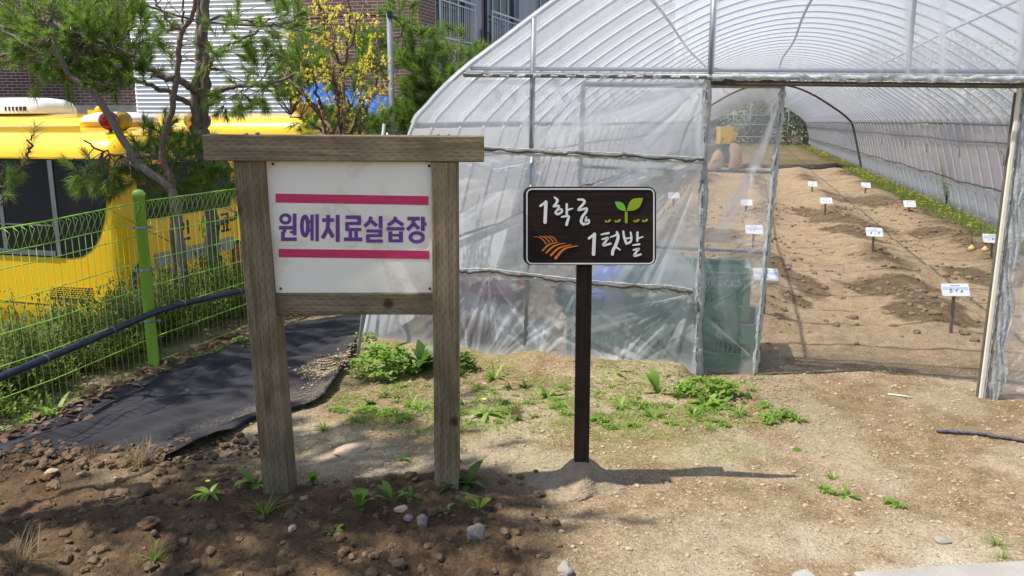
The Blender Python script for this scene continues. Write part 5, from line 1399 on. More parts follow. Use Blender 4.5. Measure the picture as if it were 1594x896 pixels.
def crate(loc, rz, lab, flip=False, logo=True, text=False):
    root = thing('plastic_crate', lab, 'crate', loc, rz, 'green plastic harvest crates behind the film')
    L_, W_, H_ = .50, .36, .30
    def build(mb, name, mat='crate', par=root):
        if flip: mb.v = [(x, -y, H_-z) for x, y, z in mb.v]
        o = mb.build(name, M[mat], None); o.parent = par; return o
    def walls(mb, z0, z1, t=.006, out=0):
        for s in (-1, 1):
            mb.box((s*(W_/2+out), 0, (z0+z1)/2), (t, L_+2*out, z1-z0)); mb.box((0, s*(L_/2+out), (z0+z1)/2), (W_+2*out-t*1.02, t, z1-z0))
    mb = MB(); walls(mb, .185, .288); walls(mb, .0, .09); walls(mb, .10, .112, .010)
    for s in (-1, 1):
        for q in (-1, 1): mb.box((s*(W_/2-.008), q*(L_/2-.008), .145), (.028, .028, .285))
        n = 11
        for i in range(n):
            u = -.5+(i+.5)/n; mb.box((u*(W_-.05), s*L_/2, .137), (.010, .007, .096)); mb.box((s*W_/2, u*(L_-.05), .137), (.007, .014, .096))
    for i in range(8):
        for s in (-1, 1): mb.box((-.16+i*.0457, s*(L_/2+.004), .045), (.006, .006, .088))
    build(mb, 'crate_wall')
    mb = MB(); walls(mb, .288, .300, .022, .004); walls(mb, .176, .186, .014, .003); build(mb, 'rim')
    mb = MB(); mb.box((0, 0, .006), (W_-.01, L_-.01, .008))
    build(mb, 'crate_floor')
    y = -L_/2-.0036; mb = MB(); kk = 0
    fn = lambda u, v, d: Vector((u, y-d, v))
    zc = .235 if not flip else H_-.235
    if logo:
        for dx in (-.026, .026):
            P = [(dx+.017*math.cos(a), zc-.016+.014*math.sin(a)) for a in [R(i*30) for i in range(13)]]
            kk += 1; polyribbon(mb, P, .006, fn, .0012+kk*.00004, 0, False)
            for dz, hw in ((.010, .020), (.022, .012)): kk += 1; polyribbon(mb, [(dx-hw, zc+dz), (dx+hw, zc+dz)], .005, fn, .0012+kk*.00004, 0, False)
    if text:
        for x in (-.13, -.105): kk += 1; polyribbon(mb, [(x, zc+.02), (x, zc-.018)], .006, fn, .0012+kk*.00004, 0, False)
        for P in ([(-.085, zc+.016), (-.065, zc+.016), (-.068, zc-.016)], [(-.05, zc-.016), (-.025, zc-.016), (-.045, zc+.0), (-.022, zc+.016)], [(.0, zc+.018), (.0, zc-.018), (.022, zc-.018)]):
            kk += 1; polyribbon(mb, P, .006, fn, .0012+kk*.00004, 0, False)
        for cx_, rx in ((.055, .018), (.10, .026)):
            kk += 1; polyribbon(mb, [(cx_+rx*math.cos(a)*1.1, zc+.018*math.sin(a)) for a in [R(i*30) for i in range(13)]], .0065, fn, .0012+kk*.00004, 0, False)
        kk += 1; polyribbon(mb, [(.12, zc+.03), (.095, zc-.03)], .006, fn, .0012+kk*.00004, 0, False)
    o = mb.build('printed_mark', M['crate_print'], None); o.parent = root
def on_floor(lx, ly, z=0): p = gh(lx, ly); return (p.x, p.y, .0+z)
crate(on_floor(.165, .43), -YAW-.03, 'green crate standing lowest behind the left sliding door film', False, True, False)
crate(on_floor(.10, .48, .302), -YAW+.06, 'green crate with white lettering, upper one behind the sliding door film', False, False, True)
crate(on_floor(-.25, .42), -YAW, 'green crate with a white mark, lower one behind the front film', False, True, False)
crate(on_floor(-.26, .45, .302), -YAW+.02, 'green crate on top of the stack behind the front film', False, False, False)
crate(on_floor(-.68, .50), -YAW+.12, 'green crate under the blue watering can', False, False, False)

def contents():
    # red-brown tub
    c = gh(-1.62, .62); root = thing('round_tub', 'large red-brown plastic tub behind the front film', 'tub', (c.x, c.y, 0))
    mb = MB(); mb.lathe((c.x, c.y, 0), [(0, .012), (.33, .012), (.335, .02), (.36, .17), (.40, .345), (.43, .35), (.432, .375), (.415, .38), (.395, .365), (.375, .30), (.33, .04), (0, .03)], 40); mb.build('tub_body', M['tub'], root)
    mb = MB(); mb.lathe((c.x, c.y, 0), [(.362, .185), (.372, .19), (.374, .205), (.366, .212)], 40); mb.build('hoop', M['tub'], root)
    # blue watering can
    c = gh(-.60, .52); b = Vector((c.x, c.y, .306)); root = thing('watering_can', 'blue plastic watering can standing on a green crate', 'watering can', b)
    mb = MB(); mb.lathe(b, [(0, .002), (.115, .002), (.13, .012), (.135, .10), (.125, .19), (.105, .235), (.075, .255), (.07, .262), (.06, .26)], 28); mb.build('can_body', M['can_blue'], root)
    s = E1*.9-E2*.1
    mb = MB(); P = catmull([tuple(b+s*.10+Vector((0, 0, .06))), tuple(b+s*.20+Vector((0, 0, .16))), tuple(b+s*.27+Vector((0, 0, .28)))], 6); mb.tube(P, np.linspace(.036, .018, len(P)), 12); sp = mb.build('spout', M['can_blue'], root)
    q = (s+Vector((0, 0, .9))).normalized().to_track_quat('Z', 'Y').to_matrix()
    mb = MB(); mb.lathe(b+s*.275+Vector((0, 0, .285)), [(.017, 0), (.05, .035), (.054, .042), (.04, .052), (0, .055)], 18, q); mb.build('rose', M['can_blue'], sp)
    mb = MB(); P = catmull([tuple(b-s*.12+Vector((0, 0, .07))), tuple(b-s*.21+Vector((0, 0, .17))), tuple(b-s*.14+Vector((0, 0, .30))), tuple(b+Vector((0, 0, .325))), tuple(b+s*.06+Vector((0, 0, .25)))], 6); mb.tube(P, .014, 10); mb.build('handle', M['can_blue'], root)
    # black bag
    c = gh(-.98, 1.25); mb = MB(); rg = random.Random(12); chunk(mb, (0, 0, .14), .15, rg, 1.0, 3); mb.smooth = False
    mb.tube([(0, 0, .27), (.01, 0, .31), (.03, .01, .35)], [.05, .025, .05], 10); o = mb.build('plastic_bag', M['bag']); o.location = (c.x, c.y, gz(c.x, c.y)); tag(o, 'crumpled dark plastic bag on the soil left of the blue watering can', 'bag')
    # motor tiller with yellow hood and two sacks, far down the left side
    p = G(1128, 262); c = Vector((p.x, p.y, .02)); root = thing('garden_tiller', 'small tiller with a yellow hood parked far down the beds', 'tiller', c)
    s = 1.0
    mb = MB(); mb.beam(c+Vector((-.05, 0, .78)), c+Vector((-.05, 0, 1.34)), .5, .36, (0, -1, 0), .06); mb.beam(c+Vector((.22, 0, .86)), c+Vector((.22, 0, 1.18)), .16, .3, (0, -1, 0), .04); mb.build('hood', M['yellow'], root)
    mb = MB(); mb.box(c+Vector((0, 0, .58)), (.42, .5, .42)); mb.box(c+Vector((.05, 0, .30)), (.2, .3, .3)); mb.build('engine', M['black'], root)
    for sx in (-1, 1):
        mb = MB(); q = Matrix.Rotation(R(90), 3, 'Y'); mb.lathe(c+Vector((sx*.32-.05, 0, .24)), [(0, 0), (.23, 0), (.26, .03), (.26, .09), (.23, .12), (0, .12)], 18, q); mb.build('wheel', M['black'], root)
        mb = MB(); mb.tube([c+Vector((sx*.15, .1, .7)), c+Vector((sx*.25, -.5, .95)), c+Vector((sx*.28, -.8, .98))], .018, 8); mb.build('handlebar', M['rail_steel'], root)
    for i, (px, h, lab) in enumerate(((1108, .75, 'plump beige sack leaning left of the yellow tiller'), (1143, .95, 'taller beige sack right of the yellow tiller'))):
        q = G(px, 268+i*-2); mb = MB()
        mb.lathe((0, 0, 0), [(0, 0), (.24, .02), (.31, .15), (.32, h*.5), (.28, h*.75), (.12, h*.9), (.07, h*.94), (.12, h)], 18)
        mb.v = [(x*(.62+.07*math.sin(9*z+4*y))+.10*math.sin(3.1*z), y*(.5+.1*math.sin(7*z+x*5)), z) for x, y, z in mb.v]; o = mb.build('sack', M['sack']); o.location = (q.x, q.y, 0); o.rotation_euler = (0, R(8*(-1)**i), 0); tag(o, lab, 'sack')
    # edge of black mulch film lying across the beds
    mb = MB(); rg = random.Random(3); P = []
    for i in range(70):
        lx = -1.9+i*.072; p = gh(lx, 23.1+.12*math.sin(lx*2.1)); z = gz(p.x, p.y); P.append((p.x, p.y, z+.05+.05*math.sin(lx*3.0)+rg.random()*.03))
    vs = []; 
    for x, y, z in P:
        vs += [(x, y-.10, z-.16), (x+.02, y-.02, z+.02), (x, y+.10, z+.05), (x, y+.28, z-.08)]
    mb.smooth = True; mb.add(vs, [(i*4+k, (i+1)*4+k, (i+1)*4+k+1, i*4+k+1) for i in range(len(P)-1) for k in range(3)])
    o = mb.build('mulch_film', M['dirtfilm']); md = o.modifiers.new('t', 'SOLIDIFY'); md.thickness = .01
    tag(o, 'rumpled black mulch film lying across the far beds', 'mulch film')
    # onions with shoots
    for i, (px, py, lab) in enumerate(((1512, 391, 'sprouting onion left of the label by the right door'), (1533, 393, 'sprouting onion close behind the stake of the label by the right door'))):
        p = GS(px, py); mb = MB(); mb.lathe(p, [(0, 0), (.028, .004), (.04, .03), (.034, .05), (.014, .066), (.006, .08)], 16)
        root = thing('onion', lab, 'onion', p); mb.build('bulb', M['onion'], root)
        mb = MB(); mb.var = []
        for k in range(5): a = k*1.3; blade(mb, p+Vector((0, 0, .07)), (math.cos(a)*.35, math.sin(a)*.35, 1), rnd.uniform(.12, .22), .012, .5, rnd.random(), 4, 'blade')
        mb.build('shoots', M['weed_dark'], root)
    # tall thistle by the right wall
    p = gh(3.12, float(8.3)); p = G(1472, 322); p.z = 0; root = thing('tall_weed', 'tall leafy thistle growing against the right greenhouse wall', 'weed', p)
    mb = MB(); mb.tube([p, p+Vector((.01, 0, .45)), p+Vector((.02, 0, .85))], [.014, .012, .007], 8); mb.build('stem', M['weed_dark'], root)
    mb = MB(); mb.var = []; rg = random.Random(2)
    for i in range(60):
        z = .15+.75*(i/60); a = i*2.4; l = .28*(1-.3*i/60); blade(mb, p+Vector((.01, 0, z)), (math.cos(a), math.sin(a), .7), l, .05, 1.3, rg.random(), 5, 'lance')
    mb.build('leaves', M['weed'], root)
    p = G(1240, 229); mb = MB(); chunk(mb, (0, 0, .2), .3, random.Random(3), .9, 1); o = mb.build('stone', M['stone_tan']); o.location = (p.x, p.y, .1); tag(o, 'pale stone at the far end of the beds', 'stone')
contents()

# ------------------------------------------------------------------ buses
D1 = Vector((-.966, .26, 0)); D1.normalize(); D2 = Vector((-D1.y, D1.x, 0)); D2 = Vector((.26, .966, 0)).normalized()
LOT = -1.15
def bus(K, zr, lab, detailed, seed):
    K = Vector((K[0], K[1], LOT)); root = thing('school_bus', lab, 'bus', K)
    Wd, Ln = 2.06, 7.0
    def B(x, y, z): return K+D1*x+D2*y+Vector((0, 0, z-LOT))
    z0 = LOT+.32; r = .20
    sec = []
    for i in range(9): a = R(90*i/8); sec.append((.30*(1-math.sin(a))*1.0, zr-.06-.26+.26*math.sin(a)) if False else (.34*(1-math.cos(a)), zr-.055-.30+.30*math.sin(a)))
    half = [(0, z0), (0, z0+.5), (0, .2)]+sec+[(.7, zr-.015), (Wd/2, zr)]
    prof = half+[(Wd-y, z) for y, z in reversed(half[:-1])]; n = len(prof)
    xs = [0, .012, .03, .06, .10, .15, .21]+[.5, 1.5, 3, 5]+[Ln-v for v in (.21, .15, .10, .06, .03, .012, 0)]
    vs = []
    for x in xs:
        e = min(x, Ln-x); ins = 0 if e >= .21 else .21-math.sqrt(max(0, .21**2-(.21-e)**2))
        for y, z in prof:
            vs.append(B(x, Wd/2+(y-Wd/2)*(1-ins/(Wd/2)), z-(ins*.8 if z > zr-.4 else 0)*(1 if z > zr-.2 else .5)))
    mb = MB(); mb.smooth = True
    m = len(xs); fs = [(i*n+k, i*n+(k+1) % n, (i+1)*n+(k+1) % n, (i+1)*n+k) for i in range(m-1) for k in range(n)]
    mb.add(vs, fs); mb.smooth = False; mb.add(vs[:n], [tuple(range(n))]); mb.add(vs[-n:], [tuple(range(n-1, -1, -1))])
    body = mb.build('body', M['yellow'], root)
    def side(px, py):
        s, z = on_plane(px, py, K, D1); return (s, z)
    def rear(px, py):
        s, z = on_plane(px, py, K, D2); return (s, z)
    def fs_(u, v, d): return B(u, -d, v)
    def fr_(u, v, d): return B(-d, u, v)
    # wheels and skirts
    for x in (1.3, 5.4):
        for y in (.12, Wd-.12):
            mb = MB(); q = D2.to_track_quat('Z', 'Y').to_matrix(); mb.lathe(B(x, y-.1, LOT+.38), [(0, 0), (.2, 0), (.36, .0), (.38, .03), (.38, .19), (.36, .22), (0, .22)], 24, q); w = mb.build('wheel', M['black'], root)
            mb = MB(); mb.lathe(B(x, y-.105, LOT+.38), [(0, 0), (.15, 0), (.2, .02), (.2, .06)], 18, q); mb.build('rim', M['steel'], w)
    zt, zb = zr-.40, zr-1.30
    if detailed:
        P = [side(*p) for p in ((165.5, 250), (164.5, 300), (160, 340), (153, 366), (142, 385), (126, 396), (108, 399))]
        zt = P[0][1]; P = [(u, v) for u, v in P]; zb = P[-1][1]
        poly = [(6.6, zt)]+P+[(6.6, zb)]
    else:
        poly = [(6.6, zt), (.25, zt), (.28, zb+.3), (.42, zb+.06), (.62, zb), (6.6, zb)]
    mb = MB(); mb.prism(poly, fs_, .008, -.02)
    gk = MB(); cxu = sum(q[0] for q in poly)/len(poly); czu = (zt+zb)/2; gk.prism([(u+.018*(1 if u > cxu else -1), v+.018*(1 if v > czu else -1)) for u, v in poly], fs_, .004, -.02); gk.build('window_gasket', M['black'], root)
    gl = mb.build('side_window', M['busglass'], root)
    mb = MB()
    for x in (1.42, 3.1, 4.8): mb.prism([(x, zb), (x+.05, zb), (x+.05, zt), (x, zt)], fs_, .014, .004)
    xg = on_plane(98, 398, K, D1)[0] if detailed else 1.0
    mb.prism([(xg, zb), (xg+.055, zb), (xg+.055, zt), (xg, zt)], fs_, .016, .004)
    mb.prism([(xg+.07, zb+.0), (6.5, zb), (6.5, zb+.05), (xg+.07, zb+.05)], fs_, .018, .004)
    mb.prism([(xg+.07, zb+.30), (6.5, zb+.30), (6.5, zb+.315), (xg+.07, zb+.315)], fs_, .012, .004); mb.build('window_bar', M['grey_trim'], gl)
    mb = MB(); mb.prism([(.5, zt+.012), (6.5, zt+.012), (6.5, zt+.03), (.5, zt+.03)], fs_, .012, 0); mb.build('gutter', M['yellow'], root)
    # far side window too
    mb = MB(); mb.prism([(.5, zb), (6.5, zb), (6.5, zt), (.5, zt)], lambda u, v, d: B(u, Wd+d, v), .008, -.02); mb.build('side_window', M['busglass'], root)
    # rear window, band, lamps
    mb = MB(); rw0, rw1 = (.28, .50, Wd-.28), (zb+.18, zt-.04)
    mb.prism([(.30, .52), (Wd-.30, .52), (Wd-.24, .62), (Wd-.24, 1.02), (Wd-.32, 1.08), (.32, 1.08), (.24, 1.02), (.24, .62)], fr_, .008, -.02); mb.build('rear_window', M['busglass'], root)
    mb = MB(); mb.prism([(.40, .02), (Wd-.28, .02), (Wd-.28, .165), (.40, .165)], fr_, .016, -.01); bdn = mb.build('reflector_band', M['stripe_grey'], root)
    mb = MB()
    kk = 0
    if detailed:
        for (cx_, st) in ((1.02, [[(-.04, .05), (-.04, -.04)], [(-.04, .05), (.04, -.04)], [(.04, .05), (.04, -.04)]]), (1.16, [[(-.05, .05), (-.025, -.04)], [(-.025, -.04), (0, .03)], [(0, .03), (.025, -.04)], [(.025, -.04), (.05, .05)]]), (1.30, [[(0, .05), (0, -.04)]]), (1.52, [[(-.04, -.04), (0, .05)], [(0, .05), (.04, -.04)], [(-.02, -.005), (.02, -.005)]])):
            for s in st:
                kk += 1; polyribbon(mb, [(cx_+u, .09+v) for u, v in s], .016, fr_, .0175+kk*.00005, .015, False)
        mb.build('lettering', M['grey_trim'], bdn)
        mb = MB()
        def T(cx_, st, w=.026):
            nonlocal kk
            for s in st: kk += 1; polyribbon(mb, [(cx_+u, .345+v) for u, v in s], w, fr_, .004+kk*.00005, -.01, False)
        ringp = lambda x, y, rx, ry: [(x+rx*math.cos(R(a)), y+ry*math.sin(R(a))) for a in range(0, 361, 30)]
        T(.92, [ringp(-.05, .055, .04, .04), [(.055, .11), (.055, -.04)], [(-.05, -.02), (-.05, -.10)], [(-.05, -.09), (.08, -.09)]])
        T(1.66, [[(-.07, .10), (.06, .10)], [(.06, .10), (.05, -.02)], [(-.03, .02), (-.03, -.09)], [(.03, .02), (.03, -.09)], [(-.10, -.09), (.10, -.09)]])
        mb.build('lettering', M['black'], root)
        mb = MB(); T(1.26, [[(0, .13), (-.01, .08)], [(0, .10), (-.08, .0)], [(0, .06), (.08, .0)], [(-.09, -.02), (.09, -.02)], ringp(0, -.08, .05, .035)]); mb.build('lettering', M['leaf_green'], root)
        # vents on the side
        for q in (((79, 446), (144, 448), (144, 468), (79, 465)), ((53, 487), (75, 488), (75, 494), (53, 493))):
            P = [side(*p) for p in q]; mb = MB(); mb.prism(P, fs_, .004, -.01); vt = mb.build('vent', M['black'], root)
            mb = MB(); u0, u1 = P[1][0], P[0][0]; w0, w1 = P[2][1], P[1][1]; nr = 6 if u1-u0 > .2 else 2
            for i in range(1, nr): z = w0+(w1-w0)*i/nr; mb.box(B((u0+u1)/2, -.006, z), (abs(u1-u0), .006, .006), Matrix.Rotation(math.atan2(D1.y, D1.x), 3, 'Z'))
            for i in range(nr):
                z = w0+(w1-w0)*(i+.5)/nr; m_ = 14
                for k in range(m_): mb.box(B(u0+(u1-u0)*(k+.5*(i % 2))/m_, -.006, z), (.006, .006, (w1-w0)/nr), Matrix.Rotation(math.atan2(D1.y, D1.x), 3, 'Z'))
            mb.build('grille', M['yellow'], vt)
        P = [side(*p) for p in ((-80, 461), (0, 467), (77, 473), (77, 474.5), (0, 468.5), (-80, 462.5))]
        mb = MB(); mb.prism(P, fs_, .003, -.01); mb.build('panel_seam', M['black'], root)
    for y0 in (.02, Wd-.34):
        sx = 1 if y0 < 1 else -1
        poly = [(.03, -.52), (.33, -.52), (.33, .02), (.28, .09), (.16, .11), (.08, .06), (.03, -.08)]
        poly = [(y0+u if sx > 0 else y0+.34-u, v) for u, v in poly]
        mb = MB(); mb.prism(poly, fr_, .010, -.02); tl = mb.build('tail_lamp', M['black'], root)
        ins = [((u-(y0+.17))*.82+y0+.17, (v+.2)*.88-.2) for u, v in poly]; mb = MB(); mb.prism(ins, fr_, .018, .004); mb.build('lens', M['red_lens'], tl)
    for y in (.55, Wd-.62): mb = MB(); mb.box(B(-.012, y, -.05), (.03, .16, .06), Matrix.Rotation(math.atan2(D1.y, D1.x), 3, 'Z')); mb.build('number_lamp', M['black'], root)
    mb = MB(); mb.prism([(.1, LOT+.30), (Wd-.1, LOT+.30), (Wd-.1, LOT+.52), (.1, LOT+.52)], fr_, .08, -.02); mb.build('bumper', M['black'], root)
    # warning lamps on the roof, facing backwards
    ax = (-D1*.85-D2*.5).normalized().to_track_quat('Z', 'Y').to_matrix()
    for y, cols in ((.30, ('red', 'amber')), (Wd-.44, ('amber', 'red'))):
        for k, cl in enumerate(cols):
            c = B(.26, y+k*.19, zr+.055)
            mb = MB(); mb.lathe(c-(-D1)*.09, [(0, 0), (.05, 0), (.08, .02), (.092, .07), (.094, .10), (.09, .105)], 20, ax); mb.tube([c-Vector((0, 0, .14))+D1*.04, c-Vector((0, 0, .06))+D1*.04], .02, 8)
            h = mb.build('warning_lamp', M['grey_trim'] if detailed else M['yellow_dull'], root)
            mb = MB(); mb.lathe(c-(-D1)*.09, [(.089, .098), (.08, .114), (.045, .126), (0, .129)], 20, ax); mb.build('lens', M['red_lens'] if cl == 'red' and detailed else M['amber_lens'], h)
    # roof vent
    if detailed:
        c0 = B(.75, .98, zr)
        mb = MB(); vs = []; nn = 28
        for r_, z in ((1.0, .02), (1.02, .045), (.92, .085), (.6, .12), (0.01, .13)):
            for k in range(nn):
                a = 2*math.pi*k/nn; ca, sa = math.cos(a), math.sin(a); ca = math.copysign(abs(ca)**.6, ca); sa = math.copysign(abs(sa)**.6, sa)
                vs.append(c0+D1*(.36*r_*ca)+D2*(.30*r_*sa)+Vector((0, 0, z+.02)))
        mb.smooth = True; mb.add(vs, [(i*nn+k, i*nn+(k+1) % nn, (i+1)*nn+(k+1) % nn, (i+1)*nn+k) for i in range(4) for k in range(nn)]); mb.build('roof_hatch', M['white_plastic'], root)
        mb = MB(); rz = Matrix.Rotation(math.atan2(D1.y, D1.x), 3, 'Z')
        mb.box(c0+Vector((0, 0, .015)), (.62, .5, .05), rz); mb.build('hatch_base', M['yellow'], root)
    else:
        # white air conditioner box and a yellow lamp bracket
        q = D(-10, 165, K.y+1.6); s = (q-K).dot(D1); c0 = B(s+.25, 1.0, zr)
        mb = MB(); vs = []; nn = 32
        for r_, z in ((1.0, .0), (1.0, .08), (.93, .18), (.80, .24), (.5, .27), (0.01, .27)):
            for k in range(nn):
                a = 2*math.pi*k/nn; ca, sa = math.cos(a), math.sin(a); ca = math.copysign(abs(ca)**.5, ca); sa = math.copysign(abs(sa)**.5, sa)
                vs.append(c0+D1*(.75*r_*ca)+D2*(.55*r_*sa)+Vector((0, 0, z)))
        mb.smooth = True; mb.add(vs, [(i*nn+k, i*nn+(k+1) % nn, (i+1)*nn+(k+1) % nn, (i+1)*nn+k) for i in range(5) for k in range(nn)]); ac = mb.build('air_conditioner', M['white_plastic'], root)
        mb = MB(); rz = Matrix.Rotation(math.atan2(D1.y, D1.x), 3, 'Z')
        for k in range(6): mb.box(c0+D1*(-.5+k*.075)-D2*.53+Vector((0, 0, .08)), (.025, .05, .07), rz)
        mb.build('louvre', M['black'], ac)
        q = D(62, 168, K.y+.9); s = (q-K).dot(D1); mb = MB(); mb.box(B(s, .9, zr+.03), (.22, .14, .06), rz); mb.lathe(B(s-.10, .82, zr+.05), [(0, 0), (.06, 0), (.075, .03), (.06, .07), (0, .08)], 16, D2.to_track_quat('Z', 'Y').to_matrix()); mb.build('marker_lamp', M['yellow_dull'], root)
bus((-3.79, 7.95), 1.46, 'nearest yellow school bus behind the green fence, red and amber lamps on its roof', True, 1)
bus((-2.93, 12.1), 1.64, 'second yellow bus parked behind the first, only roof and upper side showing', False, 2)

# ------------------------------------------------------------------ buildings
def wall_piece(mb, P0, dr, s0, s1, z0, z1, d=0.0):
    n = Vector((dr.y, -dr.x, 0)); q = [P0+dr*s+Vector((0, 0, z-P0.z))+n*d for s, z in ((s0, z0), (s1, z0), (s1, z1), (s0, z1))]
    mb.add(q, [(0, 1, 2, 3)], [[(s0, z0), (s1, z0), (s1, z1), (s0, z1)]])
def wall_with_holes(mb, P0, dr, s0, s1, z0, z1, holes, depth=.14):
    """flat wall with real window recesses"""
    xs = sorted({s0, s1, *[h[0] for h in holes], *[h[1] for h in holes]}); zs = sorted({z0, z1, *[h[2] for h in holes], *[h[3] for h in holes]})
    for a, b in zip(xs[:-1], xs[1:]):
        for c, e in zip(zs[:-1], zs[1:]):
            if any(h[0] <= (a+b)/2 <= h[1] and h[2] <= (c+e)/2 <= h[3] for h in holes): continue
            wall_piece(mb, P0, dr, a, b, c, e)
    n = Vector((dr.y, -dr.x, 0))
    for h in holes:
        for (a, b), (c, e) in (((h[0], h[2]), (h[1], h[2])), ((h[1], h[2]), (h[1], h[3])), ((h[1], h[3]), (h[0], h[3])), ((h[0], h[3]), (h[0], h[2]))):
            p, q = P0+dr*a+Vector((0, 0, b-P0.z)), P0+dr*c+Vector((0, 0, e-P0.z)); mb.add([p, q, q-n*depth, p-n*depth], [(0, 1, 2, 3)])
def window(root, P0, dr, h, mull, depth=.10):
    n = Vector((dr.y, -dr.x, 0)); s0, s1, z0, z1 = h
    def at(u, v, d): return P0+dr*u+Vector((0, 0, v-P0.z))+n*(d-depth)
    mb = MB(); t = .05
    for a, b, c, e in [(s0+.004, s1-.004, z0+.004, z0+t), (s0+.004, s1-.004, z1-t, z1-.004), (s0+.004, s0+t, z0+t, z1-t), (s1-t, s1-.004, z0+t, z1-t)]+[(m-.03, m+.03, z0+t, z1-t) for m in mull]:
        mb.prism([(a, c), (b, c), (b, e), (a, e)], at, .03, -.03)
    f = mb.build('window', M['winframe'], root)
    mb = MB(); mb.prism([(s0+.01, z0+.01), (s1-.01, z0+.01), (s1-.01, z1-.01), (s0+.01, z1-.01)], at, .004, -.004); mb.build('pane', M['winglass'], f)
def buildings():
    root = thing('school_building', 'large school building of brick, white siding and grey concrete behind the buses', 'building', (-6, 21, LOT))
    zt = 7.5; zb = LOT-.2
    # left: brick with shade put into its colour
    d1 = Vector((1, .06, 0)).normalized(); P1 = D(230, 170, 21.0); P1.z = 0
    mb = MB(); wall_with_holes(mb, P1, d1, -16, .3, zb, zt, [(-8, -5.5, 2.35, 4.2)]); mb.build('brick_wall', M['brick_shaded'], root)
    window(root, P1, d1, (-8, -5.5, 2.35, 4.2), [-7.2, -6.3])
    s, z = on_plane(48, 100, P1, d1); mb = MB(); n = Vector((d1.y, -d1.x, 0)); a = P1+d1*s+n*.07; mb.tube([a+Vector((0, 0, zb)), a+Vector((0, 0, zt))], .045, 10); mb.build('drainpipe', M['brown_steel'], root)
    s0, z0 = on_plane(114, 164, P1, d1); s1, _ = on_plane(238, 164, P1, d1); mb = MB(); c = P1+d1*((s0+s1)/2)+n*.35; mb.box((c.x, c.y, z0-.25), (s1-s0, .7, .5), Matrix.Rotation(math.atan2(d1.y, d1.x), 3, 'Z')); lg = mb.build('ledge', M['concrete'], root)
    # middle: white siding
    d2 = Vector((1, -.15, 0)).normalized(); P2 = D(214, 170, 20.2); P2.z = 0; n2 = Vector((d2.y, -d2.x, 0))
    L2 = on_plane(470, 100, P2, d2)[0]; mb = MB(); nl = int((zt-zb)/.10)
    vs, fs = [], []
    for i in range(nl):
        z = zb+i*.10
        q = [P2+n2*.045, P2+d2*(L2-.28)+n2*.045, P2+d2*(L2-.28)+n2*.002, P2+n2*.002]
        b = len(vs); vs += [q[0]+Vector((0, 0, z)), q[1]+Vector((0, 0, z)), q[2]+Vector((0, 0, z+.099)), q[3]+Vector((0, 0, z+.099)), q[3]+Vector((0, 0, z)), q[2]+Vector((0, 0, z))]
        fs += [(b, b+1, b+2, b+3), (b+4, b+5, b+1, b)]
    mb.add(vs, fs); mb.build('siding_wall', M['siding'], root)
    mb = MB(); c = P2+d2*(L2-.20); mb.beam(Vector((c.x, c.y, zb)), Vector((c.x, c.y, zt)), .16, .12, n2); mb.build('corner_trim', M['siding'], root)
    mb = MB(); c = P2+d2*(L2-.06)+n2*.02; mb.tube([Vector((c.x, c.y, zb)), Vector((c.x, c.y, zt))], .05, 10); mb.build('drainpipe', M['black'], root)
    # left end of the siding back to the brick
    mb = MB(); wall_piece(mb, P2, Vector((0, -1, 0)), -1.5, 0, zb, zt); mb.build('return_wall', M['siding'], root)
    # right: brick wing, turning the corner
    d3 = Vector((.985, -.17, 0)).normalized(); C = D(653, 100, 18.6); C.z = 0; n3 = Vector((d3.y, -d3.x, 0))
    L3_ = on_plane(462, 100, C, d3)[0]
    mb = MB(); wall_piece(mb, C, d3, L3_, 0, zb, zt); d4 = Vector((.34, .94, 0)).normalized(); L4 = on_plane(678, 60, C, d4)[0]; wall_piece(mb, C, d4, 0, L4, zb, zt); mb.build('brick_wall', M['brick'], root)
    P5 = C+d4*L4; n4 = Vector((d4.y, -d4.x, 0)); P5 = P5-n4*.03
    W1 = (on_plane(678, 0, P5, d4)[0]+.02, on_plane(733, 0, P5, d4)[0]); zw0 = on_plane(733, 68, P5, d4)[1]-.05
    W2 = (on_plane(761, 50, P5, d4)[0], on_plane(808, 50, P5, d4)[0]); zw2 = zw0
    ztop = on_plane(770, 3, P5, d4)[1]+.05
    holes = [(W1[0], W1[1], zw0, zw0+2.3), (W2[0], W2[1], zw2, zw0+2.3), (W1[0]+.1, W1[1], zw0-2.9, zw0-.7), (W2[1]+1.5, W2[1]+5, zw0, zw0+2.3), (W2[0], W2[1], zw0-2.9, zw0-.7), (W1[0], W1[1], zw0+3.2, zw0+5)]
    mb = MB(); wall_with_holes(mb, P5, d4, 0, 34, zb, zt, holes, .2); mb.build('concrete_wall', M['stucco'], root)
    for h in holes:
        w = h[1]-h[0]; window(root, P5, d4, h, [h[0]+w*k for k in (.25, .5, .75)], .15)
    for h in holes[:2]:
        mb = MB(); a0, a1 = P5+d4*(h[0]-.02)+n4*.10, P5+d4*(h[1]+.12)+n4*.10; zr0, zr1 = zw0+.04, zw0+.98
        for z, r in ((zr1, .03), (zr1-.13, .018), (zr0, .025)): mb.tube([a0+Vector((0, 0, z)), a1+Vector((0, 0, z))], r, 6)
        k = int((h[1]-h[0])/.12)
        for i in range(k+1): p = a0+(a1-a0)*(i/k); mb.tube([p+Vector((0, 0, zr0)), p+Vector((0, 0, zr1-(.13 if i % 8 else 0)))], .011 if i % 8 else .02, 5)
        mb.build('balcony_railing', M['steel_dull'], root)
    for s_, r_, mm in ((on_plane(751.5, 60, P5, d4)[0], .05, 'black'),):
        p = P5+d4*s_+n4*.08; mb = MB(); mb.tube([p+Vector((0, 0, zb)), p+Vector((0, 0, zt))], r_, 10); mb.build('drainpipe', M[mm], root)
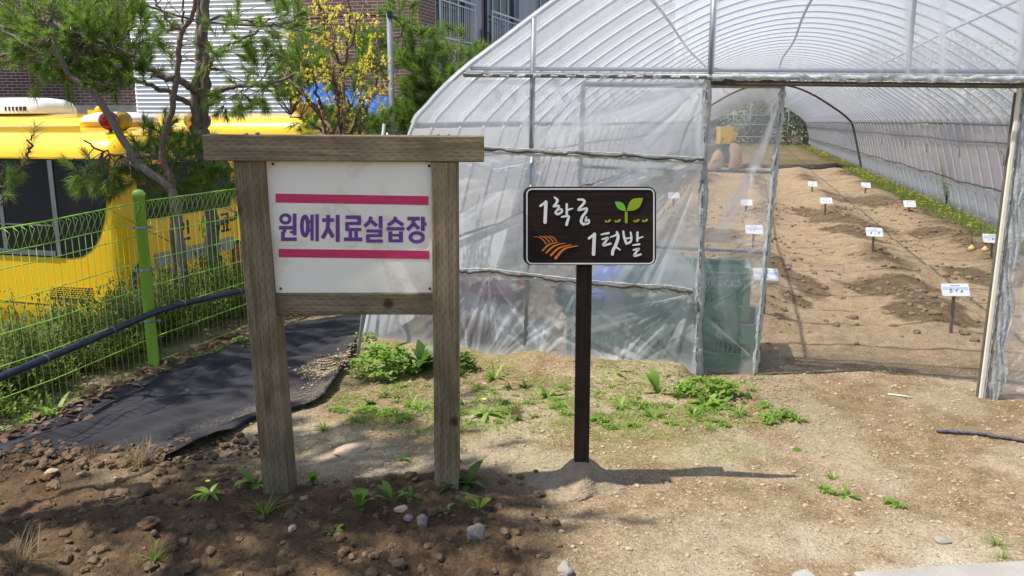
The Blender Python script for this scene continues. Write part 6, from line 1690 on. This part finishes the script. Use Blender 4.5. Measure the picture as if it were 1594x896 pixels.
    for pxa, pxb, yt in ((746, 752, 46), (755, 760, 50)):
        sa, za = on_plane(pxa, yt, P5, d4); sb, _ = on_plane(pxb, yt, P5, d4); p, q = P5+d4*sa+n4*.06, P5+d4*sb+n4*.06
        mb = MB(); o_ = p if pxa < 750 else q; mb.tube([o_+Vector((0, 0, za-2)), o_+Vector((0, 0, za)), (q if pxa < 750 else p)+Vector((0, 0, za))], .022, 6); mb.build('conduit', M['brown_steel'], root)
    # blue lean-to in front of the brick wing
    Yb = 17.0; A, Bq, Cq, Dq = D(453, 153, Yb), D(612, 190, Yb), D(560, 187, Yb-1.0), D(453, 160, Yb)
    root2 = thing('lean_to_shed', 'low grey shed with a sloping bright blue sheet roof', 'shed', (A.x+1, Yb, LOT))
    mb = MB(); z1, z2 = D(455, 153, Yb).z, D(606, 185, Yb).z
    x1, x2 = D(455, 153, Yb).x, D(606, 185, Yb).x; t = .11
    nx = 24; vs = []; fs = []
    for j, (yy, dz) in enumerate(((Yb, 0), (Yb+1.6, .42))):
        for i in range(nx+1):
            u = i/nx; vs += [(x1+(x2-x1)*u, yy, z1+(z2-z1)*u+dz+(.02 if i % 2 else 0)), (x1+(x2-x1)*u, yy, z1+(z2-z1)*u+dz-t)]
    m_ = 2*(nx+1)
    for i in range(nx):
        a = 2*i; fs += [(a, a+2, m_+a+2, m_+a), (a+1, m_+a+1, m_+a+3, a+3), (a, a+1, a+3, a+2), (m_+a, m_+a+2, m_+a+3, m_+a+1)]
    fs += [(0, m_, m_+1, 1), (2*nx, 2*nx+1, m_+2*nx+1, m_+2*nx)]
    mb.add(vs, fs); mb.build('roof', M['blue_roof'], root2)
    mb = MB(); mb.add([(x1+.15, Yb+.12, LOT), (x2-.1, Yb+.12, LOT), (x2-.1, Yb+.12, z2-t-.01), (x1+.15, Yb+.12, z1-t-.01), (x1+.15, Yb+1.5, LOT), (x2-.1, Yb+1.5, LOT), (x2-.1, Yb+1.5, z2), (x1+.15, Yb+1.5, z1)], [(0, 1, 2, 3), (1, 5, 6, 2), (4, 0, 3, 7)]); mb.build('wall', M['concrete'], root2)
    mb = MB(); mb.tube([(x2-.05, Yb+.05, LOT), (x2-.05, Yb+.05, z2-t)], .04, 8); mb.build('leg', M['steel'], root2)
buildings()
# ------------------------------------------------------------------ trees and shrubs
def limb_path(pts, n=7, jit=.012, rng=rnd):
    P = [Vector(p) for p in catmull([tuple(p) for p in pts], n)]
    for i in range(1, len(P)-1): P[i] += Vector((rng.gauss(0, jit), rng.gauss(0, jit), rng.gauss(0, jit)))
    return P
def add_limb(mb, nodes, pts, r0, r1, n=7, jit=.01, sides=8, rng=rnd):
    P = limb_path(pts, n, jit, rng); k = len(P)
    rad = [(r0+(r1-r0)*(i/(k-1)))*(1+rng.uniform(-.08, .08)) for i in range(k)]
    mb.tube(P, rad, sides); nodes += P[1:]; return P
def tuft(mb, base, ax, length, n, nl, rng, w=.0022, spread=(20, 58)):
    """pine shoot: needles round the axis"""
    ax = ax.normalized(); u = ax.orthogonal().normalized(); v = ax.cross(u)
    for i in range(n):
        t = rng.random()**.8; p = base+ax*(length*t); a = rng.uniform(0, 6.283); e = R(rng.uniform(*spread))*(1.1-.5*t)
        d = ax*math.cos(e)+(u*math.cos(a)+v*math.sin(a))*math.sin(e); l = nl*rng.uniform(.75, 1.15)
        s = d.cross(Vector((rng.gauss(0, 1), rng.gauss(0, 1), rng.gauss(0, 1)))); s = s.normalized()*w if s.length > 1e-3 else u*w
        tip = p+d*l-Vector((0, 0, l*.08)); mid = p+d*l*.5
        b = len(mb.v); mb.v += [tuple(p-s*.5), tuple(p+s*.5), tuple(mid+s*.5), tuple(mid-s*.5), tuple(tip)]
        mb.f += [(b, b+1, b+2, b+3), (b+3, b+2, b+4)]; vv = rng.random(); mb.var += [vv]*5
def nearest(nodes, p, zbias=.3):
    best = None; bd = 1e9
    for q in nodes:
        d = (q-p).length+zbias*max(0, q.z-p.z)
        if d < bd: bd = d; best = q
    return best
def twig_to(mb, q, p, r, rng, droop=.15):
    d = p-q; m = q+d*.5+Vector((rng.gauss(0, .05), rng.gauss(0, .05), -droop*d.length*.3))*1.0
    P = [Vector(v) for v in catmull([tuple(q), tuple(m), tuple(p)], 4)]; mb.tube(P, list(np.linspace(r, r*.35, len(P))), 5, False); return P
def pine(name, label, base, limbs, blobs, bark, seed, needles='needles', nl=.10, cat='pine tree', w=.0032):
    rng = random.Random(seed); root = thing(name, label, cat, base)
    mb = MB(); nodes = []
    for pts, r0, r1 in limbs: add_limb(mb, nodes, pts, r0, r1, 7, .010, 9, rng)
    cr = MB(); cr.var = []
    for (px, py, rx, ry, Y, dy, n) in blobs:
        for i in range(n):
            a = rng.uniform(0, 6.283); q = math.sqrt(rng.random()); p = D(px+rx*q*math.cos(a), py+ry*q*math.sin(a), Y+rng.uniform(-dy, dy))
            nd = nearest(nodes, p)
            if (nd-p).length > .10: P = twig_to(mb, nd, p, min(.012, .003+.006*(nd-p).length), rng)
            else: P = [nd, p]
            ax = (P[-1]-P[-2]); ax = ax.normalized()+Vector((rng.gauss(0, .2), rng.gauss(0, .2), .35+rng.gauss(0, .2)))
            tuft(cr, p, ax, rng.uniform(.09, .17), rng.randint(90, 130), nl, rng, w)
            k = len(P)
            for f in (.75, .5):
                if (nd-p).length > .35 and rng.random() < .8:
                    b = P[int(k*f)]; tuft(cr, b, ax+Vector((rng.gauss(0, .6), rng.gauss(0, .6), rng.gauss(.1, .3))), .11, 75, nl*.95, rng, w)
    mb.build('trunk', M[bark], root); cr.build('crown', M[needles], root)
    return root
def base_at(px, py, Y):
    p = D(px, py, Y); return Vector((p.x, p.y, gz(p.x, p.y)))
def L_(Y, *pp): return [D(x, y, Y+(0 if len(q) == 0 else q[0])) for x, y, *q in pp]
def trees():
    # pine in the middle with forked trunk
    b = base_at(330, 430, 6.9); Y = 6.9
    pine('pine_tree', 'tall forked pine just left of the wooden signboard, branches reaching left', b, [
        ([b-Vector((0, 0, .2)), D(333, 430, Y), D(330, 340, Y), D(320, 280, Y), D(306, 205, Y)], .060, .045),
        ([D(306, 205, Y), D(303, 150, Y), D(312, 90, Y), D(309, 20, Y), D(306, -90, Y)], .042, .03),
        ([D(328, 330, Y+.05), D(320, 250, Y+.05), D(317, 190, Y+.05), D(321, 120, Y), D(318, 30, Y), D(322, -90, Y)], .05, .034),
        ([D(315, 146, Y), D(285, 128, Y-.1), D(240, 112, Y-.2), D(200, 84, Y-.3), D(140, 62, Y-.4), D(95, 42, Y-.5)], .034, .012),
        ([D(302, 165, Y), D(262, 142, Y-.1), D(225, 128, Y-.2), D(185, 118, Y-.2)], .024, .010),
        ([D(326, 148, Y), D(350, 138, Y-.1), D(380, 133, Y-.2), D(420, 130, Y-.3), D(470, 112, Y-.3)], .024, .010),
        ([D(320, 142, Y), D(328, 95, Y-.1), D(350, 72, Y-.2), D(390, 55, Y-.3), D(420, 30, Y-.3)], .018, .008),
        ([D(316, 40, Y), D(345, 24, Y), D(390, 32, Y-.2), D(440, 42, Y-.3)], .014, .007),
        ([D(318, 240, Y), D(290, 250, Y-.2), D(240, 246, Y-.4), D(170, 240, Y-.5), D(130, 218, Y-.6)], .016, .006),
        ([D(328, 360, Y), D(350, 345, Y-.2), D(385, 330, Y-.3), D(420, 310, Y-.4)], .022, .012),
        ([D(330, 290, Y), D(350, 270, Y-.1), D(380, 262, Y-.2)], .014, .007)],
        [(60, 60, 100, 50, 6.5, .4, 70), (140, 40, 90, 55, 6.6, .4, 60), (180, 110, 60, 34, 6.6, .3, 42), (100, 105, 60, 25, 6.5, .3, 14), (205, 60, 30, 45, 6.6, .3, 16),
         (390, 150, 50, 25, 6.6, .3, 24), (440, 110, 45, 25, 6.6, .3, 20), (420, 40, 60, 35, 6.7, .3, 30), (360, 90, 40, 40, 6.7, .3, 14), (270, 60, 30, 50, 6.8, .3, 10),
         (165, 275, 55, 22, 6.5, .2, 26), (230, 255, 40, 30, 6.6, .2, 22), (290, 240, 40, 30, 6.7, .3, 22), (330, 275, 50, 25, 6.7, .3, 34), (250, 215, 30, 12, 6.6, .2, 8), (265, 290, 50, 14, 6.6, .2, 14)],
        'bark_pine', 3)
    # pine to the right, behind the pole
    b = base_at(642, 210, 8.9); Y = 8.9
    pine('pine_tree', 'loose pine with a crooked trunk between the steel pole and the greenhouse', b, [
        ([b-Vector((0, 0, .3)), D(640, 260, Y), D(648, 205, Y), D(662, 180, Y), D(679, 166, Y), D(682, 150, Y)], .052, .036),
        ([D(680, 164, Y), D(715, 158, Y), D(740, 152, Y), D(770, 130, Y), D(795, 118, Y)], .024, .008),
        ([D(682, 152, Y), D(676, 130, Y), D(660, 112, Y), D(640, 85, Y), D(624, 40, Y), D(618, -20, Y)], .024, .010),
        ([D(680, 140, Y), D(704, 110, Y), D(712, 78, Y), D(722, 55, Y)], .016, .007),
        ([D(560, 160, Y), D(575, 182, Y), D(596, 195, Y), D(640, 240, Y)][::-1], .030, .018),
        ([D(690, 160, Y), D(690, 140, Y), D(700, 132, Y), D(725, 95, Y)], .012, .006)],
        [(660, 120, 45, 40, 8.9, .5, 66), (690, 160, 50, 30, 8.9, .4, 56), (640, 70, 25, 40, 8.9, .4, 22), (700, 75, 32, 26, 8.9, .4, 22), (720, 120, 25, 30, 8.9, .4, 20), (738, 88, 10, 14, 8.9, .2, 7), (630, 190, 30, 22, 8.7, .4, 34), (680, 195, 40, 18, 8.8, .4, 36), (720, 145, 25, 18, 8.9, .3, 16), (575, 100, 30, 35, 9.0, .4, 20), (620, 25, 22, 25, 8.9, .3, 14), (565, 60, 22, 20, 9.0, .3, 8)],
        'bark_pine', 4, nl=.12, w=.0032)
    # low pines seen over the top beam
    b = base_at(520, 208, 8.0); Y = 8.0
    pine('young_pine', 'low young pine under the yellow-flowered shrub above the sign beam', b, [
        ([b-Vector((0, 0, .2)), D(520, 240, Y), D(522, 190, Y), D(548, 168, Y)], .03, .01), ([D(520, 215, Y), D(480, 190, Y), D(450, 178, Y)], .015, .006), ([D(520, 215, Y), D(570, 195, Y)], .015, .006)],
        [(560, 192, 45, 18, 8.0, .3, 34), (500, 196, 40, 14, 8.0, .3, 24), (545, 165, 8, 18, 8.0, .1, 5), (450, 160, 16, 10, 8.0, .2, 6), (480, 95, 40, 30, 8.1, .3, 26), (460, 130, 30, 20, 8.0, .2, 12)], 'bark_pine', 5, nl=.11, cat='pine tree', w=.003)
    # foreground pine sprig at the left edge
    b = base_at(-60, 420, 4.2); Y = 4.2
    r = pine('pine_sapling', 'sparse pine sapling with a yellowing tip at the left picture edge', b, [
        ([b, D(-60, 420, Y), D(-30, 340, Y), D(0, 300, Y), D(28, 268, Y), D(45, 238, Y), D(52, 210, Y)], .016, .004), ([D(-20, 330, Y), D(0, 316, Y), D(18, 308, Y)], .007, .003), ([D(-40, 360, Y), D(-10, 320, Y), D(0, 265, Y), D(10, 250, Y)], .006, .003)],
        [(8, 305, 16, 10, Y, .05, 3), (0, 270, 12, 14, Y, .05, 2)], 'bark_red', 6, nl=.085, w=.0016)
    mb = MB(); mb.var = []; rg = random.Random(5)
    for t in ((30, 265), (38, 250), (46, 232), (50, 215)):
        p = D(*t, Y); tuft(mb, p, D(52, 205, Y)-D(30, 265, Y), .07, 46, .085, rg, .0015, (30, 70))
    mb.build('crown', M['needles_dry'], r)
    # bare maple with red buds, two diagonal stems
    rng = random.Random(8); b = base_at(280, 400, 6.2); Y = 6.2; root = thing('maple_tree', 'bare young maple with diagonal grey stems and red buds', 'maple tree', b); mb = MB(); nodes = []
    add_limb(mb, nodes, [b-Vector((0, 0, .2)), D(283, 400, Y), D(272, 310, Y), D(257, 285, Y), D(214, 255, Y), D(200, 232, Y), D(150, 150, Y), D(105, 112, Y), D(78, 36, Y)], .040, .020, 7, .004)
    add_limb(mb, nodes, [D(105, 112, Y), D(60, 85, Y), D(0, 44, Y), D(-40, 40, Y)], .018, .010); add_limb(mb, nodes, [D(78, 36, Y), D(84, 10, Y), D(86, -60, Y)], .015, .009); add_limb(mb, nodes, [D(78, 36, Y), D(60, 28, Y), D(44, 12, Y), D(30, -30, Y)], .011, .006)
    add_limb(mb, nodes, [D(214, 255, Y), D(200, 256, Y), D(190, 250, Y)], .014, .008)
    add_limb(mb, nodes, [D(40, 70, Y-.1), D(20, 78, Y-.1), D(0, 86, Y-.1), D(-30, 92, Y-.1)][::-1], .010, .006)
    mb2 = MB(); add_limb(mb2, nodes, [b-Vector((.05, 0, .2)), D(272, 380, Y), D(268, 300, Y), D(266, 276, Y), D(252, 240, Y), D(268, 165, Y), D(278, 90, Y), D(283, 50, Y), D(300, 20, Y), D(315, -60, Y)], .032, .014, 7, .004)
    add_limb(mb2, nodes, [D(283, 55, Y), D(262, 30, Y), D(240, 0, Y), D(225, -30, Y)], .011, .006); add_limb(mb2, nodes, [D(283, 50, Y), D(283, 20, Y), D(284, -30, Y)], .010, .006); add_limb(mb2, nodes, [D(270, 150, Y), D(276, 100, Y), D(320, 95, Y)], .005, .003)
    for i in range(46):
        nd = rng.choice(nodes[20:]); p = nd+Vector((rng.gauss(0, .22), rng.gauss(0, .15), abs(rng.gauss(.12, .15)))); twig_to(mb2, nd, p, .0045, rng, 0)
    cr = MB(); cr.var = []
    for i in range(150):
        nd = rng.choice(nodes[14:]); p = nd+Vector((rng.gauss(0, .16), rng.gauss(0, .1), rng.gauss(.06, .12)))
        for k in range(4): a = rng.uniform(0, 6.28); blade(cr, p, (math.cos(a), math.sin(a), rng.uniform(-.6, .6)), .020, .009, .3, rng.random(), 2, 'lance')
    mb.build('trunk', M['bark_grey'], root); mb2.build('trunk', M['bark_red'], root); cr.build('buds', M['bud_red'], root)
    # cornelian cherry with yellow blossom
    rng = random.Random(10); Y = 7.4; b = base_at(520, 230, Y); root = thing('cornelian_cherry', 'shrubby tree with clusters of small yellow blossom above the sign beam', 'flowering tree', b); mb = MB(); nodes = []
    g = b-Vector((0, 0, .1))
    for pts in ([(526, 205), (527, 160), (534, 110), (550, 50), (570, 0)], [(515, 208), (500, 175), (470, 145), (450, 125), (440, 110)], [(526, 170), (521, 120), (508, 60), (500, 0), (495, -40)], [(560, 205), (572, 165), (586, 130), (590, 100), (588, 60)], [(526, 150), (540, 90), (545, 30), (543, -30)], [(502, 170), (490, 130), (480, 110)], [(545, 215), (560, 170), (590, 140), (606, 125)], [(515, 200), (478, 155), (462, 130)], [(534, 110), (520, 70), (515, 20)]):
        add_limb(mb, nodes, [g]*0+[D(x, y, Y+rng.uniform(-.25, .25)) for x, y in pts], .016, .006, 7, .01)
        q = D(pts[0][0], pts[0][1], Y); mb.tube([g, (g+q)/2+Vector((rng.gauss(0, .04), 0, 0)), q], [.03, .024, .017], 7); 
    cr = MB(); cr.var = []
    regs = [(515, 30, 45, 40, 90), (545, 70, 40, 50, 70), (500, 100, 40, 50, 60), (540, 120, 50, 45, 60), (580, 130, 30, 50, 60), (470, 120, 25, 40, 36), (510, 160, 60, 25, 40), (560, 170, 40, 30, 36), (490, 20, 40, 25, 36), (450, 80, 25, 50, 20), (580, 60, 16, 40, 16)]
    for px, py, rx, ry, n in regs:
        for i in range(n):
            a = rng.uniform(0, 6.28); q = math.sqrt(rng.random()); p = D(px+rx*q*math.cos(a), py+ry*q*math.sin(a), Y+rng.uniform(-.4, .4)); nd = nearest(nodes, p, 0)
            if rng.random() < .42: continue
            if (nd-p).length > .05: twig_to(mb, nd, p, .003, rng, -.1)
            for f in range(rng.randint(2, 4)):
                c = p+Vector((rng.gauss(0, .022), rng.gauss(0, .022), rng.gauss(0, .022)))
                for k in range(9): d = Vector((rng.gauss(0, 1), rng.gauss(0, 1), rng.gauss(.3, 1))).normalized(); blade(cr, c, d, .020, .009, .2, rng.random(), 2, 'lance')
    mb.build('trunk', M['bark_red'], root); cr.build('blossom', M['flower_y'], root)
    # tall pine outside the frame on the left whose shade dapples the foreground
    rng = random.Random(21)
    for k, (bx, by, hgt, lab) in enumerate(((-3.7, 2.5, 5.2, 'tall pine standing left of the camera outside the picture'), (-5.3, 5.0, 5.4, 'tall pine beyond the fence outside the left picture edge'))):
        b = Vector((bx, by, gz(bx, by))); root = thing('pine_tree', lab, 'pine tree', b); mb = MB(); nodes = []; cr = MB(); cr.var = []
        add_limb(mb, nodes, [b-Vector((0, 0, .2)), b+Vector((.1, 0, hgt*.4)), b+Vector((0, .1, hgt*.75)), b+Vector((.1, 0, hgt))], .11, .03, 7, .02)
        for i in range(21 if k == 0 else 15):
            z = rng.uniform(2.6, hgt)-b.z*0; a = rng.uniform(-1.5, 1.5); l = rng.uniform(1.0, 2.5)*(1.15-.12*(z)); q = b+Vector((.05, 0, z-b.z)); e = q+Vector((math.cos(a)*l, math.sin(a)*l, rng.uniform(.0, .5)))
            if k == 0:
                lim = -.22 if e.y < 2.7 else .25; over = e.x+.56*e.z-lim
                if over > 0: e.x = max(q.x+.2, e.x-over)
                if e.x+.56*e.z > lim+.5: continue
            P = add_limb(mb, [], [q, (q+e)/2+Vector((0, 0, -.06)), e], .03, .008, 6, .02)
            for t in range(20):
                c = P[rng.randint(len(P)//3, len(P)-1)]+Vector((rng.gauss(0, .2), rng.gauss(0, .2), rng.gauss(.05, .1))); tuft(cr, c, (e-q)+Vector((rng.gauss(0, .5), rng.gauss(0, .5), .4)), .16, 40, .13, rng, .007)
        mb.build('trunk', M['bark_pine'], root); cr.build('crown', M['needles'], root)
    # trees behind the far end of the greenhouse
    rng = random.Random(31)
    for i in range(9):
        p = gh(-9+i*3.2, GLEN+4+rng.uniform(0, 5)); h = rng.uniform(4.0, 7); b = Vector((p.x, p.y, gz(p.x, p.y)))
        root = thing('broadleaf_tree', 'hazy green tree beyond the far end of the greenhouse', 'tree', b, 0, 'trees beyond the far end of the greenhouse')
        mb = MB(); mb.tube([b-Vector((0, 0, .3)), b+Vector((.1, 0, h*.5)), b+Vector((0, 0, h*.9))], [.22, .15, .04], 8); cr = MB(); cr.var = []
        for q in range(26):
            c = b+Vector((rng.gauss(0, 1.2), rng.gauss(0, 1.2), rng.uniform(.08, 1)*h)); mb.tube([b+Vector((0, 0, max(.5, c.z-b.z-1.2))), c], [.06, .02], 5)
            for t in range(150):
                d = Vector((rng.gauss(0, .6), rng.gauss(0, .6), rng.gauss(0, .5))); blade(cr, c+d, (rng.gauss(0, 1), rng.gauss(0, 1), rng.gauss(0, .6)), .28, .17, .4, rng.random(), 2, 'lance')
        mb.build('trunk', M['bark_grey'], root); cr.build('crown', M['conifer'], root)
trees()

def shrubs():
    rng = random.Random(17)
    spots = [(3.55, .55, .62, .50), (4.05, .45, .68, .46), (4.45, .50, .80, .44), (4.95, .46, .86, .46), (5.4, .48, .84, .44), (5.85, .46, .92, .46), (6.3, .50, .95, .5), (6.85, .46, .9, .5), (5.3, 1.0, .72, .5), (6.3, 1.0, .75, .55)]
    for i, (y, d, h, r) in enumerate(spots):
        x = float(bound_x(y))-d; b = Vector((x, y, gz(x, y))); top = h*.5
        root = thing('clipped_shrub', 'fine-leaved green shrub growing against the back of the green mesh fence', 'shrub', b, 0, 'fine-leaved shrubs behind the green fence')
        st = MB(); cr = MB(); cr.var = []; H0 = top-b.z
        for s in range(64):
            a = rng.uniform(0, 6.283); q = math.sqrt(rng.random())*r; tip = Vector((x+q*math.cos(a), y+q*math.sin(a)*.8, b.z+H0*(1-.35*(q/r)**2)*rng.uniform(.45, 1.08)))
            base = b+Vector((rng.gauss(0, .05), rng.gauss(0, .05), -.05)); mid = (base+tip)/2+Vector(((tip.x-x)*.25, (tip.y-y)*.25, .05))
            P = [Vector(v) for v in catmull([tuple(base), tuple(mid), tuple(tip)], 5)]; st.tube(P, list(np.linspace(.007, .002, len(P))), 4, False)
            for p in P[4:]:
                for k in range(11):
                    a2 = rng.uniform(0, 6.28); e = rng.uniform(-.5, 1.2); c = p+Vector((rng.gauss(0, .035), rng.gauss(0, .035), rng.gauss(0, .035)))
                    td = (P[-1]-P[-3]).normalized()
                    blade(cr, c, td*.4+Vector((math.cos(a2)*math.cos(e), math.sin(a2)*math.cos(e), math.sin(e))), rng.uniform(.022, .045), .012, .4, rng.random(), 2, 'lance')
        st.build('stems', M['bark_red'], root); cr.build('leaves', M['conifer'], root)
shrubs()
